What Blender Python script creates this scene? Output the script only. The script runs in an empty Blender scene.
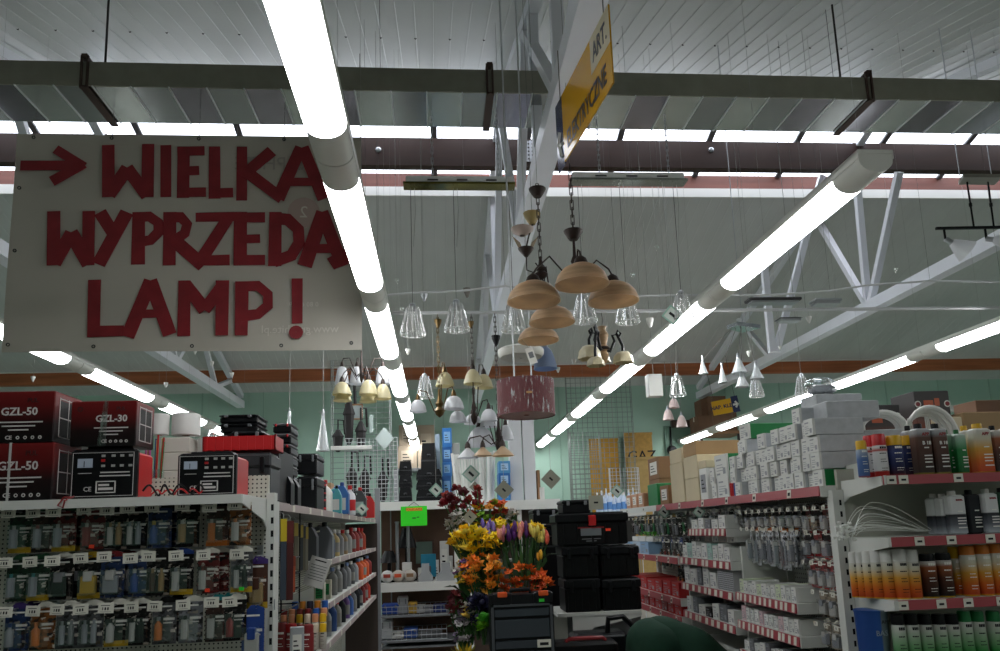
import bpy, math, random
from mathutils import Vector, Matrix
random.seed(7)
SC = bpy.context.scene
COL = SC.collection
# ---------------------------------------------------------------- camera
F, CX, CY = 726.03, 500.0, 415.68            # focal length and optical centre in pixels of a 1000 x 651 frame
YAW, PIT, ROL = .0882503, .1544728, -.035088
EYE = Vector((0, 0, 1.65))
FW = Vector((math.sin(YAW)*math.cos(PIT), math.cos(YAW)*math.cos(PIT), math.sin(PIT)))
_r = Vector((math.cos(YAW), -math.sin(YAW), 0)); _u = _r.cross(FW)
RT = math.cos(ROL)*_r + math.sin(ROL)*_u
UP = -math.sin(ROL)*_r + math.cos(ROL)*_u
cd = bpy.data.cameras.new('camera'); cam = bpy.data.objects.new('camera', cd); COL.objects.link(cam)
cd.sensor_fit = 'HORIZONTAL'; cd.sensor_width = 36; cd.lens = 36*F/1000
cd.shift_y = (CY-325.5)/1000; cd.clip_start = .05; cd.clip_end = 200
cam.matrix_world = Matrix(((RT.x, UP.x, -FW.x, EYE.x), (RT.y, UP.y, -FW.y, EYE.y), (RT.z, UP.z, -FW.z, EYE.z), (0, 0, 0, 1)))
SC.camera = cam
# ---------------------------------------------------------------- light and exposure
LAMP_E = 19.0          # emission of the strip-light diffusers
SKY_E = 4.2           # daylight seen through the ridge skylight
w = bpy.data.worlds.new('overcast_sky'); SC.world = w; w.use_nodes = True
w.node_tree.nodes['Background'].inputs[0].default_value = (.75, .82, .9, 1)
w.node_tree.nodes['Background'].inputs[1].default_value = 1.0
vs = SC.view_settings
vs.view_transform = 'Standard'; vs.look = 'None'; vs.gamma = 1; vs.use_curve_mapping = False
vs.exposure = 0.0
# ---------------------------------------------------------------- photo measuring helpers: sight line through a pixel met with a real plane
def ray(px, py): return FW*F + RT*(px-CX) - UP*(py-CY)
def P(px, py, Y): d = ray(px, py); return EYE + d*(Y/d.y)
def PZ(px, py, z): d = ray(px, py); return EYE + d*((z-EYE.z)/d.z)
def PX(px, py, x): d = ray(px, py); return EYE + d*(x/d.x)
def pxm(Y): return Y/F*1.03                  # metres per pixel at depth Y
# ---------------------------------------------------------------- materials
def S(h):
    h = h.lstrip('#'); c = [int(h[i:i+2], 16)/255 for i in (0, 2, 4)]
    return tuple(x/12.92 if x <= .04045 else ((x+.055)/1.055)**2.4 for x in c) + (1,)
_M = {}
def mat(name, hexc='#808080', rough=.5, metal=0, noise=0, scale=8, stretch=(1, 1, 1), bump=0, coat=0, emit=0, trans=0):
    if name in _M: return _M[name]
    m = bpy.data.materials.new(name); m.use_nodes = True; _M[name] = m
    nt = m.node_tree; b = nt.nodes['Principled BSDF']
    c = S(hexc); b.inputs['Base Color'].default_value = c; b.inputs['Roughness'].default_value = rough; b.inputs['Metallic'].default_value = metal
    if metal == 0 and max(c[:3]) < .03: b.inputs['Specular IOR Level'].default_value = .22
    if coat: b.inputs['Coat Weight'].default_value = coat
    if trans: b.inputs['Transmission Weight'].default_value = trans
    if emit:
        b.inputs['Emission Color'].default_value = c; b.inputs['Emission Strength'].default_value = emit
    if noise or bump:
        tc = nt.nodes.new('ShaderNodeTexCoord'); mp = nt.nodes.new('ShaderNodeMapping'); mp.inputs['Scale'].default_value = stretch
        n = nt.nodes.new('ShaderNodeTexNoise'); n.inputs['Scale'].default_value = scale; n.inputs['Detail'].default_value = 5
        nt.links.new(tc.outputs['Object'], mp.inputs[0]); nt.links.new(mp.outputs[0], n.inputs['Vector'])
        if noise:
            r = nt.nodes.new('ShaderNodeValToRGB'); nt.links.new(n.outputs[0], r.inputs[0])
            r.color_ramp.elements[0].position = .3; r.color_ramp.elements[1].position = .7
            r.color_ramp.elements[0].color = tuple(x*(1-noise) for x in c[:3])+(1,)
            r.color_ramp.elements[1].color = tuple(min(1, x*(1+noise)) for x in c[:3])+(1,)
            nt.links.new(r.outputs[0], b.inputs['Base Color'])
        if bump:
            bp = nt.nodes.new('ShaderNodeBump'); bp.inputs['Strength'].default_value = bump; bp.inputs['Distance'].default_value = .01
            nt.links.new(n.outputs[0], bp.inputs['Height']); nt.links.new(bp.outputs[0], b.inputs['Normal'])
    return m
def ramp_mat(name, stops, rough=.48, metal=0, axis=2):
    """printed colour that runs along the thing's own height (label print)"""
    if name in _M: return _M[name]
    m = bpy.data.materials.new(name); m.use_nodes = True; _M[name] = m
    nt = m.node_tree; b = nt.nodes['Principled BSDF']; b.inputs['Roughness'].default_value = rough; b.inputs['Metallic'].default_value = metal
    b.inputs['Specular IOR Level'].default_value = .3
    tc = nt.nodes.new('ShaderNodeTexCoord'); sp = nt.nodes.new('ShaderNodeSeparateXYZ'); r = nt.nodes.new('ShaderNodeValToRGB')
    nt.links.new(tc.outputs['Generated'], sp.inputs[0]); nt.links.new(sp.outputs[axis], r.inputs[0]); nt.links.new(r.outputs[0], b.inputs['Base Color'])
    e = r.color_ramp.elements
    while len(e) < len(stops): e.new(.5)
    for k, (p, h) in enumerate(stops): e[k].position = p; e[k].color = S(h)
    return m
def film(name, fac=.25, hexc='#ffffff', rough=.08, streak=0, diffuse=False, lo=.52, hi=.66):
    """thin clear plastic or glass: mostly see-through with a glossy skin"""
    if name in _M: return _M[name]
    m = bpy.data.materials.new(name); m.use_nodes = True; _M[name] = m
    nt = m.node_tree; nt.nodes.clear(); o = nt.nodes.new('ShaderNodeOutputMaterial'); mx = nt.nodes.new('ShaderNodeMixShader')
    t = nt.nodes.new('ShaderNodeBsdfTransparent'); g = nt.nodes.new('ShaderNodeBsdfDiffuse' if diffuse else 'ShaderNodeBsdfGlossy'); g.inputs['Color'].default_value = S(hexc)
    if not diffuse: g.inputs['Roughness'].default_value = rough
    nt.links.new(t.outputs[0], mx.inputs[1]); nt.links.new(g.outputs[0], mx.inputs[2]); nt.links.new(mx.outputs[0], o.inputs[0])
    mx.inputs[0].default_value = fac
    if streak:
        tc = nt.nodes.new('ShaderNodeTexCoord'); mp = nt.nodes.new('ShaderNodeMapping'); mp.inputs['Scale'].default_value = (1, 1, .16)
        n = nt.nodes.new('ShaderNodeTexNoise'); n.inputs['Scale'].default_value = streak; n.inputs['Detail'].default_value = 3
        r = nt.nodes.new('ShaderNodeValToRGB'); r.color_ramp.elements[0].position = lo; r.color_ramp.elements[1].position = hi
        r.color_ramp.elements[0].color = (fac*.25,)*3+(1,); r.color_ramp.elements[1].color = (min(1, fac*3.2),)*3+(1,)
        nt.links.new(tc.outputs['Object'], mp.inputs[0]); nt.links.new(mp.outputs[0], n.inputs['Vector']); nt.links.new(n.outputs[0], r.inputs[0]); nt.links.new(r.outputs[0], mx.inputs[0])
    return m
def milk(name, hexc, noise=0, scale=7, stretch=(1, 1, 1)):
    """milky lamp glass: lets part of the light through to its other side"""
    if name in _M: return _M[name]
    m = mat(name, hexc, .3, noise=noise, scale=scale, stretch=stretch); nt = m.node_tree; b = nt.nodes['Principled BSDF']; o = nt.nodes['Material Output']
    t = nt.nodes.new('ShaderNodeBsdfTranslucent'); t.inputs['Color'].default_value = S(hexc); mx = nt.nodes.new('ShaderNodeMixShader'); mx.inputs[0].default_value = .5
    if b.inputs['Base Color'].links: nt.links.new(b.inputs['Base Color'].links[0].from_socket, t.inputs['Color'])
    nt.links.new(b.outputs[0], mx.inputs[1]); nt.links.new(t.outputs[0], mx.inputs[2]); nt.links.new(mx.outputs[0], o.inputs[0]); return m
def peg_mat(name, hexc, pitch, axes='xz', rad=.2):
    if name in _M: return _M[name]
    m = mat(name, hexc, .5); nt = m.node_tree; b = nt.nodes['Principled BSDF']
    tc = nt.nodes.new('ShaderNodeTexCoord'); sc = nt.nodes.new('ShaderNodeVectorMath'); sc.operation = 'SCALE'; sc.inputs['Scale'].default_value = 1/pitch
    fr = nt.nodes.new('ShaderNodeVectorMath'); fr.operation = 'FRACTION'
    su = nt.nodes.new('ShaderNodeVectorMath'); su.operation = 'SUBTRACT'; su.inputs[1].default_value = (.5, .5, .5)
    mu = nt.nodes.new('ShaderNodeVectorMath'); mu.operation = 'MULTIPLY'; mu.inputs[1].default_value = tuple(1 if a in axes else 0 for a in 'xyz')
    ln = nt.nodes.new('ShaderNodeVectorMath'); ln.operation = 'LENGTH'
    ls = nt.nodes.new('ShaderNodeMath'); ls.operation = 'LESS_THAN'; ls.inputs[1].default_value = rad
    mx = nt.nodes.new('ShaderNodeMix'); mx.data_type = 'RGBA'
    L = nt.links.new
    L(tc.outputs['Object'], sc.inputs[0]); L(sc.outputs[0], fr.inputs[0]); L(fr.outputs[0], su.inputs[0]); L(su.outputs[0], mu.inputs[0]); L(mu.outputs[0], ln.inputs[0])
    L(ln.outputs['Value'], ls.inputs[0]); L(ls.outputs[0], mx.inputs['Factor']); mx.inputs['A'].default_value = S(hexc); mx.inputs['B'].default_value = S('#15161a')
    L(mx.outputs['Result'], b.inputs['Base Color'])
    return m
# ---------------------------------------------------------------- mesh building
class MB:
    def __init__(s): s.v, s.f, s.m = [], [], []
    def add(s, vs, fs, m=0):
        k = len(s.v); s.v += [tuple(v) for v in vs]; s.f += [tuple(i+k for i in f) for f in fs]; s.m += [m]*len(fs); return s
    def box(s, x0, x1, y0, y1, z0, z1, m=0):
        return s.add([(x0, y0, z0), (x1, y0, z0), (x1, y1, z0), (x0, y1, z0), (x0, y0, z1), (x1, y0, z1), (x1, y1, z1), (x0, y1, z1)],
                     [(0, 3, 2, 1), (4, 5, 6, 7), (0, 1, 5, 4), (1, 2, 6, 5), (2, 3, 7, 6), (3, 0, 4, 7)], m)
    def bbox(s, x0, x1, y0, y1, z0, z1, b=.004, m=0):
        """box with chamfered vertical and top edges"""
        def ring(i, z): return [(x0+i+b, y0+i, z), (x1-i-b, y0+i, z), (x1-i, y0+i+b, z), (x1-i, y1-i-b, z), (x1-i-b, y1-i, z), (x0+i+b, y1-i, z), (x0+i, y1-i-b, z), (x0+i, y0+i+b, z)]
        vs = ring(b, z0)+ring(0, z0+b)+ring(0, z1-b)+ring(b, z1)
        fs = [tuple(reversed(range(8))), tuple(range(24, 32))]
        for r in range(3):
            for i in range(8): j = (i+1) % 8; fs.append((r*8+i, r*8+j, r*8+8+j, r*8+8+i))
        return s.add(vs, fs, m)
    def lathe(s, prof, seg=16, c=(0, 0, 0), m=0, wave=None, cap0=False, cap1=False):
        vs = []; n = len(prof)
        for k, (r, z) in enumerate(prof):
            for i in range(seg):
                a = 2*math.pi*i/seg; rr = r if not wave else r*(1+wave[1]*(k/(n-1))*math.cos(wave[0]*a)); vs.append((c[0]+rr*math.cos(a), c[1]+rr*math.sin(a), c[2]+z))
        fs = [(k*seg+i, k*seg+(i+1) % seg, (k+1)*seg+(i+1) % seg, (k+1)*seg+i) for k in range(n-1) for i in range(seg)]
        if cap0: fs.append(tuple(reversed(range(seg))))
        if cap1: fs.append(tuple(range((n-1)*seg, n*seg)))
        return s.add(vs, fs, m)
    def cyl(s, p0, p1, r, seg=8, m=0, r1=None, caps=True):
        return s.tube([p0, p1], r, seg, m, caps, r1)
    def tube(s, pts, r, seg=6, m=0, caps=True, r1=None):
        pts = [Vector(p) for p in pts]; n = len(pts); vs = []; ref = None
        for k, p in enumerate(pts):
            t = (pts[min(k+1, n-1)]-pts[max(k-1, 0)]); t = t.normalized() if t.length > 1e-9 else Vector((0, 0, 1))
            if ref is None: ref = Vector((0, 0, 1)) if abs(t.z) < .9 else Vector((1, 0, 0))
            a = (ref-t*ref.dot(t)).normalized(); ref = a; b = t.cross(a)
            rr = r if r1 is None else r+(r1-r)*k/(n-1)
            for i in range(seg): an = 2*math.pi*i/seg; vs.append(p+a*rr*math.cos(an)+b*rr*math.sin(an))
        fs = [(k*seg+i, k*seg+(i+1) % seg, (k+1)*seg+(i+1) % seg, (k+1)*seg+i) for k in range(n-1) for i in range(seg)]
        if caps: fs += [tuple(reversed(range(seg))), tuple(range((n-1)*seg, n*seg))]
        return s.add(vs, fs, m)
    def beam(s, p0, p1, wd, ht, m=0, up=(0, 0, 1)):
        """rectangular bar from p0 to p1 (centre line)"""
        p0, p1, up = Vector(p0), Vector(p1), Vector(up); t = (p1-p0).normalized(); a = t.cross(up)
        if a.length < 1e-6: a = t.cross(Vector((1, 0, 0)))
        a.normalize(); b = a.cross(t); vs = []
        for p in (p0, p1):
            for i, j in ((-1, -1), (1, -1), (1, 1), (-1, 1)): vs.append(p+a*wd/2*i+b*ht/2*j)
        return s.add(vs, [(3, 2, 1, 0), (4, 5, 6, 7), (0, 1, 5, 4), (1, 2, 6, 5), (2, 3, 7, 6), (3, 0, 4, 7)], m)
    def prism(s, poly, d, axis='y', m=0):
        """2-d outline (u, w) given depth from d[0] to d[1] along an axis; u, w are the other two axes in order"""
        n = len(poly); f = {'x': lambda u, w, t: (t, u, w), 'y': lambda u, w, t: (u, t, w), 'z': lambda u, w, t: (u, w, t)}[axis]
        vs = [f(u, w, d[0]) for u, w in poly]+[f(u, w, d[1]) for u, w in poly]
        fs = [tuple(range(n)), tuple(reversed(range(n, 2*n)))]+[(i, i+n, (i+1) % n+n, (i+1) % n) for i in range(n)]
        return s.add(vs, fs, m)
    def sphere(s, c, r, seg=10, rings=6, m=0, sc=(1, 1, 1)):
        vs = [(c[0], c[1], c[2]-r*sc[2])]; fs = []
        for k in range(1, rings):
            a = math.pi*k/rings
            for i in range(seg): b = 2*math.pi*i/seg; vs.append((c[0]+r*sc[0]*math.sin(a)*math.cos(b), c[1]+r*sc[1]*math.sin(a)*math.sin(b), c[2]-r*sc[2]*math.cos(a)))
        vs.append((c[0], c[1], c[2]+r*sc[2])); L = len(vs)-1
        for i in range(seg):
            j = (i+1) % seg; fs.append((0, 1+j, 1+i)); fs.append((L, L-seg+i, L-seg+j))
            for k in range(rings-2): fs.append((1+k*seg+i, 1+k*seg+j, 1+(k+1)*seg+j, 1+(k+1)*seg+i))
        return s.add(vs, fs, m)
    def data(s, name, mats, smooth=False):
        me = bpy.data.meshes.new(name); me.from_pydata(s.v, [], s.f)
        for m in (mats if isinstance(mats, (list, tuple)) else [mats]): me.materials.append(m)
        me.polygons.foreach_set('material_index', s.m)
        if smooth: me.polygons.foreach_set('use_smooth', [True]*len(s.f))
        me.update()
        if smooth:
            try: me.set_sharp_from_angle(angle=math.radians(40))
            except Exception: pass
        return me
    def build(s, name, mats, parent=None, loc=(0, 0, 0), rz=0, smooth=False): return put(name, s.data(name, mats, smooth), parent, loc, rz)
def put(name, me, parent=None, loc=(0, 0, 0), rz=0, rot=None, scale=None):
    o = bpy.data.objects.new(name, me); COL.objects.link(o); o.parent = parent; o.location = loc
    o.rotation_euler = rot if rot else (0, 0, rz)
    if scale: o.scale = scale if isinstance(scale, (tuple, list)) else (scale,)*3
    return o
def tag(o, label, cat, group=None):
    o['label'] = label; o['category'] = cat
    if group: o['group'] = group
    return o
def thing(name, label, cat, loc=(0, 0, 0), rz=0, group=None, rot=None): return tag(put(name, None, None, loc, rz, rot), label, cat, group)
def struct(o): o['kind'] = 'structure'; return o
ORD = 'first second third fourth fifth sixth seventh eighth ninth tenth eleventh twelfth thirteenth fourteenth fifteenth sixteenth seventeenth eighteenth nineteenth twentieth'.split()
ORD += ['twenty-'+o for o in ORD[:9]] + ['thirtieth'] + ['thirty-'+o for o in ORD[:9]] + ['fortieth']
_T = {}
def text_data(s, size, m, bold=0.0, mirror=False, ext=.0006):
    k = (s, size, m.name, bold, mirror)
    if k in _T: return _T[k]
    c = bpy.data.curves.new('lettering', 'FONT'); c.body = s; c.size = size; c.align_x = 'CENTER'; c.align_y = 'CENTER'; c.extrude = ext; c.offset = bold; c.resolution_u = 2
    o = bpy.data.objects.new('lettering', c); COL.objects.link(o); bpy.context.view_layer.update()
    me = bpy.data.meshes.new_from_object(o.evaluated_get(bpy.context.evaluated_depsgraph_get())); bpy.data.objects.remove(o)
    if mirror:
        for v in me.vertices: v.co.x *= -1
        me.flip_normals()
    me.materials.clear(); me.materials.append(m); _T[k] = me
    return me
FRONT = (math.pi/2, 0, 0)                    # lettering that faces the camera side (-y)
def text(s, size, m, parent, loc, rot=FRONT, bold=0.0, mirror=False, name='lettering'): return put(name, text_data(s, size, m, bold, mirror), parent, loc, rot=rot)
# common materials
WHITE = mat('white_paint', '#d9d9d4', .45); SHELFW = mat('shelf_enamel', '#cfd1cb', .4, noise=.04, scale=6)
BLACK = mat('black_plastic', '#0d0d0f', .4); DARK = mat('dark_metal', '#2a2624', .45, .3); CHROME = mat('steel_wire', '#b9bcc0', .3, .9)
INK = mat('printed_ink', '#1d1d20', .6); PAPER = mat('white_paper', '#e6e5de', .7); CORD = mat('clear_cord', '#9a9a96', .5); DCORD = mat('dark_cord', '#55534f', .5)
CLEAR = film('clear_glass', .3, '#ffffff', .05); BLIST = film('clear_blister', .16, '#ffffff', .12); RED = mat('red_plastic', '#b3191c', .4); GREEN = mat('green_card', '#0f7a3c', .5)
KRAFT = mat('brown_cardboard', '#8a6648', .8, noise=.12, scale=5); CREAM = mat('cream_cardboard', '#cdbf9f', .75, noise=.06, scale=4); GREYM = mat('grey_plastic', '#6d7073', .5)
# ================================================================= STRUCTURE
YR, YB = 8.0, 15.0
def zfar(y): return 4.584+.315*(YB-y)
ZR = zfar(YR)
def znear(y): return ZR-.325*(YR-y)
ROOF = mat('painted_roof_sheet', '#c6c8c5', .38, noise=.05, scale=1.3)
GREENW = mat('green_wall_paint', '#a3c4b3', .7, noise=.06, scale=1.2)
struct(MB().box(-9, 13, -6.4, 15.4, -.1, 0).build('floor', mat('concrete_floor', '#8d8a84', .6, noise=.12, scale=3)))
wb = struct(MB().box(-9, 13, YB, YB+.2, 0, 4.7).build('wall_back', GREENW))
for k in range(18):                                                 # cover strips between the wall boards
    x = -8.4+k*1.22; MB().box(x-.012, x+.012, YB-.012, YB, 0, 4.6).build('joint_strip', mat('joint_strip_paint', '#96b6a5', .7), wb)
struct(MB().box(-9.2, -9, -6.4, 15.2, 0, 7).build('wall_left', GREENW)); struct(MB().box(13, 13.2, -6.4, 15.2, 0, 7).build('wall_right', GREENW))
struct(MB().box(-9.2, 13.2, -6.6, -6.4, 0, 4.2).build('wall_front', GREENW))
# ribbed roof sheets, each panel a piece of its own
def rib_panel(width, y0, y1, zf, pitch=.16, rh=.006):
    mb = MB(); prof = [(0, 0)]; x = 0
    while x < width-1e-6:
        prof += [(x+pitch*.46, 0), (x+pitch*.47, -rh), (x+pitch*.53, -rh), (x+pitch*.56, 0)]
        x += pitch
    prof.append((width, 0)); vs = []; n = len(prof)
    for y in (y0, y1): vs += [(a, y, zf(y)+b) for a, b in prof]
    vs += [(0, y0, zf(y0)+.06), (width, y0, zf(y0)+.06), (0, y1, zf(y1)+.06), (width, y1, zf(y1)+.06)]
    mb.add(vs, [(i, i+n, i+n+1, i+1) for i in range(n-1)]+[(2*n, 2*n+1, 2*n+3, 2*n+2)]); return mb
ce = struct(put('ceiling', None)); ce['label'] = 'grey ribbed sheet metal roof lining'
PW = .96; nd = rib_panel(PW, -1.0, YR-.12, znear).data('roof_panel', ROOF); fd = rib_panel(PW, 9.2, YB, zfar, rh=.003).data('roof_panel', ROOF)
for k in range(23):
    put('roof_panel', nd, ce, (-9+k*PW, 0, 0)); put('roof_panel', fd, ce, (-9+k*PW, 0, 0))
MB().box(-9, 13, -6.4, -.98, znear(-1), znear(-1)+.1).build('flat_lining', ROOF, ce)
MB().box(-9, 13, YR-.2, YR+.05, ZR-.035, ZR+.1).build('ridge_cap', ROOF, ce)
# upper closing strip of the roof between ridge and skylight is the skylight itself; outer skin keeps daylight out elsewhere
sd = MB().lathe([(.011, 0), (.011, -.006), (.006, -.012)], 6, cap1=True).data('roof_screw', DARK)
for k in range(52):
    x = -6.12+.24+k*.32
    for y in (6.18,): put('roof_screw', sd, ce, (x, y, znear(y)))
# ridge skylight: bright panes between dark dividers
sky = mat('skylight_pane', '#eef4ff', .4, emit=SKY_E)
w1 = struct(put('window_1', None)); w1['label'] = 'bright ridge skylight'
DIV = .0
x0 = P(131, 126, 8.35).x; bar = MB(); pane_w = 1.2
pd = MB().add([(.03, YR+.05, ZR-.02), (pane_w-.03, YR+.05, ZR-.02), (pane_w-.03, 9.2, zfar(9.2)), (.03, 9.2, zfar(9.2)), (.03, YR+.05, ZR+.02), (pane_w-.03, YR+.05, ZR+.02), (pane_w-.03, 9.2, zfar(9.2)+.04), (.03, 9.2, zfar(9.2)+.04)],
    [(0, 1, 2, 3), (7, 6, 5, 4), (0, 4, 5, 1), (3, 2, 6, 7), (0, 3, 7, 4), (1, 5, 6, 2)]).data('pane', sky)
bd = MB().beam((0, YR+.05, ZR-.02), (0, 9.2, zfar(9.2)), .075, .06).data('divider', mat('skylight_bar', '#4d4f52', .5))
for k in range(-7, 12):
    put('pane', pd, w1, (x0+k*pane_w, 0, 0)); put('divider', bd, w1, (x0+k*pane_w, 0, 0))
# wooden purlins
def purlin(name, y, ztop, h, d, m, label):
    o = struct(MB().box(-9, 13, y, y+d, ztop-h, ztop).build(name, m)); o['label'] = label; return o
WOOD_SKYLIT = mat('skylit_glulam', '#704338', .6, noise=.22, scale=2.2, stretch=(.35, 3, 6)); WOOD_LIT = mat('lit_timber', '#a9633d', .6, noise=.25, scale=2.2, stretch=(.35, 3, 6))  # same timber as the near beam; light falling on it is in the colours
WOOD_SHADED = mat('shaded_glulam', '#331b11', .6, noise=.2, scale=2, stretch=(.35, 3, 6))  # near beam darkened in colour for the shade on its front
zt = P(600, 140, 8.45).z; zb = P(600, 167, 8.45).z
n1 = purlin('trim_1', 8.45, zt, zt-zb, .12, WOOD_SHADED, 'brown timber beam, coloured as in shade, in front of the skylight')
zt = P(600, 170, 9.2).z; zb = P(600, 189.5, 9.2).z
n2 = purlin('trim_2', 9.2, zt, zt-zb, .16, WOOD_SKYLIT, 'red brown timber beam, coloured as skylit, behind the skylight')
struct(MB().box(-9, 13, 9.17, 9.2, P(600, 196.5, 9.17).z, zb+.01).build('trim_3', WHITE))['label'] = 'white edge strip under the red brown beam'
zt = P(600, 364.5, 14.1).z; zb = P(600, 375.5, 14.1).z
purlin('trim_4', 14.1, zt, zt-zb, .14, WOOD_LIT, 'orange brown timber beam, coloured as lit, near the green wall')
struct(MB().box(-9, 13, 14.07, 14.24, zt, zt+.05).build('trim_5', WHITE))['label'] = 'white strip along the top of the far timber beam'
bolt = MB().lathe([(.035, 0), (.035, .012), (.018, .02)], 10, cap1=True).data('bolt_head', CHROME)
for px in (378.5, 711): q = P(px, 150, 8.45); put('bolt_head', bolt, n1, (q.x, 8.45, q.z), rot=(math.pi/2, 0, 0))
pl = P(532, 151, 8.44); MB().box(pl.x-.09, pl.x+.09, 8.435, 8.45, pl.z-.14, pl.z+.14).build('perforated_plate', peg_mat('perforated_plate', '#c9cbd0', .05, 'xz', .25), n1)
# ---------------------------------------------------------------- steel trusses running away from the camera
STEEL = mat('white_steel', '#e0e2e8', .4, noise=.03, scale=3)
ZC = 4.25
def truss(x, webs, label):
    t = struct(put('roof_truss', None, None, (0, 0, 0))); t['label'] = label
    MB().beam((x, .6, ZC+.07), (x, 14.9, ZC+.07), .15, .14).build('bottom_chord', STEEL, t)
    MB().beam((x, YR, ZR-.14), (x, 14.9, zfar(14.9)-.12), .1, .1).build('top_chord', STEEL, t)
    MB().beam((x, .6, znear(.6)-.1), (x, YR, ZR-.14), .1, .1).build('top_chord', STEEL, t)
    for (ya, za, yb, zb_) in webs: MB().beam((x, ya, za), (x, yb, zb_), .07, .08, up=(1, 0, 0)).build('web_bar', STEEL, t)
    return t
def w_of(ys):
    out = []
    for k in range(len(ys)-1):
        a, b = ys[k], ys[k+1]; za = ZC+.1 if k % 2 == 0 else (zfar(a) if a > YR else znear(a))-.16; zb_ = ZC+.1 if k % 2 else (zfar(b) if b > YR else znear(b))-.16
        out.append((a, za, b, zb_))
    return out
def web_px(x, a, b): A, B = PX(a[0], a[1], x), PX(b[0], b[1], x); return (A.y, A.z, B.y, B.z)
XB = 5.62
wB = [web_px(XB, (868, 306), (806, 200)), web_px(XB, (868, 306), (857, 185)), web_px(XB, (870, 306), (899, 172)), web_px(XB, (771, 358), (738, 318))]
wA = w_of([1.2, 2.6, 4.2, 5.6, 6.6, 8.0, 9.3, 10.6, 12.2, 13.6]) + [(9.3, ZC+.1, 9.3, zfar(9.3)-.16), (11.4, ZC+.1, 11.4, zfar(11.4)-.16), (4.2, ZC+.1, 4.2, znear(4.2)-.16), (5.2, ZC+.1, 5.2, znear(5.2)-.16)]
wC = w_of([5, 6.5, 8, 9.8, 11.2, 12.2, 13.2, 14.2])
truss(.83, wA, 'white steel roof truss passing beside the hanging yellow sign')
tB = truss(XB, wB, 'white steel roof truss with crossing bars above the grey boxes')
for a, b in (((822, 176), (776, 352)), ((764, 264), (772, 352))): MB().beam(P(*a, 8.75), P(*b, 8.75), .08, .07, up=(0, 1, 0)).build('brace_bar', STEEL, tB)
truss(-3.95, wC, 'white steel roof truss partly hidden behind the banner')
# ---------------------------------------------------------------- galvanised duct across the hall
GALV = mat('galvanised_sheet', '#a0a4a4', .2, .9, noise=.16, scale=2.2, stretch=(1, 1, .5)); GALV_SHADED = mat('galvanised_front_shaded', '#8b8b7d', .6, .1, noise=.08, scale=9)  # front sheet duller and olive: its unlit look is put into the colour
ZD = 4.9; yd0 = PZ(300, 89, ZD).y; yd1 = PZ(300, 125, ZD).y; zd1 = P(300, 66, yd0).z
du = thing('ventilation_duct', 'long galvanised sheet duct crossing the hall under the roof', 'duct', (0, yd0, ZD))
MB().box(-8.9, 12.9, 0, .012, 0, zd1-ZD).build('front_face', GALV_SHADED, du); MB().box(-8.9, 12.9, .012, yd1-yd0, zd1-ZD-.012, zd1-ZD).build('top_face', GALV, du); MB().box(-8.9, 12.9, yd1-yd0-.012, yd1-yd0, 0, zd1-ZD-.012).build('rear_face', GALV, du)
sec = MB().box(.004, .262, .012, yd1-yd0-.012, 0, .006).box(-.005, .005, 0, yd1-yd0, -.008, .002, 1).data('bottom_sheet', [GALV, mat('bright_seam', '#d0d4d4', .35, .4)])
gv = [sec]+[sec.copy(), sec.copy()]; gv[1].materials[0] = mat('galvanised_violet_reflection', '#9c9aa2', .16, .9, noise=.25, scale=2.5); gv[2].materials[0] = mat('galvanised_pale', '#b9beb9', .26, .85, noise=.2, scale=3)  # violet sheets have purple reflections put into their colour
for k in range(80): put('bottom_sheet', gv[(k*7+k//3) % 3], du, (-8.8+k*.266, 0, 0))
for px in (85, 490, 868):
    q = P(px, 80, yd0); cl = MB(); d = yd1-yd0; h = zd1-ZD
    cl.box(-.03, -.016, -.02, -.004, -.03, h+.04).box(.012, .026, -.02, -.004, -.03, h+.04).box(-.03, .026, -.02, d+.02, -.022, -.010).box(-.03, .026, -.02, d+.02, h+.02, h+.032).box(-.02, .02, -.03, -.01, h+.03, h+.045)
    cl.build('clamp', mat('rusty_clamp', '#4c3b34', .6, .4), du, (q.x, 0, 0))
for px, py in ((107, 30), (836, 40)):
    q = P(px, py, yd0+.2); MB().cyl((q.x, .2, zd1-ZD), (q.x, .2, znear(yd0+.2)-ZD), .009, 6).build('hanger_rod', DARK, du)
for px in (380, 829): q = P(px, 40, yd0+.3); MB().cyl((q.x, .3, zd1-ZD), (q.x, .3, znear(yd0+.3)-ZD), .002, 5).build('hanger_wire', DARK, du)
# ================================================================= STRIP LIGHTS
LH, LW, LP, LL = 3.34, .172, 1.98, 1.50
HOUS = mat('lamp_housing', '#d8d8d0', .4); DIFF = mat('lamp_diffuser', '#fbfdff', .4, emit=LAMP_E)
def half(y0, y1, top=True):
    pr = [(-LW/2, .03)]+[(-LW/2*math.cos(math.pi*i/12), -.062*math.sin(math.pi*i/12)) for i in range(13)]+[(LW/2, .03)]
    return MB().prism([(a, b) for a, b in pr], (y0, y1), 'y')
g = (LP-LL)/2
dif = half(g, g+LL).data('diffuser', DIFF, True); cap1 = half(.004, g-.001).data('end_section', HOUS, True); cap2 = half(g+LL+.001, LP-.004).data('end_section', HOUS, True)
tray = MB().box(-LW/2-.004, LW/2+.004, 0, LP, .03, .05).box(-LW/2-.004, -LW/2-.001, 0, LP, .006, .05).box(LW/2+.001, LW/2+.004, 0, LP, .006, .05).data('housing', HOUS)
rod = MB().cyl((0, .3, .05), (0, .3, 1), .004, 5).data('suspension_wire', DCORD)
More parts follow.
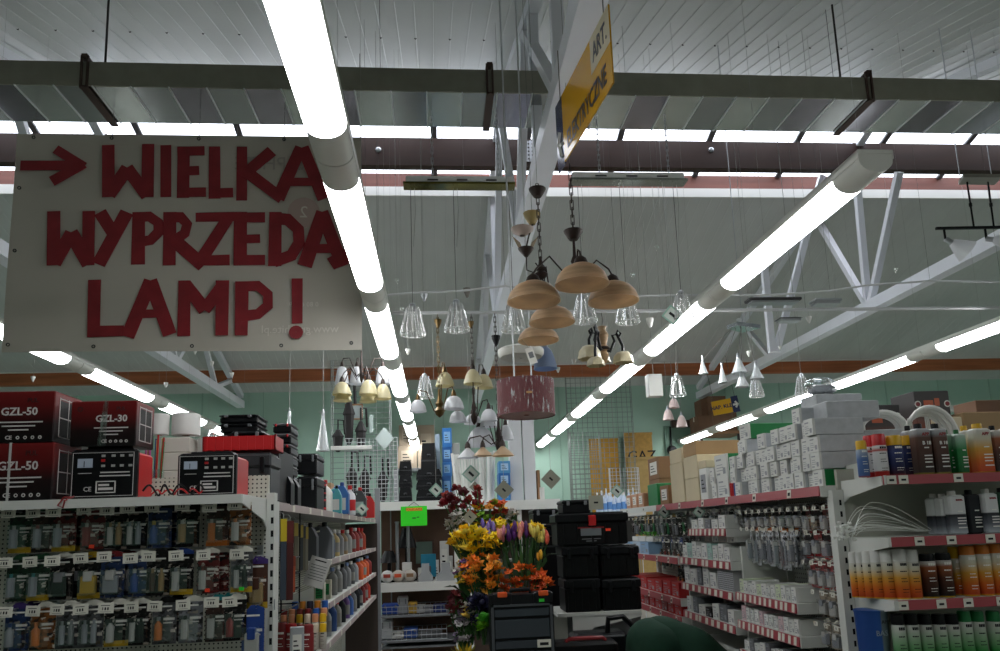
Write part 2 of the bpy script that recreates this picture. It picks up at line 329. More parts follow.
def row(x, y0, n, where, far=True):
    for k in range(n):
        y = y0+k*LP
        t = thing('strip_light', f'{ORD[n-1-k] if far else ORD[k]} lit tube light from the {"far" if far else "near"} end, {where}', 'ceiling light', (x, y, LH), group='fluorescent strip lights')
        put('housing', tray, t); put('diffuser', dif, t); put('end_section', cap1, t); put('end_section', cap2, t)
        for o in (.12, 1.2):
            yy = y+o
            if yd0-.1 < yy < yd1+.1: yy = yd1+.15
            zr = znear(-1)-LH if yy < -.95 else (zfar(yy) if yy > 9.25 else znear(yy) if yy < YR-.1 else zfar(yy)-.03)-LH-.01
            MB().cyl((0, yy-y, .05), (0, yy-y, zr), .0009, 4).build('suspension_wire', CORD, t)
YS = 3.33-g
row(-.435, YS-2*LP, 8, 'row passing in front of the banner')  # nearest lamp is unseen, added to brighten the near ceiling
row(2.13, YS, 6, 'row right of the alabaster lamps')
row(5.17, YS-4*LP, 10, 'row above the white cartons')  # lamps behind the camera are unseen, added to brighten near ceiling and right shelves
row(-3.42, YS+LP, 5, 'row at far left below banner', far=False)
row(8.42, YS+4*LP, 2, 'rightmost row', far=False)
# ================================================================= LIBRARY OF SHOP GOODS (each returns one thing with its parts)
def hexmat(h, rough=.45, metal=0): return mat('paint_'+h.strip('#')+('_m' if metal else ''), h, rough, metal)
_D = {}
def cached(key, fn):
    if key not in _D: _D[key] = fn()
    return _D[key]
def carton(name, label, cat, loc, w, d, h, m, rz=0, group=None, tape=None, tag_face=None, flap=False, lines=0):
    """closed cardboard box, origin at the middle of its base; front is -y"""
    t = thing(name, label, cat, loc, rz, group)
    k = (round(w, 3), round(d, 3), round(h, 3), m.name)
    put('box_body', cached(('cb',)+k, lambda: MB().bbox(-w/2, w/2, -d/2, d/2, 0, h, .003).data('box_body', m)), t)
    if tape:
        put('tape', cached(('ct',)+k, lambda: MB().box(-w/2-.001, w/2+.001, -.025, .025, h-.0005, h+.001).box(w/2, w/2+.001, -.025, .025, h*.7, h).box(-w/2-.001, -w/2, -.025, .025, h*.7, h).data('tape', tape)), t)
    if tag_face:
        def mk():
            b = MB(); b.box(-w*.32, w*.32, -d/2-.0012, -d/2-.0002, h*.22, h*.8, 0)
            for i in range(3): b.box(-w*.25, w*(.2-.1*i), -d/2-.0017, -d/2-.0012, h*(.34+.13*i), h*(.38+.13*i), 1)
            return b.data('printed_label', [tag_face, INK])
        put('printed_label', cached(('cl', tag_face.name)+k, mk), t)
    return t
def small_box(label, loc, w, d, h, rz=0, group=None, body=None, grey=None):
    """white switch box: white printed end on -y, grey sleeve along its length"""
    t = thing('product_box', label, 'box', loc, rz, group); k = ('sb', round(w, 3), round(d, 3), round(h, 3), (body or WHITE).name, (grey or GREYM).name)
    put('end_panel', cached(k+('e',), lambda: MB().box(-w/2, w/2, -d/2, -d/2+.012, 0, h).data('end_panel', body or WHITE)), t)
    put('sleeve', cached(k+('s',), lambda: MB().bbox(-w/2, w/2, -d/2+.012, d/2, 0, h, .002).data('sleeve', grey or GREYM)), t)
    def pr():
        b = MB(); random.seed(int(w*1e4)+int(h*1e4))
        b.box(-w*.36, w*.05, -d/2-.001, -d/2, h*.74, h*.82)
        for i in range(3): b.box(-w*.36, w*(-.02+.3*random.random()), -d/2-.001, -d/2, h*(.54-.12*i), h*(.57-.12*i))
        b.box(w*.16, w*.36, -d/2-.001, -d/2, h*.15, h*.42); b.box(-w*.36, -w*.1, -d/2-.001, -d/2, h*.12, h*.2)
        return b.data('print', mat('grey_print', '#9b9da1', .7))
    put('print', cached(k+('p',), pr), t)
    return t
def can(name, label, loc, r, h, body, cap, group=None, cap_h=.16, rz=0, cat='spray can', txt=None, band=None, wide=1.0):
    t = thing(name, label, cat, loc, rz, group); hb = h*(1-cap_h)
    put('can_body', cached(('can', r, h, cap_h, body.name, wide), lambda: MB().lathe([(r*.94, 0), (r, .004), (r, hb-.012), (r*.86, hb), (r*.8, hb+.002)], 16, cap0=True, cap1=True).data('can_body', body, True)), t, scale=(1, 1, 1))
    put('cap', cached(('cap', r, h, cap_h, cap.name), lambda: MB().lathe([(r*.93, hb-.004), (r*.93, h-.008), (r*.84, h)], 16, cap1=True).data('cap', cap, True)), t)
    if band: put('label_band', cached(('band', r, h, band.name), lambda: MB().lathe([(r*1.006, hb*.30), (r*1.006, hb*.62)], 16).data('label_band', band, True)), t)
    def pr():
        b = MB(); n = 0
        for i, (z0, z1, a0, a1) in enumerate(((.86, .93, -.5, .5), (.70, .73, -.6, .35), (.52, .54, -.55, .2), (.44, .46, -.55, .4), (.24, .26, -.5, .5), (.17, .185, -.5, .3))):
            for q in range(4):
                u0 = a0+(a1-a0)*q/4; u1 = a0+(a1-a0)*(q+.85)/4
                vs = [(1.01*r*math.sin(u), -1.01*r*math.cos(u), z*hb) for u, z in ((u0, z0), (u1, z0), (u1, z1), (u0, z1))]; b.add(vs, [(0, 1, 2, 3)])
        return b.data('print', txt or PAPER)
    put('print', cached(('pr', r, h, (txt or PAPER).name), pr), t)
    return t
def tin(name, label, loc, w, d, h, body, cap, group=None, rz=0, txt=None, cat='tin', capw=.45, logo=None, num=None):
    """flat rectangular tin with a screw cap"""
    t = thing(name, label, cat, loc, rz, group); hb = h*.90; k = ('tin', round(w, 3), round(d, 3), round(h, 3), body.name)
    put('tin_body', cached(k, lambda: MB().bbox(-w/2, w/2, -d/2, d/2, 0, hb, .007).data('tin_body', body)), t)
    put('cap', cached(k+(cap.name,), lambda: MB().lathe([(w*capw/2, hb-.002), (w*capw/2, h-.004), (w*capw/2*.9, h)], 12, c=(-w*.06, 0, 0), cap1=True).data('cap', cap, True)), t)
    def pr():
        b = MB()
        for z, x0, x1, q in ((.57, -.05, .25, .008), (.40, -.1, .4, .008), (.33, -.1, .4, .008), (.26, -.1, .35, .008), (.16, -.1, .4, .008)): b.box(w*x0, w*x1, -d/2-.0012, -d/2, hb*z, hb*z+q*.6)
        return b.data('print', txt or PAPER)
    put('print', cached(k+('pr', (txt or PAPER).name), pr), t)
    if num: text(num, w*.3, PAPER, t, (w*.14, -d/2-.0008, hb*.68), bold=.0004)
    if logo: text(logo[0], logo[1], logo[2], t, (w*.12, -d/2-.0008, hb*.87), bold=.0006)
    return t
def bottle(name, label, loc, r, h, body, cap, group=None, cat='bottle', label_m=None, flat=.7, rz=0, neck=.35):
    t = thing(name, label, cat, loc, rz, group); k = ('bot', r, h, body.name, flat)
    def mk():
        b = MB().lathe([(r*.92, 0), (r, .006), (r, h*.62), (r*.8, h*.72), (r*neck, h*.82), (r*neck, h*.88)], 14, cap0=True, cap1=True); b.v = [(x, y*flat, z) for x, y, z in b.v]; return b.data('bottle_body', body, True)
    put('bottle_body', cached(k, mk), t)
    put('cap', cached(k+(cap.name,), lambda: MB().lathe([(r*neck*1.15, h*.86), (r*neck*1.15, h*.985), (r*neck*.95, h)], 12, cap1=True).data('cap', cap, True)), t)
    if label_m:
        def lb():
            b = MB().lathe([(r*1.012, h*.15), (r*1.012, h*.52)], 14); b.v = [(x, y*flat*1.01, z) for x, y, z in b.v]; return b.data('label', label_m, True)
        put('label', cached(k+('l', label_m.name), lb), t)
    return t
def jug(name, label, loc, w, d, h, body, cap, group=None, label_m=None, rz=0, cat='canister'):
    """handled canister: shoulders slope to an off-centre spout, open grip on the other side"""
    t = thing(name, label, cat, loc, rz, group); k = ('jug', round(w, 3), round(h, 3), body.name)
    put('jug_body', cached(k, lambda: MB().prism([(-w/2, 0), (w/2, 0), (w/2, h*.62), (w*.34, h*.78), (w*.2, h*.88), (-w*.06, h*.88), (-w*.1, h*.74), (-w*.34, h*.70), (-w/2, h*.6)], (-d/2, d/2), 'y').data('jug_body', body)), t)
    put('grip', cached(k+('g',), lambda: MB().tube([(-w*.44, 0, h*.6), (-w*.42, 0, h*.8), (-w*.2, 0, h*.86), (0, 0, h*.82)], d*.16, 6).data('grip', body, True)), t)
    put('cap', cached(k+(cap.name,), lambda: MB().lathe([(w*.13, h*.87), (w*.13, h*.99), (w*.1, h)], 12, c=(w*.07, 0, 0), cap1=True).data('cap', cap, True)), t)
    if label_m: put('label', cached(k+('l', label_m.name), lambda: MB().box(-w*.34, w*.34, -d/2-.001, -d/2, h*.12, h*.5).data('label', label_m)), t)
    return t
def toolcase(name, label, loc, w, d, h, body, lid, latch, group=None, rz=0, handle=True, cat='toolbox', nlatch=2, ribs=True):
    t = thing(name, label, cat, loc, rz, group); k = ('tc', round(w, 3), round(d, 3), round(h, 3), body.name, lid.name)
    def b1():
        b = MB().bbox(-w*.48, w*.48, -d*.47, d*.47, 0, h*.66, .006)
        if ribs:
            for i in range(5): x = -w*.38+i*w*.19; b.box(x-.006, x+.006, -d*.47-.005, -d*.47, h*.06, h*.6)
        return b.data('body', body)
    put('body', cached(k+('b',), b1), t)
    put('lid', cached(k+('l',), lambda: MB().bbox(-w/2, w/2, -d/2, d/2, h*.66, h*.92, .008).box(-w*.44, w*.44, -d*.4, d*.4, h*.92, h*.95).data('lid', lid)), t)
    for i in range(nlatch):
        x = 0 if nlatch == 1 else (-w*.3+i*w*.6)
        put('latch', cached(k+('la', latch.name), lambda: MB().bbox(-w*.05, w*.05, -d/2-.012, -d/2+.002, h*.55, h*.86, .003).data('latch', latch)), t, (x, 0, 0))
    if handle: put('handle', cached(k+('h',), lambda: MB().tube([(-w*.2, 0, h*.93), (-w*.19, 0, h*1.02), (w*.19, 0, h*1.02), (w*.2, 0, h*.93)], .008, 6).data('handle', body, True)), t)
    return t
def cardmat(h):
    """busy printed card: blocks of small print in and around the base colour"""
    k = 'card_'+h.strip('#')
    if k in _M: return _M[k]
    m = mat(k, h, .4); nt = m.node_tree; b = nt.nodes['Principled BSDF']; L = nt.links.new
    tc = nt.nodes.new('ShaderNodeTexCoord'); mp = nt.nodes.new('ShaderNodeMapping'); mp.inputs['Scale'].default_value = (70, 1, 110); mp.inputs['Location'].default_value = (sum(map(ord, k)) % 7, 0, len(_M) % 5)
    vo = nt.nodes.new('ShaderNodeTexVoronoi'); vo.distance = 'CHEBYCHEV'; vo.inputs['Scale'].default_value = 1
    sp = nt.nodes.new('ShaderNodeSeparateColor'); r = nt.nodes.new('ShaderNodeValToRGB'); r.color_ramp.interpolation = 'CONSTANT'
    c = S(h); e = r.color_ramp.elements
    for p, col in ((0, c), (.45, tuple(x*.45 for x in c[:3])+(1,)), (.6, S('#1b1918')), (.72, c), (.82, S('#8c857a')), (.9, tuple(min(1, x*1.6+.02) for x in c[:3])+(1,)), (.96, S('#c9c4b8'))):
        if p == 0: e[0].position = 0; e[0].color = col
        elif p == .96: e[len(e)-1].position = p; e[len(e)-1].color = col
        else: q = e.new(p); q.color = col
    L(tc.outputs['Object'], mp.inputs[0]); L(mp.outputs[0], vo.inputs['Vector']); L(vo.outputs['Color'], sp.inputs[0]); L(sp.outputs[0], r.inputs[0]); L(r.outputs[0], b.inputs['Base Color'])
    return m
def mesh_content(kind, w, h, m, m2):
    """what sits inside a blister: tube, bottle, bulb, block"""
    b = MB()
    if kind == 'tube': b.tube([(0, 0, -h*.5), (0, 0, h*.25), (0, 0, h*.33)], w*.5, 8); b.cyl((0, 0, h*.3), (0, 0, h*.5), w*.22, 8, 1)
    elif kind == 'bottle': b.lathe([(w*.48, -h*.5), (w*.5, -h*.46), (w*.5, h*.15), (w*.2, h*.28), (w*.2, h*.34)], 10, cap0=True, cap1=True); b.cyl((0, 0, h*.33), (0, 0, h*.5), w*.24, 8, 1)
    elif kind == 'pair':
        for s in (-1, 1): b.tube([(s*w*.3, 0, -h*.5), (s*w*.3, 0, h*.3)], w*.2, 8, 0 if s < 0 else 1); b.cyl((s*w*.3, 0, h*.3), (s*w*.3, 0, h*.5), w*.1, 6, 1)
    elif kind == 'block': b.bbox(-w*.5, w*.5, -.012, .012, -h*.5, h*.3, .004); b.bbox(-w*.3, w*.3, -.016, .01, h*.05, h*.5, .003, 1)
    return b
def blister(name, label, loc, w, h, card, head, kind, m, m2, group, strip=None, rz=0, cat='packet', sticker=None):
    """carded packet; origin at its hang hole, card hangs down, front is -y"""
    t = thing(name, label, cat, loc, rz, group); k = ('bl', round(w, 3), round(h, 3), card.name, head.name, strip.name if strip else '')
    def c():
        b = MB().box(-w/2, w/2, 0, .002, -h, .016-h*.25+.02, 0)
        b.prism([(-w/2, -h*.25+.036), (w/2, -h*.25+.036), (w/2, .012), (w*.18, .022), (-w*.1, .022), (-w/2, -.01)], (-.0006, .002), 'y', 1)
        if strip: b.box(-w/2, w/2, -.0008, 0, -h, -h*.86, 2)
        b.box(-w*.05, w*.42, -.0008, 0, -h*.42, -h*.36, 3); b.box(-w*.05, w*.34, -.0008, 0, -h*.5, -h*.47, 3); b.box(-w*.3, w*.3, -.0012, 0, -h*.1, -h*.06, 3)
        return b.data('backing_card', [card, head, strip or card, PAPER])
    put('backing_card', cached(k, c), t)
    put('contents', cached(('blc', kind, round(w, 3), round(h, 3), m.name, m2.name), lambda: mesh_content(kind, w*.34 if kind != 'pair' and kind != 'block' else w*.62, h*.56, m, m2).data('contents', [m, m2], True)), t, (-w*.2 if kind in ('tube', 'bottle') else 0, -.014, -h*.6))
    put('blister', cached(('blb', round(w, 3), round(h, 3)), lambda: MB().add([(-w*.44, 0, -h*.95), (w*.44, 0, -h*.95), (w*.44, 0, -h*.26), (-w*.44, 0, -h*.26), (-w*.38, -.028, -h*.91), (w*.38, -.028, -h*.91), (w*.38, -.028, -h*.31), (-w*.38, -.028, -h*.31)], [(4, 5, 6, 7), (0, 1, 5, 4), (1, 2, 6, 5), (2, 3, 7, 6), (3, 0, 4, 7)]).data('blister', BLIST)), t)
    if sticker: put('sticker', cached(('st', sticker.name), lambda: MB().box(-.008, .008, -.0305, -.0285, -.006, .006).data('sticker', sticker)), t, (w*.12, 0, -h*.9))
    return t
TAGM = mat('price_tag_card', '#dcdacd', .6)
def tag_data():
    b = MB().box(-.024, .024, -.0015, 0, -.017, .017, 0)
    for x, wd in ((-.011, .0025), (-.004, .0045), (.004, .0045)): b.box(x, x+wd, -.002, -.0015, -.007, .002, 1)
    b.box(-.016, .012, -.002, -.0015, .007, .009, 1); b.box(-.016, .016, -.002, -.0015, -.013, -.012, 1)
    return b.data('price_tag', [TAGM, INK])
def hook(label, loc, length, group, rz=0, tagm=True, s=1.0, tz=-.004):
    """peg hook; origin where it leaves the board, points to -y"""
    t = thing('display_hook', label, 'hook', loc, rz, group)
    put('wire', cached(('hk', round(length, 3)), lambda: MB().tube([(0, 0, .0), (0, -length*.9, .0), (0, -length, .012)], .0025, 5).box(-.012, .012, -.002, 0, -.02, .02).tube([(0, 0, .014), (0, -length-.012, .022)], .0018, 5).data('wire', CHROME)), t)
    if tagm: put('price_tag', cached(('tag',), tag_data), t, (0, -length-.013, tz), rot=(random.uniform(-.12, .12), random.uniform(-.06, .06), random.uniform(-.12, .12)), scale=s)
    return t
SLOT = mat('slot_shadow', '#101113', .8)
def upright(parent, x, y, z1, face='-y', w=.045, d=.05):
    u = MB().box(x-w/2, x+w/2, y, y+d, 0, z1).build('upright', SHELFW, parent); s = MB(); z = .1
    while z < z1-.04:
        if face == '-y':
            s.box(x+.002, x+.012, y-.0008, y+.001, z, z+.024)
        else: s.box(x-w/2-.0008 if face == '-x' else x+w/2, x-w/2 if face == '-x' else x+w/2+.0008, y+.012, y+.022, z, z+.022); s.box(x-.008, x+.008, y-.0008, y+.001, z, z+.022)
        z += .05
    s.build('slot_holes', SLOT, u); return u
STRIPM = {}
def price_rail(parent, p0, p1, h, kind='red', n=None, out=(0, -1, 0)):
    """front rail of a shelf with price tickets: red rail with white tickets, each ticket a piece"""
    p0, p1, o = Vector(p0), Vector(p1), Vector(out); d = p1-p0; L = d.length; d.normalize()
    r = MB().add([p0+Vector((0, 0, -h)), p1+Vector((0, 0, -h)), p1, p0, p0+o*.008+Vector((0, 0, -h)), p1+o*.008+Vector((0, 0, -h)), p1+o*.004, p0+o*.004], [(4, 5, 6, 7), (3, 7, 6, 2), (0, 1, 5, 4), (0, 4, 7, 3), (1, 2, 6, 5)])
    ra = r.build('price_rail', mat('red_price_rail', '#a84a50', .35) if kind == 'red' else SHELFW, parent)
    if n:
        for k in range(n):
            a = p0+d*(L*(k+.5)/n)+d*random.uniform(-.2, .2)*L/n; e = d*(.021 if n < 9 else L/n*.24)
            b = MB(); q = o*.0095; q2 = o*.0055; b.add([a-e+q+Vector((0, 0, -h+.003)), a+e+q+Vector((0, 0, -h+.003)), a+e+q2+Vector((0, 0, -.003)), a-e+q2+Vector((0, 0, -.003))], [(0, 1, 2, 3)])
            for u in ((-.4, 0, .35) if n < 9 else ()):
                c = a+e*u; f = d*.004; q3 = o*.0098; q4 = o*.0078; b.add([c-f+q3+Vector((0, 0, -h*.7)), c+f+q3+Vector((0, 0, -h*.7)), c+f+q4+Vector((0, 0, -h*.35)), c-f+q4+Vector((0, 0, -h*.35))], [(0, 1, 2, 3)], 1)
            b.build('price_ticket', [TAGM, INK], ra)
    return ra
# ================================================================= LEFT FRONT SHELVING (faces the camera)
PEG = peg_mat('pegboard_enamel', '#c2c4b6', .0165)
GY, GB, GZ = 2.54, 2.90, 1.797
gl = thing('shelving_unit', 'cream pegboard shelving unit carrying battery chargers and hanging blister packs', 'shelving')
MB().box(-2.6, P(267.5, 560, GB).x, GB, GB+.02, .1, P(160, 478, GB).z).build('pegboard_panel', PEG, gl)
MB().box(-2.6, -.665, GY, GB, GZ-.012, GZ-.001).box(-2.601, -.6645, GY-.003, GY-.0005, GZ-.030, GZ).build('shelf', SHELFW, gl)
MB().prism([(GY+.004, GZ), (GB, GZ), (GB, GZ-.11), (GB-.06, GZ-.08), (GY+.004, GZ-.03)], (-.668, -.662), 'x').build('bracket', SHELFW, gl)
MB().box(-2.6, -.665, GY-.05, GB, .12, .15).build('base_shelf', SHELFW, gl); MB().box(-2.6, -.665, GY-.04, GB, 0, .12).build('plinth', SHELFW, gl)
MB().box(-2.6, -1.16, GB+.05, GB+.5, GZ-.014, GZ).build('rear_shelf', SHELFW, gl)
upright(gl, P(270.5, 560, GB).x, GB-.012, P(270, 493, GB).z, '-y', w=.03)
MB().box(-2.6, -2.56, GB, GB+.06, 0, 1.9).build('upright', SHELFW, gl)
CDG, CRD, CYL, COR, CBL, CBR, CBK, CGR, CSV = [cardmat(h) for h in ('#1a3422', '#5c1a19', '#80691f', '#7a4a1f', '#1e3058', '#3c2720', '#171615', '#4a4b4d', '#6d7074')]
DG, RD, YL, OR, BL, TN, TE, SV, BR, PU = [hexmat(h) for h in ('#1f4a2c', '#7e1b1e', '#b8961a', '#b9661a', '#1f3f86', '#94784a', '#177a7c', '#8c9096', '#46291b', '#3f2a6e')]
BK = hexmat('#131212'); WH = hexmat('#b4b4b0'); GR_ = hexmat('#7b7d80')
rows = [
 (508, (14, 38, 58, 88, 111, 131, 155, 185, 212, 237), [(DG, BK, 'tube', SV, WH, YL), (BR, DG, 'tube', SV, RD, None), (RD, DG, 'tube', SV, WH, YL), (RD, TAGM, 'tube', RD, WH, None), (BK, BK, 'pair', WH, TN, None), (BK, BK, 'pair', WH, SV, None), (BL, BK, 'bottle', BL, YL, None), (BK, BK, 'tube', TN, WH, YL), (BR, BK, 'tube', OR, WH, OR), (OR, BK, 'tube', WH, OR, OR)],
  ['green card with a silver tube', 'dark brown card with a red-capped tube', 'red and green card with silver tube', 'red card with a pale header', 'black card with a tan and white pair', 'black card with twin white tubes', 'blue card with a blue bottle', 'black card with a tan tube', 'brown card with an orange tube', 'orange card with a white tube']),
 (556, (10, 35, 57, 85, 108, 134, 152, 179, 206, 239), [(DG, DG, 'tube', SV, TE, None), (DG, DG, 'tube', SV, TE, YL), (BK, RD, 'block', BK, GR_, YL), (BK, YL, 'block', YL, WH, YL), (BL, RD, 'block', SV, WH, YL), (BL, TAGM, 'bottle', BL, WH, None), (BK, BK, 'pair', BR, TN, None), (BK, BL, 'tube', WH, SV, YL), (RD, BK, 'tube', WH, RD, None), (GR_, TAGM, 'pair', WH, BK, YL)],
  ['green card with a silver-teal tube', 'green card with a second silver-teal tube', 'black card with red header', 'black card with yellow header', 'blue card with red header', 'blue card with a blue bottle', 'black card with brown pair', 'black card with long white tube', 'red card with orange dot sticker', 'grey card with black and white pair']),
 (605, (10, 38, 62, 85, 110, 135, 158, 186, 214, 232), [(BL, PU, 'bottle', SV, BL, None), (OR, TAGM, 'bottle', OR, OR, None), (GR_, TAGM, 'pair', SV, GR_, None), (GR_, TAGM, 'pair', SV, SV, None), (BK, TAGM, 'bottle', WH, BK, YL), (BK, TAGM, 'pair', WH, BK, None), (GR_, BK, 'bottle', OR, SV, None), (SV, TE, 'tube', WH, BK, None), (BR, TE, 'tube', WH, BR, None), (BK, TAGM, 'bottle', RD, BK, None)],
  ['blue card with purple header', 'orange card with an orange bottle', 'grey card with silver tubes', 'grey card with two silver tubes', 'black card with a white bottle', 'black card with a black and white pair', 'grey card with a small orange bottle', 'silver card with teal header', 'brown card with teal header', 'black card with a red cylinder'])]
DOT = mat('fluorescent_dot', '#ff4a2a', .5); DOTG = mat('fluorescent_green_dot', '#33d13a', .5)
rn = ['top', 'middle', 'lower']
for r, (py, xs, packs, names) in enumerate(rows):
    z = P(120, py, 2.6).z
    for k, px in enumerate(xs):
        x = P(px, py, 2.6).x; dz = random.uniform(-.004, .004)
        hook(f'wire peg hook with price tag, {ORD[k]} from the left on the {rn[r]} row', (x, GB, z+dz), GB-2.585, 'peg hooks on the charger shelving')
        c, hd, kd, m1, m2, st = packs[k]; st = st if (k+r) % 2 == 0 else None; c = {DG: CDG, RD: CRD, YL: CYL, OR: COR, BL: CBL, BR: CBR, BK: CBK, GR_: CGR, SV: CSV}.get(c, c)
        if hd is c or (k+r) % 3 == 0: hd = TAGM if (k+r) % 2 else hd
        for dep, q in ((2.65, 0), (2.72, 1)):
            if q and (k % 2): continue
            blister('blister_pack', (f'{names[k]}, {rn[r]} hook row under the chargers' if not q else f'rear packet behind the {names[k]}, {rn[r]} hook row'), (x+random.uniform(-.006, .006)+q*.012, dep, z-.004), .078 if px < 200 else .074, .136, c, hd, kd, m1, m2, 'blister packs under the chargers', st, rz=random.uniform(-.08, .08),
                    sticker=(DOT if (r, k) in ((0, 3), (1, 8)) else DOTG if (r, k) == (1, 9) else None) if not q else None)
x = P(252, 640, 2.65).x; z = P(252, 612, 2.65).z
blister('blister_pack', 'blue and white card with a round emblem next to the upright', (x, 2.66, z), .075, .16, BL, BL, 'block', WH, BL, 'blister packs under the chargers', WH)
x = P(256, 565, 2.7).x; z = P(256, 563, 2.7).z
blister('blister_pack', 'brown card of many small fittings beside the upright', (x, 2.72, z), .075, .16, BR, PU, 'block', TN, BR, 'blister packs under the chargers', YL)
hook('wire peg hook holding the blue and white card', (P(252, 610, 2.6).x, GB, P(252, 612, 2.65).z), .24, 'peg hooks on the charger shelving', tagm=False)
hook('wire peg hook holding the brown fittings card', (x, GB, z+.004), .19, 'peg hooks on the charger shelving', tagm=False)
# ---- charger cartons
def print_block(parent, y, z, x0, widths, m, h=.006, gap=.011):
    for i, wd in enumerate(widths): MB().box(x0-wd/2, x0+wd/2, y-.0008, y, z-i*gap-h/2, z-i*gap+h/2).build('print_line', m, parent)
BOXR = ramp_mat('charger_carton_print', [(0, '#0e0b0c'), (.35, '#1d0f10'), (.75, '#5e1516'), (1, '#6e1c1c')], .35); PR = mat('pale_print', '#c9c5c2', .6); LOGOD = mat('dark_red_print', '#3a0d0e', .5)
def charger_box(label, x, y, z, w, d, h, title, strap=False, wrap=False):
    t = thing('charger_carton', label, 'box', (x, y+d/2, z), 0, 'charger cartons')
    MB().bbox(-w/2, w/2, -d/2, d/2, 0, h, .003).build('carton_body', BOXR, t)
    text(title, h*.21, PR, t, (w*.12, -d/2-.0008, h*.60), bold=.0007); text('PUL', h*.12, LOGOD, t, (w*.26, -d/2-.0008, h*.82), bold=.0005)
    print_block(t, -d/2, h*.40, w*.12, (w*.52, w*.36, w*.22), PR, h*.025, h*.075)
    text('CE', h*.10, PR, t, (w*.02, -d/2-.0008, h*.10), bold=.0004)
    for i in range(4): MB().lathe([(h*.016, 0), (h*.034, 0)], 10).build('icon', PR, t, (w*(.12+.08*i), -d/2-.001, h*.10)).rotation_euler = (math.pi/2, 0, 0)
    MB().lathe([(h*.03, 0), (h*.06, 0)], 14).build('emblem', LOGOD, t, (-w*.36, -d/2-.001, h*.82)).rotation_euler = (math.pi/2, 0, 0)
    s = MB()
    for i in range(2):
        for j in range(2): s.box(w/2, w/2+.001, -d*.3+i*d*.33, -d*.3+i*d*.33+d*.28, h*.16+j*h*.36, h*.16+j*h*.36+h*.32)
    s.build('side_picture', BK, t); f = MB()
    for i in range(3): f.box(w/2, w/2+.0014, -d*.33+i*d*.325, -d*.315+i*d*.325, h*.12, h*.9); f.box(w/2, w/2+.0014, -d*.33, d*.335, h*.12+i*h*.375, h*.135+i*h*.375)
    f.build('side_frame', PR, t)
    if strap: MB().box(w*.02, w*.045, -d/2-.003, -d/2-.001, 0, h).box(w*.02, w*.045, -d/2-.003, d/2+.002, h, h+.002).build('strap', WH, t)
    if wrap: MB().prism([(-w*.08, 0), (w*.05, 0), (w*.07, h), (w*.0, h)], (-d/2-.004, -d/2-.001), 'y').build('packing_tape', film('packing_tape', .45, '#ffffff', .25, streak=60), t)
    return t
yb = 2.57; bw = .30
xr = P(53, 470, yb).x; h1 = P(25, 443, yb).z-GZ; h2 = P(25, 391, yb).z-P(25, 443, yb).z
charger_box('lower dark red charger carton with a white strap, second from bottom left', xr-bw/2, yb, GZ, bw, .19, h1, 'GZL-50', strap=True)
xr = P(54, 420, yb).x
charger_box('upper dark red charger carton stacked on the strapped one', xr-bw/2, yb, GZ+h1+.001, bw, .19, h2-.002, 'GZL-50')
def charger(label, x0, x1, y, z, h, d=.2):
    w = x1-x0; t = thing('battery_charger', label, 'battery charger', ((x0+x1)/2, y, z), 0, 'battery chargers')
    MB().bbox(-w*.48, w*.48, .02, d, .004, h*.94, .008).build('red_casing', RED, t)
    MB().bbox(-w/2, w/2, 0, .03, 0, h, .008).build('front_panel', BLACK, t)
    fr = MB(); e = w*.46; lo, hi = h*.06, h*.93
    fr.box(-e, e, -.001, 0, lo, lo+.0015).box(-e, e, -.001, 0, hi-.0015, hi).box(-e, -e+.0015, -.001, 0, lo, hi).box(e-.002, e, -.001, 0, lo, hi).build('panel_border', PR, t)
    MB().box(-w*.38, -w*.16, -.003, 0, h*.63, h*.81).build('meter', mat('meter_glass', '#aab4c4', .15), t); MB().box(-w*.285, -w*.275, -.004, -.003, h*.64, h*.76).build('needle', INK, t)
    bm = mat('button_white', '#a4a4a0', .5)
    for i, (u, v) in enumerate(((0, .86), (.15, .86), (.28, .86), (.41, .86), (0, .66), (.15, .66), (.28, .66), (.41, .66))):
        MB().box(w*u-.006, w*u+.006, -.003, 0, h*v-.004, h*v+.004).build('button', bm, t)
    MB().box(-.006, .006, -.005, 0, h*.74, h*.79).build('switch', RED, t)
    print_block(t, 0, h*.53, w*.18, (w*.44, w*.46), PR, .004, .012); print_block(t, 0, h*.52, -w*.27, (w*.2,), PR, .002)
    lg = MB(); lg.box(-w*.1, w*.2, -.001, 0, h*.12, h*.14).box(-w*.1, w*.2, -.001, 0, h*.34, h*.36).box(-w*.1, -w*.08, -.001, 0, h*.12, h*.36).box(w*.18, w*.2, -.001, 0, h*.12, h*.36).box(-w*.06, w*.16, -.001, 0, h*.18, h*.23).box(-w*.06, w*.1, -.001, 0, h*.26, h*.3).build('rating_plate', PR, t)
    text('CE', h*.13, PR, t, (-w*.22, -.0008, h*.2))
    MB().tube([(-w*.36, .05, h*.94), (-w*.34, .05, h*1.02), (w*.34, .05, h*1.02), (w*.36, .05, h*.94)], .007, 6).build('carry_handle', BLACK, t, smooth=True)
    return t
h3 = P(100, 449, 2.6).z-GZ
c1x0, c1x1 = P(69, 480, 2.6).x, P(136, 480, 2.6).x
charger('red and black battery charger with dial under the smaller carton', c1x0, c1x1, 2.6, GZ, h3, .16)
h4 = P(100, 401, 2.6).z-P(100, 446, 2.6).z; bx0, bx1 = P(70, 430, 2.6).x, P(136, 430, 2.6).x
charger_box('dark red charger carton with clear packing tape standing on a charger', (bx0+bx1)/2, 2.6, GZ+h3*1.06, bx1-bx0, .16, h4, 'GZL-30', wrap=True)
charger('red and black battery charger standing alone near the shelf end', P(177, 470, 2.62).x, P(236, 470, 2.62).x, 2.62, GZ, P(200, 453, 2.62).z-GZ, .19)
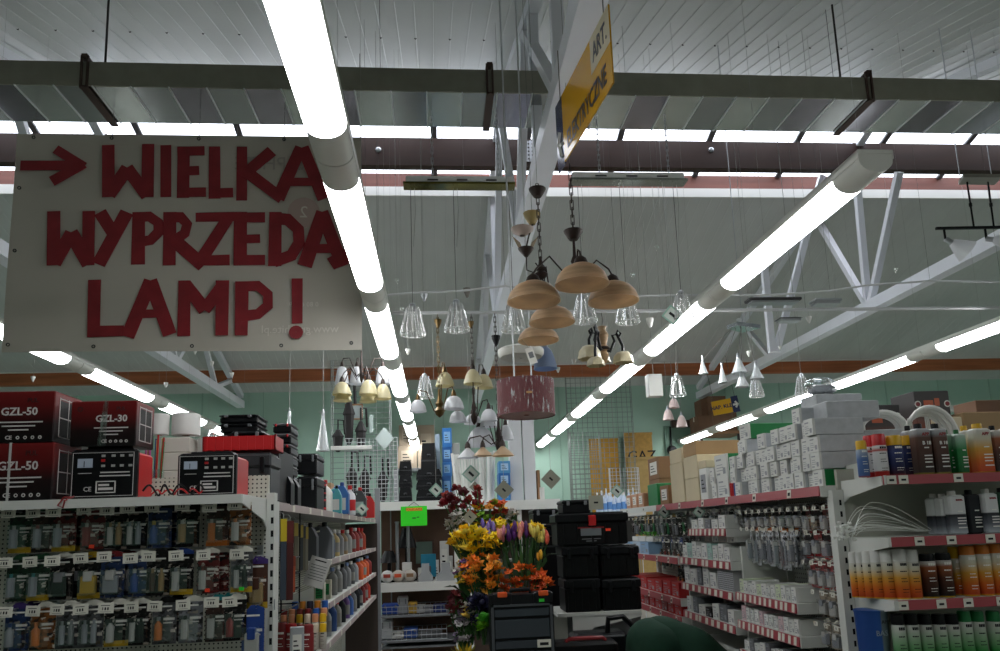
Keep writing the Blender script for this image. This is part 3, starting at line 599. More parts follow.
# loose charger leads
def lead(name, label, pts, m, r=.0035):
    o = MB().tube(pts, r, 6).build(name, m, smooth=True); return tag(o, label, 'cable', 'charger leads')
pts = []
for i in range(60):
    a = i/59; pts.append((c1x1+.03+a*.20, 2.585+.02*math.sin(9*a), GZ+.012+.022*abs(math.sin(11*a+.5))+.01*math.sin(23*a)))
lead('charger_lead', 'tangled black charger lead lying between the two chargers', pts, BLACK)
pts = [(c1x1+.05+.17*i/40, 2.60+.01*math.sin(i*.5), GZ+.009+.018*abs(math.sin(i*.33))) for i in range(41)]
lead('charger_lead', 'thin red charger lead coiled between the two chargers', pts, RED, .003)
q = P(60, 497, 2.53); lead('charger_lead', 'dark red lead looping over the shelf edge below the cartons', [(q.x+.02, 2.56, GZ+.008), (q.x+.01, 2.535, GZ+.006), (q.x-.005, 2.528, GZ-.02), (q.x+.012, 2.528, GZ-.028), (q.x+.015, 2.53, GZ-.005), (q.x+.03, 2.56, GZ+.01)], RD, .003)
# ---- goods on the rear half of the unit (behind the pegboard)
FOAM = mat('white_foam', '#dddcd8', .75, noise=.03, scale=20, bump=.2)
def roll(label, px0, px1, py0, py1, Y):
    a, b = P(px0, py1, Y), P(px1, py0, Y); r = (b.x-a.x)/2; t = thing('foam_roll', label, 'roll', ((a.x+b.x)/2, Y+r, a.z), 0, 'white rolls')
    MB().lathe([(r*.3, 0), (r, 0), (r, b.z-a.z-.006), (r*.96, b.z-a.z), (r*.3, b.z-a.z)], 24).build('wound_sheet', FOAM, t, smooth=True); MB().lathe([(r*.3, 0), (r*.3, b.z-a.z), (r*.24, b.z-a.z), (r*.24, 0)], 14).build('core', KRAFT, t, smooth=True)
    return t
CREAMW = mat('cream_white_card', '#cfcac0', .7)
def span_box(name, label, px0, px1, py0, py1, Y, d, m, group=None, cat='box', **k):
    """box whose front fills a measured rectangle on the plane y = Y"""
    a, b = P(px0, (py0+py1)/2, Y), P(px1, (py0+py1)/2, Y); zc0, zc1 = P((px0+px1)/2, py1, Y).z, P((px0+px1)/2, py0, Y).z
    return carton(name, label, cat, ((a.x+b.x)/2, Y+d/2, zc0), b.x-a.x, d, zc1-zc0, m, group=group, **k)
zt = GZ
for lab, p0, p1, q0, q1 in (('lowest cream carton under the white foam rolls', 158, 187, 467, 500), ('middle cream carton under the white foam rolls', 160, 186, 449, 467), ('top cream carton under the white foam rolls', 158, 188, 434, 449)):
    a = P(p0, 470, 3.05).x; b = P(p1, 470, 3.05).x; h = P(170, q0, 3.05).z-P(170, q1, 3.05).z
    carton('small_carton', lab, 'box', ((a+b)/2, 3.17, zt), b-a, .22, h, CREAMW, group='cream cartons behind the chargers'); zt += h+.0005
roll('left one of the two white foam rolls on the cream cartons', 146, 166, 413, 434, 3.06); roll('right one of the two white foam rolls on the cream cartons', 167, 196, 412, 434, 3.06)
bag = thing('plastic_bag', 'crumpled clear plastic bag beside the white foam rolls', 'bag', (P(206, 450, 3.1).x, 3.15, GZ))
bm = MB(); random.seed(3); z0 = P(206, 422, 3.1).z-GZ
bm.sphere((0, 0, z0*.5), .07, 16, 14, sc=(1, 1, z0/.14)); bm.v = [(x*(1+.25*math.sin(z*60+x*50)), y*(1+.2*math.sin(z*47)), max(0, z)) for x, y, z in bm.v]
bm.build('bag_film', film('bag_film', .5, '#f4f6f8', .2, streak=22), bag, smooth=True); MB().lathe([(.05, 0), (.05, z0*.8)], 12, cap0=True, cap1=True).build('white_rolls_inside', FOAM, bag, smooth=True)
cup = thing('pen_holder', 'clear tub packed with coloured pens behind the chargers', 'pen holder', (P(154, 470, 3.0).x, 3.0, GZ))
MB().lathe([(.035, 0), (.038, P(154, 470, 3.0).z-GZ)], 14, cap0=True).build('tub', film('tub_plastic', .3, '#cfe6e6', .15), cup, smooth=True)
for i in range(12):
    a = i*.9; hgt = P(154, 436, 3.0).z-GZ-random.random()*.03; MB().cyl((.022*math.cos(a), .022*math.sin(a), .004), (.034*math.cos(a), .034*math.sin(a), hgt), .004, 6).build('pen', (RED, GREEN, YL, BL, OR, hexmat('#c05a9a'))[i % 6], cup)
# ================================================================= LEFT AISLE SHELVING (runs away from the camera, faces +x)
AX, AB, A0, A1, AZ = -.72, -1.10, 3.02, 8.45, 1.80
ag = thing('shelving_unit', 'long aisle shelving unit left of the aisle with bottles and canisters', 'shelving')
MB().box(AB-.02, AB, A0, A1, .1, 1.78).build('back_panel', PEG, ag)
RAILP = mat('dusty_pink_rail', '#a99a98', .45)
def ag_shelf(z, y0, y1, x1=AX, n=8, m=RAILP):
    s = MB().box(AB, x1, y0, y1, z-.014, z).box(AB, x1, y0-.012, y0-.0005, z-.035, z).build('shelf', SHELFW, ag)
    o = Vector((1, 0, 0)); r = MB().box(x1, x1+.006, y0, y1, z-.034, z+.004).build('price_rail', m, s)
    for k in range(n):
        y = y0+(y1-y0)*(k+.5)/n+random.uniform(-.05, .05); MB().box(x1+.006, x1+.0075, y-.03, y+.03, z-.032, z+.002).build('price_ticket', TAGM, r)
ag_shelf(AZ, A0, A1, n=12)
MB().box(AB, AX, A0, A1, AZ-.022, AZ-.015).build('shelf_stiffener', mat('shelf_underside', '#8c8a88', .6), ag)
ag_shelf(1.487, 4.75, A1); ag_shelf(1.212, 4.9, A1); ag_shelf(.966, 3.05, A1, n=10)
upright(ag, P(282, 560, A0).x-.028, A0-.03, AZ-.01, '-y', w=.022); MB().box(AB, AB+.04, A1, A1+.04, 0, 1.9).build('upright', SHELFW, ag); MB().box(AB, AX+.02, A1+.005, A1+.025, 0, AZ-.04).build('end_panel', hexmat('#3a2f2a'), ag)
def onshelf(px, Y): return P(px, 500, Y).x
BKC = mat('black_case', '#101114', .38); DGC = mat('dark_grey_case', '#2c2f32', .45); REDC = mat('red_case', '#c01e22', .4); CLR = film('clear_lid', .35, '#dfe4e8', .15)
# top-shelf stack of black cases, nearest
def stack(px0, px1, Y, d, z, tops, names, m, lid, latch, cat='toolbox', name='organiser_case'):
    x0, x1 = P(px0, 460, Y).x, P(px1, 460, Y).x
    for t, n in zip(tops, names):
        h = t-z; toolcase(name, n, ((x0+x1)/2, Y+d/2, z), x1-x0, d, h, m, lid, latch, group='cases on the left aisle shelf', handle=False, cat=cat, ribs=False); z = t+.0006
    return z
zz = stack(228, 271, 3.06, .2, AZ, [P(250, 450, 3.06).z], ['dark grey plastic case with sloping grooves beside the single charger'], DGC, DGC, BKC)
t = thing('red_crate', 'long open red plastic tray on top of the grey case', 'tray', (P(239, 445, 3.08).x, 3.16, zz)); rw = P(277, 445, 3.08).x-P(204, 445, 3.08).x; rh = P(240, 436, 3.08).z-zz
MB().box(-rw/2, rw/2, -.08, .08, 0, .004).box(-rw/2, rw/2, -.08, -.075, 0, rh).box(-rw/2, rw/2, .075, .08, 0, rh).box(-rw/2, -rw/2+.005, -.08, .08, 0, rh).box(rw/2-.005, rw/2, -.08, .08, 0, rh).build('tray', REDC, t)
for i in range(9): MB().box(-rw*.46+i*rw*.11, -rw*.46+i*rw*.11+.008, -.083, -.08, 0, rh).build('rib', REDC, t)
toolcase('organiser_case', 'flat black case lying in the red tray', (P(246, 437, 3.08).x, 3.16, zz+rh*.25), .14, .13, P(246, 429, 3.08).z-zz-rh*.25, BKC, BKC, GREYM, 'cases on the left aisle shelf', handle=False, ribs=False)
z0 = GZ; names = ['lowest black organiser case left of the tall case stack', 'second black organiser case left of the tall case stack', 'upper black organiser case with a pale strap at the pile top']
x0, x1 = P(219, 425, 3.5).x, P(258, 425, 3.5).x
lv = [P(238, 433, 3.5).z, P(238, 423, 3.5).z, P(238, 414, 3.5).z]
MB().box(x0-.02, AX-.01, 3.42, 3.75, AZ, lv[0]-.09).build('display_plinth', BLACK, tag(put('display_plinth', None), 'black plinth under the left pile of organiser cases', 'plinth'))
zc = lv[0]-.0895
for n, tz in zip(names, lv):
    toolcase('organiser_case', n, ((x0+x1)/2, 3.6, zc), x1-x0, .22, tz-zc, BKC, BKC, GREYM, 'cases on the left aisle shelf', handle=False, ribs=False); zc = tz+.0006
# tall stack: seven flat cases
Yc = 3.9; x0, x1 = P(272, 450, Yc).x, P(291, 450, Yc).x; zs = AZ; hh = (P(284, 422, Yc).z-AZ)/8
for k in range(8):
    toolcase('organiser_case', f'{ORD[k]} flat black case from the bottom of the tall stack', ((x0+x1)/2, Yc+.11, zs), x1-x0, .22, hh-.0006, BKC, GREYM, REDC, 'tall stack of flat cases', handle=False, ribs=False); zs += hh
Yc = 3.55; x0 = P(279, 450, Yc).x
for k in range(2): jug('oil_canister', f'{("near", "far")[k]} black canister in front of the tall case stack', (P(279+k*8, 490, Yc+.3*k).x, Yc+.1+.3*k, AZ), .09, .09, .17, BKC, BKC, 'black canisters', rz=0)
Yc = 4.45; x0, x1 = P(296, 470, Yc).x, P(317, 470, Yc).x; zs = AZ
for k, tz in enumerate((P(306, 474, Yc).z, P(306, 452, Yc).z)): toolcase('power_tool_case', f'{("lower", "upper")[k]} rounded black tool case behind the tall stack', ((x0+x1)/2, Yc+.15, zs), x1-x0, .3, tz-zs, BKC, BKC, GREYM, 'rounded black tool cases', handle=False, ribs=False); zs = tz+.0006
# bottles standing along the top shelf edge
def drum(label, px, Y, z, r, h, m, m2):
    t = thing('black_drum', label, 'drum', (P(px, 495, Y).x, Y, z), 0, 'black drums with red rings'); MB().lathe([(r*.95, 0), (r, .008), (r, h-.008), (r*.95, h)], 18, cap0=True, cap1=True).build('drum_body', m, t, smooth=True); MB().lathe([(r*1.02, h*.74), (r*1.02, h*.88)], 18).build('ring', m2, t, smooth=True); MB().lathe([(r*1.01, h*.2), (r*1.01, h*.32)], 18).build('ring', m2, t, smooth=True)
drum('lower black drum with red rings near the shelf end', 318, 5.0, AZ, .055, .10, BLACK, REDC); drum('upper black drum with red rings stacked on another', 318, 5.0, AZ+.101, .055, .10, BLACK, REDC)
BOT = 'bottles on the top aisle shelf'
bottle('coolant_bottle', 'white bottle behind the stacked black drums', (P(324, 495, 5.3).x, 5.3, AZ), .06, .24, WHITE, RED, BOT)
jug('coolant_canister', 'blue coolant canister on the top aisle shelf', (P(341, 500, 5.6).x, 5.6, AZ), .12, .09, .24, hexmat('#2c5f9e'), hexmat('#1b3a78'), BOT, WH)
jug('coolant_canister', 'teal coolant canister in front of the blue one', (P(336, 500, 5.35).x, 5.35, AZ), .08, .07, .2, hexmat('#3f8f96'), BLACK, BOT, WH)
bottle('cleaner_bottle', 'white and red bottle between the blue canister and the dark one', (P(350, 510, 6.0).x, 6.0, AZ), .045, .24, hexmat('#d5d6d8'), RED, BOT, label_m=RED)
bottle('cleaner_bottle', 'slim red bottle beside the white and red bottle', (P(346, 510, 5.95).x, 5.9, AZ), .03, .2, RED, RED, BOT)
jug('oil_canister', 'dark oil canister near the far end of the top shelf', (P(359, 512, 6.6).x, 6.6, AZ), .13, .09, .26, hexmat('#2f3437'), RED, BOT, hexmat('#7d8f8c'))
jug('oil_canister', 'red canister at the far end of the top shelf', (P(369, 515, 7.3).x, 7.3, AZ), .11, .09, .24, RED, BLACK, BOT)
carton('small_carton', 'tan carton standing between the drums and the blue canister', 'box', (P(335, 490, 6.1).x-.1, 6.1, AZ), .16, .16, .27, mat('tan_card', '#a98867', .8))
# first bay: long goods hanging from hooks
def strip_pack(label, px, Y, py0, py1, w, m, head):
    a = P(px, py0, Y); h = a.z-P(px, py1, Y).z; t = thing('wiper_pack', label, 'packet', (a.x, Y, a.z), .35, 'long packs hanging in the first bay')
    MB().box(-w/2, w/2, -.012, .012, -h, 0).build('sleeve', m, t); MB().box(-w/2-.001, w/2+.001, -.013, .013, -h*.28, 0).build('header', head, t); MB().tube([(0, 0, 0), (0, 0, .02), (0, .05, .03), (-.2, .2, .03)], .002, 5).build('hanger', CHROME, t)
strip_pack('dark long pack with a white header hanging nearest the upright', 277, 3.25, 518, 620, .02, hexmat('#2b3038'), hexmat('#8f9498')); strip_pack('long black pack with a bright yellow header', 283.5, 3.3, 519, 600, .024, hexmat('#3c4654'), hexmat('#c9b021'))
strip_pack('long dark red pack hanging beside the yellow-headed one', 290, 3.5, 521, 600, .03, hexmat('#4a1414'), hexmat('#5c1a18')); strip_pack('orange and black slim pack hanging in the first bay', 293, 3.7, 556, 592, .02, hexmat('#b5512c'), hexmat('#8c3c24'))
for k in range(5):
    strip_pack(f'{ORD[k]} grey patterned long pack along the rack wires', 296+k*2.6, 3.95+.14*k, 523+k, 570, .018, (hexmat('#6b6655'), hexmat('#8a8577'), hexmat('#3f4347'))[k % 3], (hexmat('#b7a04a'), hexmat('#44464a'))[k % 2])
# wire rack in the first bay
wr = thing('wire_rack', 'black wire rack hanging in the first bay behind the hanging packs', 'wire rack', (0, 0, 0)); yy = (3.55, 4.0); xs_ = (AB+.03, AX-.02)
for z in (1.3, 1.38, 1.46, 1.54): MB().tube([(xs_[0], yy[0], z), (xs_[1], yy[0], z), (xs_[1], yy[1], z), (xs_[0], yy[1], z), (xs_[0], yy[0], z)], .004, 5).build('rail_wire', BLACK, wr)
for x in xs_:
    for y in yy: MB().cyl((x, y, 1.3), (x, y, AZ-.024), .004, 5).build('post', BLACK, wr)
# stepped display of paint pens and spray cans on the lowest visible shelf
CAPC = dict(b='#1d57a8', o='#d98a1e', n='#20223c', p='#d9946b', y='#e0b51d', r='#7e1a1c', w='#d6c9b4')
steps = [('bonob', 601, 4.78), ('rprrbp', 608.5, 4.70), ('ppywpy', 614, 4.62), ('rprrwy', 624, 4.52)]
ra = thing('stepped_rack', 'stepped black rack holding rows of paint cans', 'rack', (0, 0, .967)); xl, xrr = AB+.02, AX-.03
for s, (cs, py, Y) in enumerate(steps):
    zc = P(310, py, Y).z-.145; MB().box(xl, xrr, Y-.035, Y+.035, 0, zc-.967).build('step', BLACK, ra)
    for k, ch in enumerate(cs):
        px = (295, 284, 284, 285)[s]+k*((30, 40, 39, 38)[s]/(len(cs)-1))
        x = P(px, py, Y).x; can('paint_can', f'small paint can with {dict(b="blue", o="orange", n="navy", p="peach", y="yellow", r="dark red", w="cream")[ch]} cap, {ORD[k]} in step {["four", "three", "two", "one"][s]} of the rack', (x, Y, zc), .0215, .145, hexmat('#b8b3a8') if s > 1 else hexmat('#55504c'), hexmat(CAPC[ch], .35), 'small paint cans on the stepped rack', cap_h=.3, txt=INK)
for k, px in enumerate((282, 291, 308)):
    can('spray_can', f'dark red spray can, {ORD[k]} from the left in front of the stepped rack', (P(px, 640, 4.36).x, 4.36, .967), .033, .2-(.01*k), RD, (RD, RED, RD)[k], 'dark red spray cans', cap_h=.2)
carton('leaflet_box', 'white printed box standing in front of the red spray cans', 'box', (P(297, 640, 4.2).x, 4.2, .967), .075, .05, .19, hexmat('#a9acb0'), tag_face=PAPER, rz=.2)
lf = P(288, 572, 3.3); nt_ = thing('notice_sheet', 'tilted white typed notice hanging from the second aisle shelf', 'notice', (P(318, 572, 4.65).x, 4.62, P(318, 572, 4.65).z), 0, rot=(0, .32, .1))
MB().box(-.062, .062, -.001, .001, -.09, .09).build('sheet', mat('notice_paper', '#b4b4b0', .7), nt_); print_block(nt_, -.0012, .07, 0, (.07,), INK, .008); print_block(nt_, -.0012, .04, 0, (.1, .095, .1, .085, .1, .09), mat('typed_grey', '#55565a', .7), .004, .017)
LBG = hexmat('#8d8c86')
# second bay shelves: grey canisters, bottles, orange and red packs
G2 = 'goods on the second aisle shelf'
for k, (px, Y, w_, h_, m) in enumerate(((309, 4.95, .11, .245, '#4a4d50'), (323, 5.15, .14, .25, '#63676b'))):
    jug('grey_canister', f'{("left", "right")[k]} large grey ribbed canister on the second aisle shelf', (P(px, 555, Y).x, Y, 1.487), w_, .1, h_, hexmat(m), BLACK, G2)
for k, (px, Y, c, cp) in enumerate(((333, 5.45, '#3c4c66', BLACK), (339, 5.7, '#b6a06a', WHITE), (344, 5.95, '#8a8b8a', WHITE), (349, 6.2, '#9a7f5c', RED), (353, 6.5, '#a4a4a0', WHITE), (357, 6.8, '#8e2420', RED), (361, 7.1, '#9a2c22', WHITE), (365, 7.4, '#861a1a', RED), (368, 7.7, '#b03c1c', RED))):
    bottle('cleaner_bottle', f'{ORD[k]} bottle after the grey canisters on the second aisle shelf', (AX-.08, Y, 1.487), .045, .2 if k < 5 else .22, hexmat(c), cp, G2, label_m=LBG if k % 2 else None)
G3 = 'goods on the third aisle shelf'
for k in range(12):
    Y = 4.98+.285*k; c = ('#3c4a34', '#1f4a2c', '#8a8a86', '#8f908d', '#6e6f72', '#85888a', '#57585c', '#9aa0a6', '#d8551f', '#e0601c', '#d8551f', '#8e2420')[k]
    if k < 2: carton('seed_box', f'{("near", "far")[k]} green and cream small box on the third aisle shelf', 'box', (AX-.07, Y, 1.212), .07, .05, .13, hexmat('#c9c8b4'), tag_face=GREEN, group=G3)
    else: bottle('cleaner_bottle', f'{ORD[k-2]} tall bottle on the third aisle shelf', (AX-.07, Y, 1.212), .038 if k < 8 else .055, .2, hexmat(c), (WHITE, BLACK, hexmat('#7a8fb5'))[k % 3], G3, label_m=LBG if k % 3 == 0 else None)
G4 = 'goods on the lowest visible aisle shelf'
for k in range(13):
    Y = 4.95+.26*k; c = ('#c8a51e', '#9a9fa4', '#2c4f8c', '#96968f', '#24282c', '#6a4a8a', '#3f6ab0', '#7f8286', '#222428', '#2f3440', '#861a1a', '#8e2420', '#c83a24')[k]
    bottle('lubricant_bottle', f'{ORD[k]} bottle from the near end of the lowest visible aisle shelf', (AX-.06, Y, .966), .034, .19+.01*(k % 3), hexmat(c), (RED, BLACK, YL)[k % 3], G4, label_m=LBG if k % 2 else None)
# ================================================================= REAR SHELVING AT THE END OF THE AISLE (faces the camera)
RY = 8.6; KS = 1.0
def zpx(px, py, Y): return P(px, py, Y).z
ru = thing('shelving_unit', 'grey end-of-aisle shelving with lamps, kettles and wire baskets', 'shelving')
x0, x1 = P(378, 560, RY).x, P(457, 560, RY).x
RZ1, RZ2 = zpx(420, 501, RY), zpx(420, 582, RY)
postm = mat('grey_post', '#8b8d90', .45, .2); MB().box(x0-.03, x0+.03, RY-.03, RY+.03, 0, RZ1+.16).build('post', postm, ru); MB().box(x1-.03, x1+.03, RY-.03, RY+.03, 0, RZ1).build('post', WHITE, ru)
MB().box(x0, x1+.6, RY+.5, RY+.52, 0, RZ1).build('back_panel', mat('brown_hardboard', '#5e4434', .7, noise=.15, scale=4), ru)
for z, m in ((RZ1, WHITE), (RZ2, WHITE)): MB().box(x0+.03, x1-.03, RY, RY+.5, z-.03, z).box(x0+.03, x1-.03, RY-.01, RY, z-.1, z).build('shelf', m, ru)
for k, py in enumerate((615, 640, 646)):
    z = zpx(420, py, RY); s = MB().box(x0+.03, x1-.03, RY, RY+.5, z-.02, z).build('shelf', mat('dark_shelf', '#6f7275', .5), ru)
def basket(label, px0, px1, py0, py1, Y, d, z, m):
    t = thing('wire_basket', label, 'basket', (P(px0, py1, Y).x, Y, z), 0, 'wire baskets on the rear shelving'); w = P(px1, py1, Y).x-P(px0, py1, Y).x; h = zpx(px0, py0, Y)-zpx(px0, py1, Y)
    for i, zz in enumerate((0.004, h/2, h)): MB().tube([(0, 0, zz), (w, 0, zz), (w, d, zz), (0, d, zz), (0, 0, zz)], .004, 5).build('rim_wire', m, t)
    for i in range(14): MB().tube([(w*i/13, 0, h), (w*i/13, 0, .004), (w*i/13, d, .004), (w*i/13, d, h)], .0025, 4).build('wire', m, t)
    return t
bz = zpx(420, 615, RY); basket('upper wire basket with blue goods on the rear shelving', 381, 452, 605, 614, RY+.01, .4, bz+.001, CHROME)
bz2 = zpx(420, 640, RY); basket('lower wire basket with pale goods on the rear shelving', 381, 447, 629, 639, RY+.01, .4, bz2+.001, CHROME)
for k, (px, c, w_, h_) in enumerate(((391, '#24479c', .2, .12), (403, '#9a9c9e', .12, .2), (413, '#c9a23c', .1, .13), (421, '#b9babc', .1, .09), (428, '#8d9095', .12, .08), (440, '#2d3e7c', .16, .09))):
    toolcase('boxed_fitting', f'{ORD[k]} packed fitting in the upper wire basket', (P(px, 610, RY+.2).x, RY+.2, bz+.01), w_*KS, .2, h_*KS, hexmat(c), hexmat(c), GREYM, 'goods in the wire baskets', handle=False, ribs=False, cat='packed fitting')
for k, (px, c, w_, h_) in enumerate(((387, '#b9bbbd', .14, .22), (398, '#d0d0cc', .14, .08), (411, '#27509e', .16, .12), (425, '#6d6f72', .16, .07), (436, '#6a6c6e', .12, .08))):
    toolcase('boxed_fitting', f'{ORD[k]} packed fitting in the lower wire basket', (P(px, 632, RY+.2).x, RY+.2, bz2+.01), w_*KS, .2, h_*KS, hexmat(c), hexmat(c), GREYM, 'goods in the wire baskets', handle=False, ribs=False, cat='packed fitting')
# middle shelf: table lamps, small appliances, boxed goods
def desk_lamp(label, px, py, Y, z, h, m):
    t = thing('table_lamp', label, 'lamp', (P(px, py, Y).x, Y, z), 0, 'lamps on the rear shelving')
    h *= KS; MB().lathe([(.001, 0), (.12, 0), (.12, .02), (.03, .04), (.022, h*.4), (.02, h*.62)], 14).build('stem', m, t, smooth=True); MB().lathe([(.05, h), (.12, h*.62)], 14).build('shade', m, t, smooth=True)
desk_lamp('dark lantern-shaped lamp at the left of the rear shelf', 389, 560, RY+.25, RZ2, .36, BLACK)
desk_lamp('tall black lamp on the rear shelf beside the steel tube', 407, 560, RY+.3, RZ2, .62, BLACK)
for k, (px, h_) in enumerate(((397.5, .68), (408.5, .74))): t = thing('steel_tube', f'{("left", "right")[k]} upright steel tube on the rear shelf', 'tube', (P(px, 560, RY+.2).x, RY+.2, RZ2), 0, 'steel tubes'); MB().lathe([(.05, 0), (.05, .01), (.02, .012), (.02, h_), (.026, h_), (.026, h_+.02)], 12, cap0=True, cap1=True).build('tube_body', mat('brushed_tube', '#9a9da0', .35, .6), t, smooth=True)
for k, (px, c, c2) in enumerate(((387, '#c9c9c6', '#9b3a2c'), (398, '#b8b0a4', '#d0502c'), (410, '#bdb7ad', '#8a6a4c'))):
    t = thing('wrapped_pack', f'{ORD[k]} clear-wrapped bulging pack at the rear shelf front', 'packet', (P(px, 578, RY+.05).x, RY+.1, RZ2), 0, 'wrapped packs on the rear shelf'); MB().sphere((0, 0, .07), .1, 12, 8, sc=(.75, .6, .7)).build('filling', hexmat(c), t, smooth=True); MB().box(-.04, .04, -.075, -.055, .06, .1).build('label', hexmat(c2), t)
    for o in t.children: pass
carton('switch_box', 'white box with a red square on the rear shelf', 'box', (P(407, 565, RY+.2).x, RY+.2, RZ2), .11, .1, .22, WHITE, tag_face=None)
MB().box(-.02, .02, -.0535, -.051, .08, .12).build('red_square', RED, [o for o in bpy.data.objects if o.get('label') == 'white box with a red square on the rear shelf'][0])
fl = span_box('folder', 'turquoise framed board standing on the rear shelf', 421, 436, 554, 577, RY+.3, .03, hexmat('#1f8fb0'), cat='board'); 
for k, (px0, px1, py0) in enumerate(((418, 422, 568), (424, 431, 566), (435, 439, 560), (440, 449, 541), (444, 453, 556))):
    span_box('boxed_lamp', f'{ORD[k]} white boxed item right of the turquoise board', px0, px1, py0, 581, RY+.25+.03*k, .08, (SHELFW, GREYM, WHITE, WHITE, SHELFW)[k], 'white boxed items on the rear shelf', tag_face=PAPER if k > 1 else None)
for k, (px0, px1) in enumerate(((418, 433), (437, 455))):
    t = thing('cooker_hood', f'{("left", "right")[k]} grey funnel-shaped hood at the rear shelf front', 'hood', (P((px0+px1)/2, 580, RY+.03).x, RY+.12, RZ2), 0, 'grey hoods'); w_ = (P(px1, 580, RY).x-P(px0, 580, RY).x)/2
    MB().prism([(-w_, 0), (w_, 0), (w_, .05), (w_*.5, .11), (w_*.5, .2), (-w_*.5, .2), (-w_*.5, .11), (-w_, .05)], (-.1, .1), 'y').build('hood_body', mat('hood_grey', '#a4a7a8', .4), t)
q = P(424, 545, RY+.46); t = thing('framed_mirror', 'small dark-framed mirror against the rear hardboard', 'mirror', (q.x, RY+.46, q.z-.1)); MB().box(-.12, .12, 0, .02, -.14, .16).build('frame', hexmat('#4a2c20'), t); MB().box(-.1, .1, -.003, 0, -.12, .14).build('glass', mat('mirror_glass', '#8e9a94', .1, .6), t)
MB().box(-.04, .04, -.05, .03, RZ2-q.z+.1, -.14).build('stand', hexmat('#4a2c20'), t)
gs = P(414, 516, RY-.05); t = thing('paper_notice', 'fluorescent green paper notice hung on the rear shelf edge', 'notice', (gs.x, RY-.05, gs.z)); w_ = P(427, 516, RY).x-P(401, 516, RY).x; h_ = zpx(414, 507.5, RY)-zpx(414, 527, RY)
MB().box(-w_/2, w_/2, -.002, .002, -h_/2, h_/2).build('sheet', mat('fluorescent_green', '#2fe01a', .6), t); MB().box(-w_*.29, w_*.32, -.004, -.002, h_*.26, h_*.42).build('heading_block', mat('orange_heading', '#e0a020', .6), t); text('POLECAMY', h_*.17, RED, t, (0, -.005, h_*.34)); MB().box(-.02, .02, -.003, -.002, -.03, -.015).box(.03, .06, -.003, -.002, -.02, -.01).build('handwriting', mat('green_ink', '#12501a', .6), t)
MB().tube([(-w_*.2, 0, h_/2), (0, .03, h_*.72), (w_*.2, 0, h_/2)], .003, 4).build('string', INK, t)
# goods standing on top of the rear shelving
TOPG = 'goods on top of the rear shelving'
zc = RZ1
def topbox(name, label, px0, px1, py0, py1, Y, d, m, base=None, cat='box', **k):
    a, b = P(px0, py1, Y).x, P(px1, py1, Y).x; z0 = base if base is not None else zpx(px0, py1, Y); h = zpx((px0+px1)/2, py0, Y)-z0
    return carton(name, label, cat, ((a+b)/2, Y+d/2, z0), b-a, d, h, m, group=TOPG, **k), z0+h
BEIGE = mat('beige_cardboard', '#a3937f', .8, noise=.05, scale=4)
WRY = 14.3; WRZ = zpx(416, 468, WRY); wk = thing('storage_rack', 'tall grey rack against the back wall carrying beige cartons', 'rack', (0, WRY, 0)); xa, xb = P(394, 468, WRY).x, P(441, 468, WRY).x
MB().box(xa, xb, 0, .6, WRZ-.05, WRZ).build('shelf', GREYM, wk); MB().box(xa, xb, 0, .6, 1.4, 1.45).build('shelf', GREYM, wk)
for x in (xa+.03, xb-.03):
    for y in (.03, .57): MB().box(x-.03, x+.03, y-.03, y+.03, 0, WRZ-.05).build('post', postm, wk)
DRW = hexmat('#b8a994')
t1, z1 = topbox('printed_carton', 'lower left beige carton with a lantern drawing on the wall rack', 398, 417, 446, 468, WRY+.05, .4, BEIGE, WRZ, tag_face=DRW)
t1, z2 = topbox('printed_carton', 'upper left beige carton with a lantern drawing on the wall rack', 399, 417, 425, 446, WRY+.05, .4, BEIGE, z1+.001, tag_face=DRW)
t1, z3 = topbox('printed_carton', 'right beige carton with a small drawing under the domed light', 418, 435, 425, 468, WRY+.05, .4, BEIGE, WRZ, tag_face=DRW)
def blackcase(label, px0, px1, py0, py1, Y, d, z=None):
    a, b = P(px0, py1, Y).x, P(px1, py1, Y).x; z0 = z if z is not None else zpx(px0, py1, Y); h = zpx((px0+px1)/2, py0, Y)-z0; w_ = b-a
    t = thing('drill_case', label, 'case', ((a+b)/2, Y+d/2, z0), 0, 'black cases on top of the rear shelving')
    MB().prism([(-w_/2, 0), (w_/2, 0), (w_*.48, h*.5), (w_*.40, h), (-w_*.40, h), (-w_*.48, h*.5)], (-d/2, d/2), 'y').build('case_shell', BKC, t); MB().tube([(-w_*.1, -d*.4, h*.45), (-w_*.06, -d*.5-.02, h*.55), (w_*.06, -d*.5-.02, h*.55), (w_*.1, -d*.4, h*.45)], .01, 5).build('handle', DGC, t); MB().box(-w_*.5, w_*.5, -d*.5-.004, -d*.5, h*.3, h*.36).build('seam', DGC, t)
    return z0+h
z = RZ1
for k, (a, b) in enumerate(((500, 487), (487, 475), (475, 461))): z = blackcase(f'{ORD[k]} black tool case from the bottom of the left rear stack', 399, 412, b, a, RY+.02, .24, z+.0006)
z = RZ1
for k, (a, b) in enumerate(((500, 489), (489, 479), (479, 469))): z = blackcase(f'{ORD[k]} black tool case from the bottom of the right rear stack', 416, 442, b, a, RY+.02, .24, z+.0006)
z = blackcase('upright black case on top of the right rear stack', 421, 437, 443, 469, RY+.06, .2, z+.0006)
z = RZ1
for k, (a, b) in enumerate(((500, 476), (476, 462), (462, 447), (447, 428))):
    t, z = topbox('blue_box', f'{ORD[k]} blue printed box from the bottom of the slim pile', 442.5, 452, b, a, RY+.28, .2, (hexmat('#1f5fa4'), hexmat('#2a74bd'))[k % 2], z+.0006, tag_face=hexmat('#7fb0dc'))
topbox('slim_panel', 'pale blue slim panel leaning beside the blue boxes', 436, 441, 434, 500, RY+.3, .08, hexmat('#9fb2c4'), RZ1)
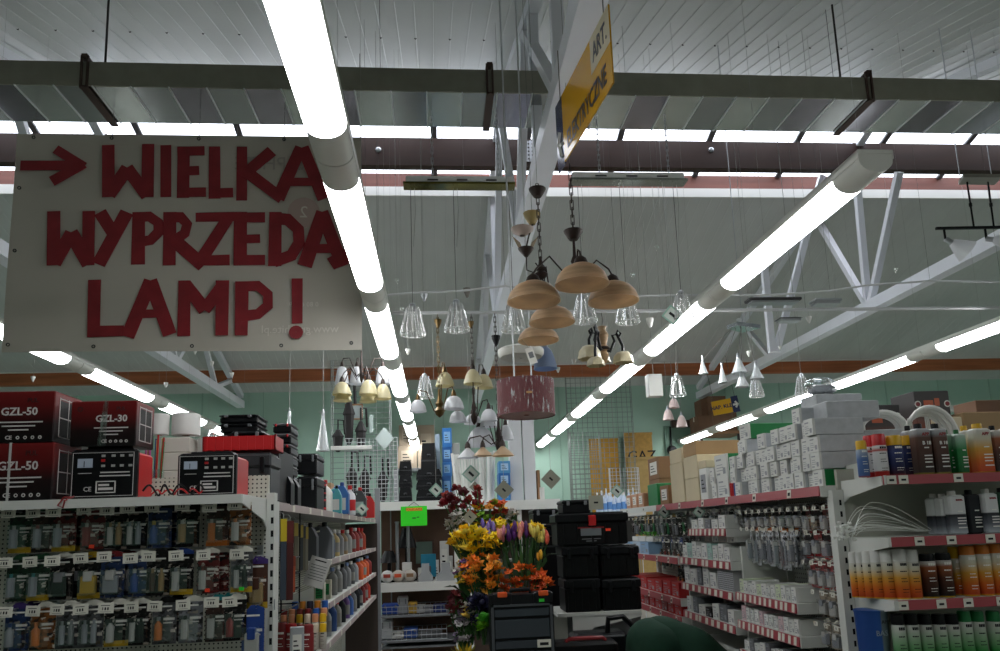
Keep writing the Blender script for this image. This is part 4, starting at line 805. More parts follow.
topbox('meter_box', 'grey wall box with a small picture beside the blue pile', 453, 461, 443, 500, RY+.3, .1, hexmat('#9fa39f'), RZ1, tag_face=PAPER)
# rear top shelf goes on to the right on its own legs
rs = thing('shelving_unit', 'white rear shelf behind the flowers with strips and blue boxes', 'shelving', (0, 0, 0)); Y2 = 8.3; zz = zpx(520, 500, Y2); xa, xb = P(459, 500, Y2).x, P(560, 500, Y2).x
MB().box(xa, xb, Y2, Y2+.5, zz-.04, zz).box(xa, xb, Y2-.01, Y2, zz-.11, zz).build('shelf', WHITE, rs)
for px in (468, 519, 543): x = P(px, 500, Y2).x; MB().box(x-.025, x+.025, Y2+.02, Y2+.06, 0, zz+(.14 if px == 543 else 0)).build('post', WHITE, rs)
MB().box(xa, xb, Y2+.46, Y2+.48, .2, zz-.05).build('back_panel', hexmat('#4a3a30'), rs); z2_ = zpx(530, 526, Y2); MB().box(xa, xb, Y2, Y2+.45, z2_-.03, z2_).build('shelf', WHITE, rs)
# bundle of white strips, each strip a part
sb = thing('strip_bundle', 'bundle of tall white plastic strips standing on the rear shelf', 'strips', (P(475, 500, Y2).x, Y2+.2, zz))
for i in range(15):
    a = P(452+i*3.05, 452, Y2+.2).x-sb.location.x; b = P(458+i*2.5, 500, Y2+.2).x-sb.location.x; h = zpx(475, 452+random.uniform(-3, 2), Y2+.2)-zz
    MB().beam((b, -.05+.02*(i % 3), .0), (a, .05+.02*(i % 3), h), .03, .012, up=(0, 1, 0)).build('strip', (WHITE, SHELFW)[i % 2], sb)
z = zz
for k, (a, b, m) in enumerate(((500, 486, '#2f7cc0'), (486, 473, '#1c62a8'), (473, 461, '#4b8fc4'))):
    t, z = topbox('blue_box', f'{ORD[k]} blue box from the bottom under the white lampshades', 499, 510.5, b, a, Y2+.1, .25, hexmat(m), z+.0006, tag_face=hexmat('#a8c8e4'))
for k, (px0, px1) in enumerate(((511, 523.5), (525, 537))): topbox('tall_board', f'{("left", "right")[k]} tall white panel standing behind the red drum shade', px0, px1, 402, 499, Y2+.2, .12, mat('panel_white', '#c4c6c8', .5), zz, cat='board')
topbox('brown_board', 'brown board leaning beside the white panels', 538, 541, 470, 499, Y2+.2, .1, KRAFT, zz, cat='board')
# ---------------------------------------------------------------- wire display grids
def grid(label, px0, px1, py0, py1, Y, nx, ny, m, legs=True):
    a = P(px0, py1, Y); w_ = P(px1, py1, Y).x-a.x; h = zpx((px0+px1)/2, py0, Y)-a.z; t = thing('wire_grid', label, 'wire grid', (a.x, Y, a.z), 0, 'wire display grids')
    r = .0034 if Y < 13 else .0052
    MB().tube([(0, 0, 0), (w_, 0, 0), (w_, 0, h), (0, 0, h), (0, 0, 0)], .0065, 6).build('frame', m, t)
    dw = MB().cyl((0, 0, 0), (0, 0, h), r, 4, caps=False).data('upright_wire', m); dh = MB().cyl((0, 0, 0), (w_, 0, 0), r, 4, caps=False).data('cross_wire', m)
    for i in range(1, nx): put('upright_wire', dw, t, (w_*i/nx, .006, 0))
    for i in range(1, ny): put('cross_wire', dh, t, (0, -.006, h*i/ny))
    for x in (.02, w_-.02) if legs else (): MB().cyl((x, .02, -a.z), (x, .02, h), .007, 6).build('leg', m, t)
    return t
GRIDM = mat('grid_wire', '#858c88', .4, .3)
g0 = grid('tall wire grid of thin cross wires behind the white chandelier', 331, 392, 360, 502, 8.9, 4, 26, GRIDM)
g1 = grid('square-mesh wire grid hung with dark lanterns', 345, 398, 438, 502, 8.62, 13, 15, mat('grid_wire_pale', '#bfc3c4', .4, .3), legs=False)
g2 = grid('tall wire grid in front of the green wall on the far side', 571, 638, 368, 500, 14.3, 13, 26, GRIDM)
g3 = grid('lower square-mesh grid with hanging packets right of the flowers', 573, 604, 432, 508, 13.6, 7, 16, GRIDM)
g4 = grid('white square-mesh grid above the white packets', 611, 641, 468, 508, 12.6, 8, 11, mat('grid_wire_white', '#c9cdd4', .4, .2))
def lantern(label, px, py0, py1, Y, m):
    a = P(px, py1, Y); h = zpx(px, py0, Y)-a.z; t = thing('wall_lantern', label, 'lantern', (a.x, Y, a.z), 0, 'dark lanterns on the grid'); r = min(h*.2, .06)
    MB().lathe([(r*.3, 0), (r*.8, h*.1), (r, h*.45), (r*1.25, h*.47), (r*.4, h*.68), (r*.1, h*.72)], 6).build('lantern_body', m, t); MB().tube([(0, 0, h*.72), (0, 0, h), (r, .05, h), (r, .15, h*.6)], h*.025, 5).build('bracket', m, t)
LM = mat('dark_lantern', '#2c2a2a', .5)
for k, (px, a, b) in enumerate(((338, 420, 452), (349, 380, 445), (352, 452, 500), (361, 408, 452), (365, 456, 500), (383, 458, 502))): lantern(f'{ORD[k]} dark lantern from the left hanging on the wire grids', px, a, b, 8.75, LM)
def flat_hang(name, label, cat, px0, px1, py0, py1, Y, m, frame=None, d=.02, cord_to=None, diamond=False):
    a, b = P(px0, (py0+py1)/2, Y), P(px1, (py0+py1)/2, Y); w_ = b.x-a.x; h = zpx((px0+px1)/2, py0, Y)-zpx((px0+px1)/2, py1, Y); c = P((px0+px1)/2, (py0+py1)/2, Y)
    t = thing(name, label, cat, c)
    if diamond: MB().prism([(0, -h/2), (w_/2, 0), (0, h/2), (-w_/2, 0)], (-d/2, d/2), 'y').build('plate', m, t)
    else: MB().bbox(-w_/2, w_/2, -d/2, d/2, -h/2, h/2, .004).build('plate', m, t)
    if frame:
        for s in (MB().box(-w_/2, w_/2, -d/2-.008, -d/2, h/2-.02, h/2), MB().box(-w_/2, w_/2, -d/2-.008, -d/2, -h/2, -h/2+.02), MB().box(-w_/2, -w_/2+.015, -d/2-.008, -d/2, -h/2, h/2), MB().box(w_/2-.015, w_/2, -d/2-.008, -d/2, -h/2, h/2)): s.build('frame_side', frame, t)
    if cord_to: MB().cyl((0, 0, h/2), (0, 0, cord_to-c.z), .003, 4).build('cord', CORD, t)
    return t
flat_hang('wall_mirror', 'bronze-framed mirror hanging on the tall wire grid', 'mirror', 345, 363, 404, 420, 8.85, mat('mirror_glass2', '#b8c4c4', .15, .4), hexmat('#8a6a4c'))
flat_hang('glass_lamp', 'square frosted plate lamp turned on its corner', 'lamp', 375, 394, 427, 450, 8.595, mat('frosted_plate', '#b9c6c4', .2), None, .02, None, True)
flat_hang('picture_light', 'long white wall lamp with brass ends on the grid', 'lamp', 331, 372, 446, 450, 8.58, WHITE, None, .06)
flat_hang('label_card', 'small pale card hanging on the grid next to the mirror', 'card', 369, 373, 415, 433, 8.888, hexmat('#a9b8b4'))
flat_hang('box_lamp', 'square glass ceiling lamp with a floral print hanging by a wire', 'lamp', 647, 661, 375, 397, 7.2, WHITE, None, .12, znear(7.2)-.01)
# ---------------------------------------------------------------- far right background: boards, cartons and wall shelf
OSB = mat('chipboard', '#b08a45', .75, noise=.18, scale=14); BW_ = 14.75
def leanboard(label, px0, px1, py0, py1, Y, m, txt=None):
    a, b = P(px0, py1, Y), P(px1, py1, Y); h = zpx((px0+px1)/2, py0, Y)-0.01; w_ = b.x-a.x
    t = thing('chipboard_sheet', label, 'board', ((a.x+b.x)/2, Y, 0), 0, 'chipboard sheets'); MB().box(-w_/2, w_/2, 0, .03, 0, h).build('board', m, t)
    for z in (h-.05,): MB().box(-w_/2-.01, w_/2+.01, -.02, 0, z, z+.05).build('batten', m, t)
    if txt: text(txt, .3, INK, t, (w_*.1, -.002, h-.5), bold=.002)
    return t
leanboard('yellow chipboard sheet with a stamped ring behind the grid', 592, 621, 438, 500, BW_, mat('yellow_chipboard', '#b98a2a', .7, noise=.12, scale=10))
leanboard('yellowish chipboard sheet stencilled with letters', 628, 656, 432, 500, BW_+.1, OSB, 'GAZ')
leanboard('long plain chipboard sheet leaning lowest on the wall', 630, 682, 456, 500, BW_-.2, mat('pale_chipboard', '#a98d55', .75, noise=.1, scale=12))
def bgbox(label, px0, px1, py0, py1, Y, d, m, base=None, **k):
    a, b = P(px0, py1, Y).x, P(px1, py1, Y).x; z0 = base if base is not None else zpx(px0, py1, Y); h = zpx((px0+px1)/2, py0, Y)-z0
    carton('shipping_carton', label, 'box', ((a+b)/2, Y+d/2, z0), b-a, d, h, m, group='background cartons', **k); return z0+h
WSZ = zpx(710, 431, 14.2); ws = thing('wall_shelf', 'high wall shelf carrying brown cartons beside the yellow sign', 'shelf', (0, 0, 0)); xa, xb = P(697, 431, 14.2).x, P(745, 431, 14.2).x
MB().box(xa, xb, 14.2, 14.95, WSZ-.06, WSZ).build('board', KRAFT, ws)
for x in (xa+.1, xb-.1): MB().box(x-.03, x+.03, 14.25, 14.31, 0, WSZ-.06).build('post', DARK, ws)
KD = mat('dark_cardboard', '#6f523e', .8, noise=.12, scale=5)
z = bgbox('long brown carton at the bottom of the wall shelf pile', 699, 731, 415, 431, 14.22, .5, KD, WSZ, tape=TAGM)
bgbox('brown carton on the wall shelf behind the yellow sign', 709, 727, 396, 415, 14.3, .4, KD, z+.001)
bgbox('dark brown carton standing behind the yellow sign, nearest the arrow', 702, 711, 399, 415, 14.35, .4, KD, z+.001)
bgbox('brown carton below the arrow sign', 729, 738, 408, 431, 14.3, .5, KD, WSZ)
q0, q1 = P(714, 408, 13.9), P(732, 400, 13.9); sg = thing('aisle_sign', 'yellow aisle sign with a dark arrow panel hanging near the green wall', 'sign', (P(722, 407, 13.8).x, 13.8, P(722, 407, 13.8).z), 0, rot=(0, -.13, -.35)); w_ = 17*pxm(14.2); h_ = 14*pxm(14.2)
YEL = mat('sign_yellow', '#d9a514', .35); NAV = mat('sign_navy', '#1b2450', .35)
MB().box(-w_*.55, w_*.55, -.01, .01, -h_/2, h_/2).build('board', YEL, sg); text('NAP. KLEJ', h_*.36, NAV, sg, (0, -.012, 0), bold=.003); MB().box(w_*.56, w_*.95, -.01, .01, -h_*.55, h_*.6).build('arrow_panel', NAV, sg)
MB().tube([(w_*.62, -.013, 0), (w_*.9, -.013, 0)], .02, 4).tube([(w_*.76, -.013, h_*.22), (w_*.9, -.013, 0), (w_*.76, -.013, -h_*.22)], .02, 4).build('arrow', WHITE, sg)
for s in (-.4, .8): MB().cyl((w_*s, 0, h_/2), (w_*s, 0, zfar(13.8)-.06-sg.location.z), .004, 4).build('hanging_wire', DCORD, sg)
# electrical trunking and fuse box on the green wall
fb = P(680, 424, 14.95); t = thing('wall_box', 'small dark wall box under three hanging glass cones', 'wall box', (fb.x, 14.9, fb.z)); MB().bbox(-.2, .2, 0, .1, -.08, .08, .01).build('housing', hexmat('#4a3a34'), t); MB().box(-.16, .16, -.01, 0, -.05, .05).build('cover', hexmat('#5c4a42'), t)
fb = P(672, 450, 14.9); t = thing('wall_socket', 'round black fitting on the green wall above the cartons', 'socket', (fb.x, 14.93, fb.z)); MB().lathe([(.1, 0), (.1, .05), (.05, .07)], 14, cap1=True).build('ring', BLACK, t, rz=0).rotation_euler = (math.pi/2, 0, 0); MB().box(-.015, .015, -.02, 0, .1, .5).build('cable', BLACK, t)
pn = P(686, 426, 14.97); t = struct(put('door_1', None)); t['label'] = 'green painted access door in the back wall'
a, b = P(670, 480, 14.96), P(700, 480, 14.96); zt_ = zpx(685, 428, 14.96); MB().box(a.x, b.x, 14.95, 14.99, 0, zt_).build('leaf', mat('door_green', '#7d9f8d', .6), t); MB().box(a.x-.05, b.x+.05, 14.94, 14.99, zt_, zt_+.05).box(a.x-.05, a.x, 14.94, 14.99, 0, zt_).box(b.x, b.x+.05, 14.94, 14.99, 0, zt_).build('door_frame', mat('frame_green', '#6b8a7a', .6), t)
# ================================================================= CENTRE DISPLAY: flowers, tool boxes, organiser, bending person
TY = 4.9
cs = thing('shelving_unit', 'white end shelf on brackets carrying the black toolboxes', 'shelving'); sx0, sx1 = P(557, 612, TY).x, P(641, 612, TY).x; SZ = P(600, 611.5, TY).z
MB().box(sx0, sx1, TY-.02, TY+.45, SZ-.022, SZ).build('shelf', SHELFW, cs); MB().box(sx0, sx0+.10, TY+.2, TY+.26, 0, SZ-.022).build('upright', SHELFW, cs)
MB().prism([(sx0+.1, SZ-.022), (sx1, SZ-.022), (sx1, SZ-.04), (sx0+.24, SZ-.1), (sx0+.16, SZ-.17), (sx0+.1, SZ-.2)], (TY-.015, TY-.005), 'y').build('bracket', SHELFW, cs)
MB().box(sx0, sx1, TY+.26, TY+.28, 0, SZ-.03).build('back_panel', GREYM, cs); MB().box(sx0, sx1, TY-.02, TY+.26, 0, .14).build('base', SHELFW, cs); MB().box(sx0+.1, sx1, TY, TY+.25, .74, .76).build('lower_shelf', SHELFW, cs)
BT = mat('toolbox_black', '#0b0c0d', .42); BT2 = mat('toolbox_lid', '#121315', .35)
def tb(label, px0, px1, py0, z0, latch, n, d=.26, Y=TY):
    a, b = P(px0, 560, Y).x, P(px1, 560, Y).x; h = P((px0+px1)/2, py0, Y).z-z0; t = toolcase('toolbox', label, ((a+b)/2, Y+d/2, z0), b-a, d, h/.95, BT, BT2, latch, 'black plastic toolboxes', handle=False, nlatch=n); return t, z0+h
t, za = tb('lower left black lidded storage box on the white bracket shelf', 563, 599.5, 578, SZ, BT2, 2); tb('lower right black lidded storage box on the white bracket shelf', 600.5, 640, 578, SZ, BT2, 2)
t, zb_ = tb('middle left black storage box under the large toolbox', 562, 599.5, 545.5, za+.001, BT2, 2); tb('middle right black storage box under the large toolbox', 600.5, 640, 545, za+.001, BT2, 2)
t, zc_ = tb('large black toolbox with a red latch on top of the pile', 557, 631, 512, zb_+.002, RED, 1)
w_ = P(631, 540, TY).x-P(557, 540, TY).x; h_ = zc_-zb_
MB().box(-.08, .06, -.128, -.1235, h_*.28, h_*.5).build('badge', mat('badge_silver', '#8d9096', .3, .6), t); MB().box(-.1, .08, -.129, -.1235, h_*.5, h_*.54).build('badge_bar', RD, t); MB().box(.09, .125, -.128, -.1235, h_*.4, h_*.48).build('price_sticker', DOT, t); print_block(t, -.1245, h_*.18, -.01, (.13, .07), GREYM, .006, .014)
# cases behind the toolboxes
def bcase(label, px0, px1, py0, py1, Y, d, **k): a, b = P(px0, py1, Y), P(px1, py1, Y); toolcase('toolbox', label, ((a.x+b.x)/2, Y+d/2, a.z), b.x-a.x, d, P(px0, py0, Y).z-a.z, BKC, BKC, GREYM, 'black cases behind the flowers', handle=False, **k)
pl = thing('display_plinth', 'dark plinth behind the flowers carrying black cases', 'plinth', (0, 0, 0)); a, b = P(531, 548, 5.5), P(562, 548, 5.5); MB().box(a.x, b.x+.35, 5.5, 5.85, 0, a.z).build('plinth_body', BLACK, pl); MB().box(a.x-.01, b.x+.36, 5.49, 5.86, a.z, a.z+.01).build('plinth_top', DGC, pl)
bz_ = a.z+.0105
def pile(px0, px1, tops, names, Y, d):
    z = bz_; a, b = P(px0, 540, Y).x, P(px1, 540, Y).x
    for py, n in zip(tops, names): h = P((px0+px1)/2, py, Y).z-z; toolcase('toolbox', n, ((a+b)/2, Y+d/2, z), b-a, d, h, BKC, BT2, GREYM, 'black cases behind the flowers', handle=False, ribs=False); z += h+.001
pile(534, 560, (536, 524, 508), ('lowest black case of the pile between flowers and toolboxes', 'middle black case of the pile between flowers and toolboxes', 'top black case of the pile between flowers and toolboxes'), 5.52, .3)
pile(564, 593, (530, 513, 499), ('lowest black case behind the large toolbox', 'middle black case behind the large toolbox', 'ribbed black case peeking over the large toolbox'), 5.55, .28)
# organiser with clear drawers, on a low table
OY = 4.3; tbz = .86; tb_ = thing('display_table', 'low dark display table under the organiser and the flower pots', 'table', (0, 0, 0)); a, b = P(440, 640, OY).x, P(618, 640, OY).x
MB().box(a, b, OY-.05, OY+.52, tbz-.03, tbz).build('table_top', DARK, tb_)
for x in (a+.05, b-.05):
    for y in (OY, OY+.46): MB().box(x-.02, x+.02, y-.02, y+.02, 0, tbz-.03).build('leg', DARK, tb_)
ox0, ox1 = P(490, 620, OY).x, P(554, 620, OY).x; ow = ox1-ox0; oz = P(520, 589, OY).z; oh = oz-tbz
oc = thing('organiser_case', 'dark tool organiser with clear drawers and two orange latches', 'organiser', ((ox0+ox1)/2, OY, tbz)); CF = mat('case_frame', '#17191b', .4)
MB().box(-ow/2, ow/2, 0, .14, 0, oh*.93).build('shell', CF, oc); f = MB(); zt_ = P(520, 604, OY).z-tbz; f.box(-ow*.48, -ow*.44, -.012, 0, .02, zt_).box(ow*.44, ow*.48, -.012, 0, .02, zt_).box(-ow*.48, ow*.48, -.012, 0, zt_-.012, zt_).build('front_frame', mat('frame_grey', '#4c5054', .4), oc)
GW = mat('smoked_window', '#3c4248', .18); z = zt_-.016
for k, hh_ in enumerate((.055, .115, .055, .115)): MB().bbox(-ow*.43, ow*.43, -.009, 0, z-hh_, z-.008, .004).build('drawer_window', GW, oc); z -= hh_+.004
for px in (502, 543): x = P(px, 594, OY).x-(ox0+ox1)/2; MB().bbox(x-.028, x+.028, -.022, .0, oh*.93-.012, oh*.93+.018, .004).build('latch', mat('orange_latch', '#d9561c', .4), oc); MB().bbox(x-.055, x+.055, -.012, .1, oh*.93-.055, oh*.93+.01, .006).build('latch_block', CF, oc)
MB().tube([(-.06, .06, oh*.9), (-.055, .06, oh*.98), (.055, .06, oh*.98), (.06, .06, oh*.9)], .012, 6).build('handle', CF, oc, smooth=True)
x = P(541.5, 603, OY).x-(ox0+ox1)/2; MB().box(x-.015, x+.015, -.014, -.012, oh*.93-.045, oh*.93-.028).build('green_sticker', DOTG, oc); x = P(544, 643, OY).x-(ox0+ox1)/2; zz = P(544, 643, OY).z-tbz; MB().box(x-.04, x+.04, -.012, -.0095, zz-.022, zz+.022).build('price_label', TAGM, oc); MB().box(x-.025, x+.025, -.0128, -.012, zz-.01, zz+.006).build('price_print', INK, oc)
# black bag and box with a red handle in front of the white shelf
bx = thing('tool_bag', 'black tool bag with a red handle at the lower edge', 'bag', (P(588, 640, OY).x, OY+.1, tbz)); MB().bbox(-.21, .19, -.06, .12, 0, P(588, 643, OY).z-tbz, .02).build('bag_body', BLACK, bx); MB().tube([(-.12, -.03, P(588, 643, OY).z-tbz), (-.1, -.03, P(588, 640, OY).z-tbz), (.1, -.03, P(588, 640, OY).z-tbz), (.12, -.03, P(588, 643, OY).z-tbz)], .012, 6).build('red_handle', RD, bx, smooth=True)
b2 = thing('tool_bag', 'open dark bag with a looped strap beside the green-clad person', 'bag', (P(602, 630, OY+.3).x, OY+.3, tbz)); hb = P(602, 631, OY+.3).z-tbz
MB().bbox(-.2, .14, -.08, .1, 0, hb, .02).build('bag_body', BKC, b2); MB().box(-.18, .12, -.085, -.08, hb*.82, hb*.88).build('grey_trim', GREYM, b2); MB().tube([(.02, -.06, hb), (.03, -.06, hb+.08), (.12, -.06, hb+.09), (.19, -.06, hb+.02), (.2, -.06, hb-.2)], .018, 7).build('strap', BLACK, b2, smooth=True)
# ---------------------------------------------------------------- artificial flowers
def petal_tulip(): return MB().lathe([(.004, 0), (.012, .012), (.016, .03), (.014, .052), (.006, .072), (.0, .078)], 7)
def petals(n, L, wd, cup, lift, b=None, a0=0):
    b = b or MB()
    for i in range(n):
        a = a0+2*math.pi*i/n; c, s = math.cos(a), math.sin(a); pts = []
        for (r, q, z) in ((0, 0, 0), (L*.5, wd, cup*.5), (L, 0, cup), (L*.5, -wd, cup*.5), (L*.55, 0, cup*.5-lift)): pts.append((c*r-s*q, s*r+c*q, z))
        b.add(pts, [(0, 1, 4), (1, 2, 4), (2, 3, 4), (3, 0, 4)])
    return b
def rose(): b = petals(5, .03, .016, .012, .008); petals(4, .022, .013, .022, .006, b, .5); b.sphere((0, 0, .018), .012, 7, 5); return b
def small(): b = petals(5, .024, .011, .006, .004); b.sphere((0, 0, .004), .006, 6, 4); return b
def lily(): b = petals(6, .052, .015, .018, .008); b.tube([(0, 0, 0), (0, 0, .03)], .003, 4); return b
FL = {'tulip': petal_tulip, 'rose': rose, 'small': small, 'lily': lily}
FM = lambda h: mat('petal_'+h.strip('#'), h, .55, noise=.15, scale=60)
LEAF = mat('leaf_green', '#3c6b2a', .55, noise=.2, scale=40); STEM = mat('stem_green', '#2f5a24', .6); LEAFD = mat('dark_leaf', '#243f24', .6, noise=.2, scale=40)
def bouquet(label, px, py, rx, ry, Y, ry_d, kind, cols, n, base, size=1.0, leaves=8, lm=LEAF, up=.6, seed=0, leaf_len=.12, vase=None):
    n = int(n*1.4); random.seed(seed+n*7+int(px)); c = P(px, py, Y); bp = P(base[0], base[1], Y); m = pxm(Y)
    t = thing('flower_bouquet', label, 'flowers', (bp.x, Y, bp.z)); st = []
    for i in range(n):
        a = 2*math.pi*random.random(); r = math.sqrt(random.random()); p = Vector((c.x+rx*m*r*math.cos(a), Y+ry_d*random.uniform(-1, 1), c.z+ry*m*r*math.sin(a)))
        d = FL[kind]; h = cols[i % len(cols)]; me = cached(('fl', kind, h), lambda: d().data('blossom', FM(h), kind in ('tulip',)))
        tilt = (random.uniform(-.5, .5)+up*.9, random.uniform(-.6, .6), random.uniform(0, 6.28)) if kind != 'tulip' else (random.uniform(-.12, .25), random.uniform(-.15, .15)+.3*(p.x-c.x), random.uniform(0, 6.28))
        put('blossom', me, t, p-Vector(t.location), rot=tilt, scale=size*{'tulip': .85, 'lily': .95, 'small': 1.6, 'rose': 1.25}[kind]*random.uniform(.8, 1.2)); st.append(p-Vector(t.location))
    for q in st: mid = q*.5+Vector((q.x*.12, 0, 0)); MB().tube([(q.x*.08, q.y*.2, 0), mid, q], .0032, 5).build('stem', STEM, t)
    for i in range(leaves):
        q = random.choice(st)*random.uniform(.45, .95); a = random.uniform(0, 6.28); L = leaf_len*random.uniform(.6, 1.2); dx, dy = math.cos(a), math.sin(a)*.6-.3
        MB().add([q, q+Vector((dx*L*.5-dy*L*.16, dy*L*.5+dx*L*.16, L*.35)), q+Vector((dx*L, dy*L, L*.3)), q+Vector((dx*L*.5+dy*L*.16, dy*L*.5-dx*L*.16, L*.35)), q+Vector((dx*L*.5, dy*L*.5, L*.28))], [(0, 1, 4), (1, 2, 4), (2, 3, 4), (3, 0, 4)]).build('leaf', lm, t)
    if vase: MB().lathe([(.03, -.13), (.045, 0), (.05, .01)], 12, cap0=True).build('pot', vase, t, smooth=True)
    return t
FY = 4.75
stnd = thing('flower_stand', 'white stepped stand holding the artificial flower pots', 'stand', (P(492, 600, FY).x, FY, 0)); 
for k, (py, dy) in enumerate(((618, -.06), (588, .0), (560, .1))):
    z = P(492, py, FY+dy).z; MB().box(-.22, .3 if k else .1, dy-.09+k*.05, dy+.12, z-.015, z).build('tier', SHELFW, stnd)
for x in (-.2, .08): MB().box(x-.012, x+.012, .1, .125, 0, P(492, 560, FY).z).build('post', SHELFW, stnd)
VG = mat('grey_pot', '#7f8884', .5)
def zp(b): pass
bouquet('bunch of dark red roses at the top left of the flower display', 464, 498, 22, 13, FY+.16, .06, 'rose', ('#6e0f18', '#7d1420', '#50101a', '#8e2a1e'), 13, (482, 556), 1.15, 10, LEAF, seed=1, vase=VG)
bouquet('orange, red and green mixed bunch behind the yellow flowers', 489, 513, 19, 13, FY+.12, .06, 'small', ('#c4511a', '#b8321e', '#d08a1e', '#7e1c1c', '#e0b41c', '#7fae2c'), 30, (490, 556), 1.0, 34, mat('lime_leaf', '#7fa62c', .5, noise=.2, scale=30), seed=2, leaf_len=.07)
bouquet('greyish white blossom bunch at the left rim of the display', 457, 524, 9, 11, FY+.1, .05, 'small', ('#b9b4ac', '#cfc9c0', '#a8a49c'), 22, (478, 575), .9, 6, LEAFD, seed=3)
bouquet('pale grey-white bunch right of the mixed bunch', 510, 518, 14, 7, FY+.15, .05, 'small', ('#b9b7b4', '#9aa09a', '#c9c6c2'), 18, (505, 556), .8, 8, LEAFD, seed=13)
bouquet('bright yellow blossom bunch at the left of the display', 474, 540, 23, 11, FY-.06, .06, 'small', ('#f2c800', '#ffdc28', '#e6b400', '#ffe45a'), 70, (486, 592), 1.1, 14, LEAFD, seed=4, vase=VG)
bouquet('bright yellow blossoms behind the mauve tulips', 496, 527, 8, 7, FY+.08, .04, 'small', ('#e8c814', '#f0d62a'), 16, (497, 565), 1.0, 4, LEAFD, seed=5)
bouquet('mauve tulip bunch between the yellow blossoms and the big tulip bunch', 486, 536, 9, 13, FY-.04, .03, 'tulip', ('#8673b8', '#9a84c4', '#6a54a4'), 8, (492, 585), 1.0, 6, LEAFD, seed=6)
bouquet('small white blossom bunch beside the mauve tulips', 490, 540, 7, 10, FY-.02, .03, 'small', ('#d5d3d2', '#c2c0c4'), 14, (494, 585), .8, 3, LEAFD, seed=16)
bouquet('yellow tulips behind the big tulip bunch', 527, 528, 16, 4, FY+.04, .03, 'small', ('#e8cf1e', '#e0bc14'), 22, (524, 578), 1.0, 3, LEAFD, seed=7)
# big tulip bunch: heads in a row, fan of green stems
tp = P(522, 583, FY-.05); tb2 = thing('flower_bouquet', 'big bunch of pink, purple and yellow tulips with straight green stems', 'flowers', (tp.x, FY-.05, tp.z)); random.seed(5)
tc_ = ['#d98f7c', '#d98f7c', '#c87a8a', '#4a1c66', '#3c1558', '#5a2474', '#d98f7c', '#d07a74', '#471a5c', '#8c2030', '#d8c65a', '#e0d060', '#d8c65a', '#e6da7a', '#c04a30']
for i in range(30):
    k = i % 15; px = 497+k*3.6+random.uniform(-1.5, 1.5); py = 545-7*math.sin(math.pi*k/14)-(5 if i > 14 else 0)+random.uniform(-2, 2); q = P(px, py, FY-.05+random.uniform(-.04, .04))-Vector(tb2.location)
    h = tc_[k]; put('blossom', cached(('fl', 'tulip', h), lambda: petal_tulip().data('blossom', FM(h), True)), tb2, q, rot=(random.uniform(-.1, .15), (k-7)*.045, random.random()*6), scale=random.uniform(.85, 1.05))
    MB().tube([(q.x*.35, q.y*.3, -.02), (q.x*.7, q.y*.7, q.z*.5), q], .004, 5).build('stem', LEAFD if i % 2 else STEM, tb2)
    if i % 2: L = q*random.uniform(.7, .92); MB().add([Vector((q.x*.4-.01, q.y-.02, .02)), Vector((L.x-.012, L.y-.02, L.z*.6)), Vector((L.x, L.y-.02, L.z)), Vector((L.x+.012, L.y-.02, L.z*.6)), Vector((q.x*.4+.01, q.y-.02, .02))], [(0, 1, 2, 3, 4)]).build('leaf', STEM if i % 4 == 1 else LEAFD, tb2)
MB().lathe([(.05, -.09), (.075, 0), (.08, .02)], 14, cap0=True).build('pot', VG, tb2, smooth=True)
bouquet('left bunch of orange lilies in front of the tulips', 482, 574, 18, 20, FY-.16, .06, 'lily', ('#f08c1c', '#f59e2c', '#e87818', '#f0b044'), 34, (486, 622), .85, 14, LEAFD, seed=8, vase=VG, leaf_len=.1)
bouquet('right bunch of deep orange lilies above the organiser', 526, 584, 24, 16, FY-.14, .06, 'lily', ('#e0641a', '#d4581a', '#e87c20', '#c44c18'), 36, (520, 618), .8, 16, LEAFD, seed=9, vase=VG, leaf_len=.1)
bouquet('two golden tulips over the right orange lilies', 542, 561, 4, 3, FY-.1, .02, 'tulip', ('#d99a1e', '#e0a828'), 3, (530, 604), .9, 1, LEAFD, seed=10)
bouquet('yellow and violet little blossoms left of the orange lilies', 463, 572, 7, 12, FY-.1, .04, 'small', ('#d9bc22', '#8a5aa4', '#c9a22a', '#e0dcd4'), 20, (470, 618), .8, 6, LEAFD, seed=11)
bouquet('navy blue silk flowers low on the display', 477, 607, 9, 13, FY-.24, .05, 'rose', ('#1d1d3c', '#26264e', '#17172c'), 16, (478, 640), 1.2, 4, LEAFD, seed=12)
bouquet('pale yellow and white flowers below the navy ones', 470, 612, 7, 8, FY-.2, .04, 'small', ('#d9b850', '#d8d4cc', '#b9a04a'), 16, (472, 645), 1.0, 3, LEAFD, seed=14)
bouquet('dark red berries and twigs at the lower left of the display', 456, 604, 7, 12, FY-.15, .04, 'small', ('#5a1420', '#4a1018', '#7a2a2c'), 20, (462, 648), .8, 4, LEAFD, seed=15)
bouquet('white and lilac twigs hanging at the lower left of the flowers', 463, 628, 8, 16, FY-.2, .04, 'small', ('#a8a2a4', '#c9c4c4', '#8a7a94'), 26, (466, 668), .8, 6, LEAFD, seed=18)
yl = thing('flower_bouquet', 'spray of long yellow leaves at the lower edge beside the flowers', 'flowers', P(466, 668, FY-.25))
for i in range(9): a = -.9+.16*i; L = .17; MB().add([(0, 0, 0), (math.sin(a)*L*.5-.016, -.02, L*.55*math.cos(a)), (math.sin(a)*L, -.03, L*.9*math.cos(a)), (math.sin(a)*L*.5+.016, -.02, L*.5*math.cos(a)), (math.sin(a)*L*.5, -.035, L*.5*math.cos(a))], [(0, 1, 4), (1, 2, 4), (2, 3, 4), (3, 0, 4)]).build('leaf', FM(('#b99a1c', '#c9a91e', '#6e6a1c')[i % 3]), yl)
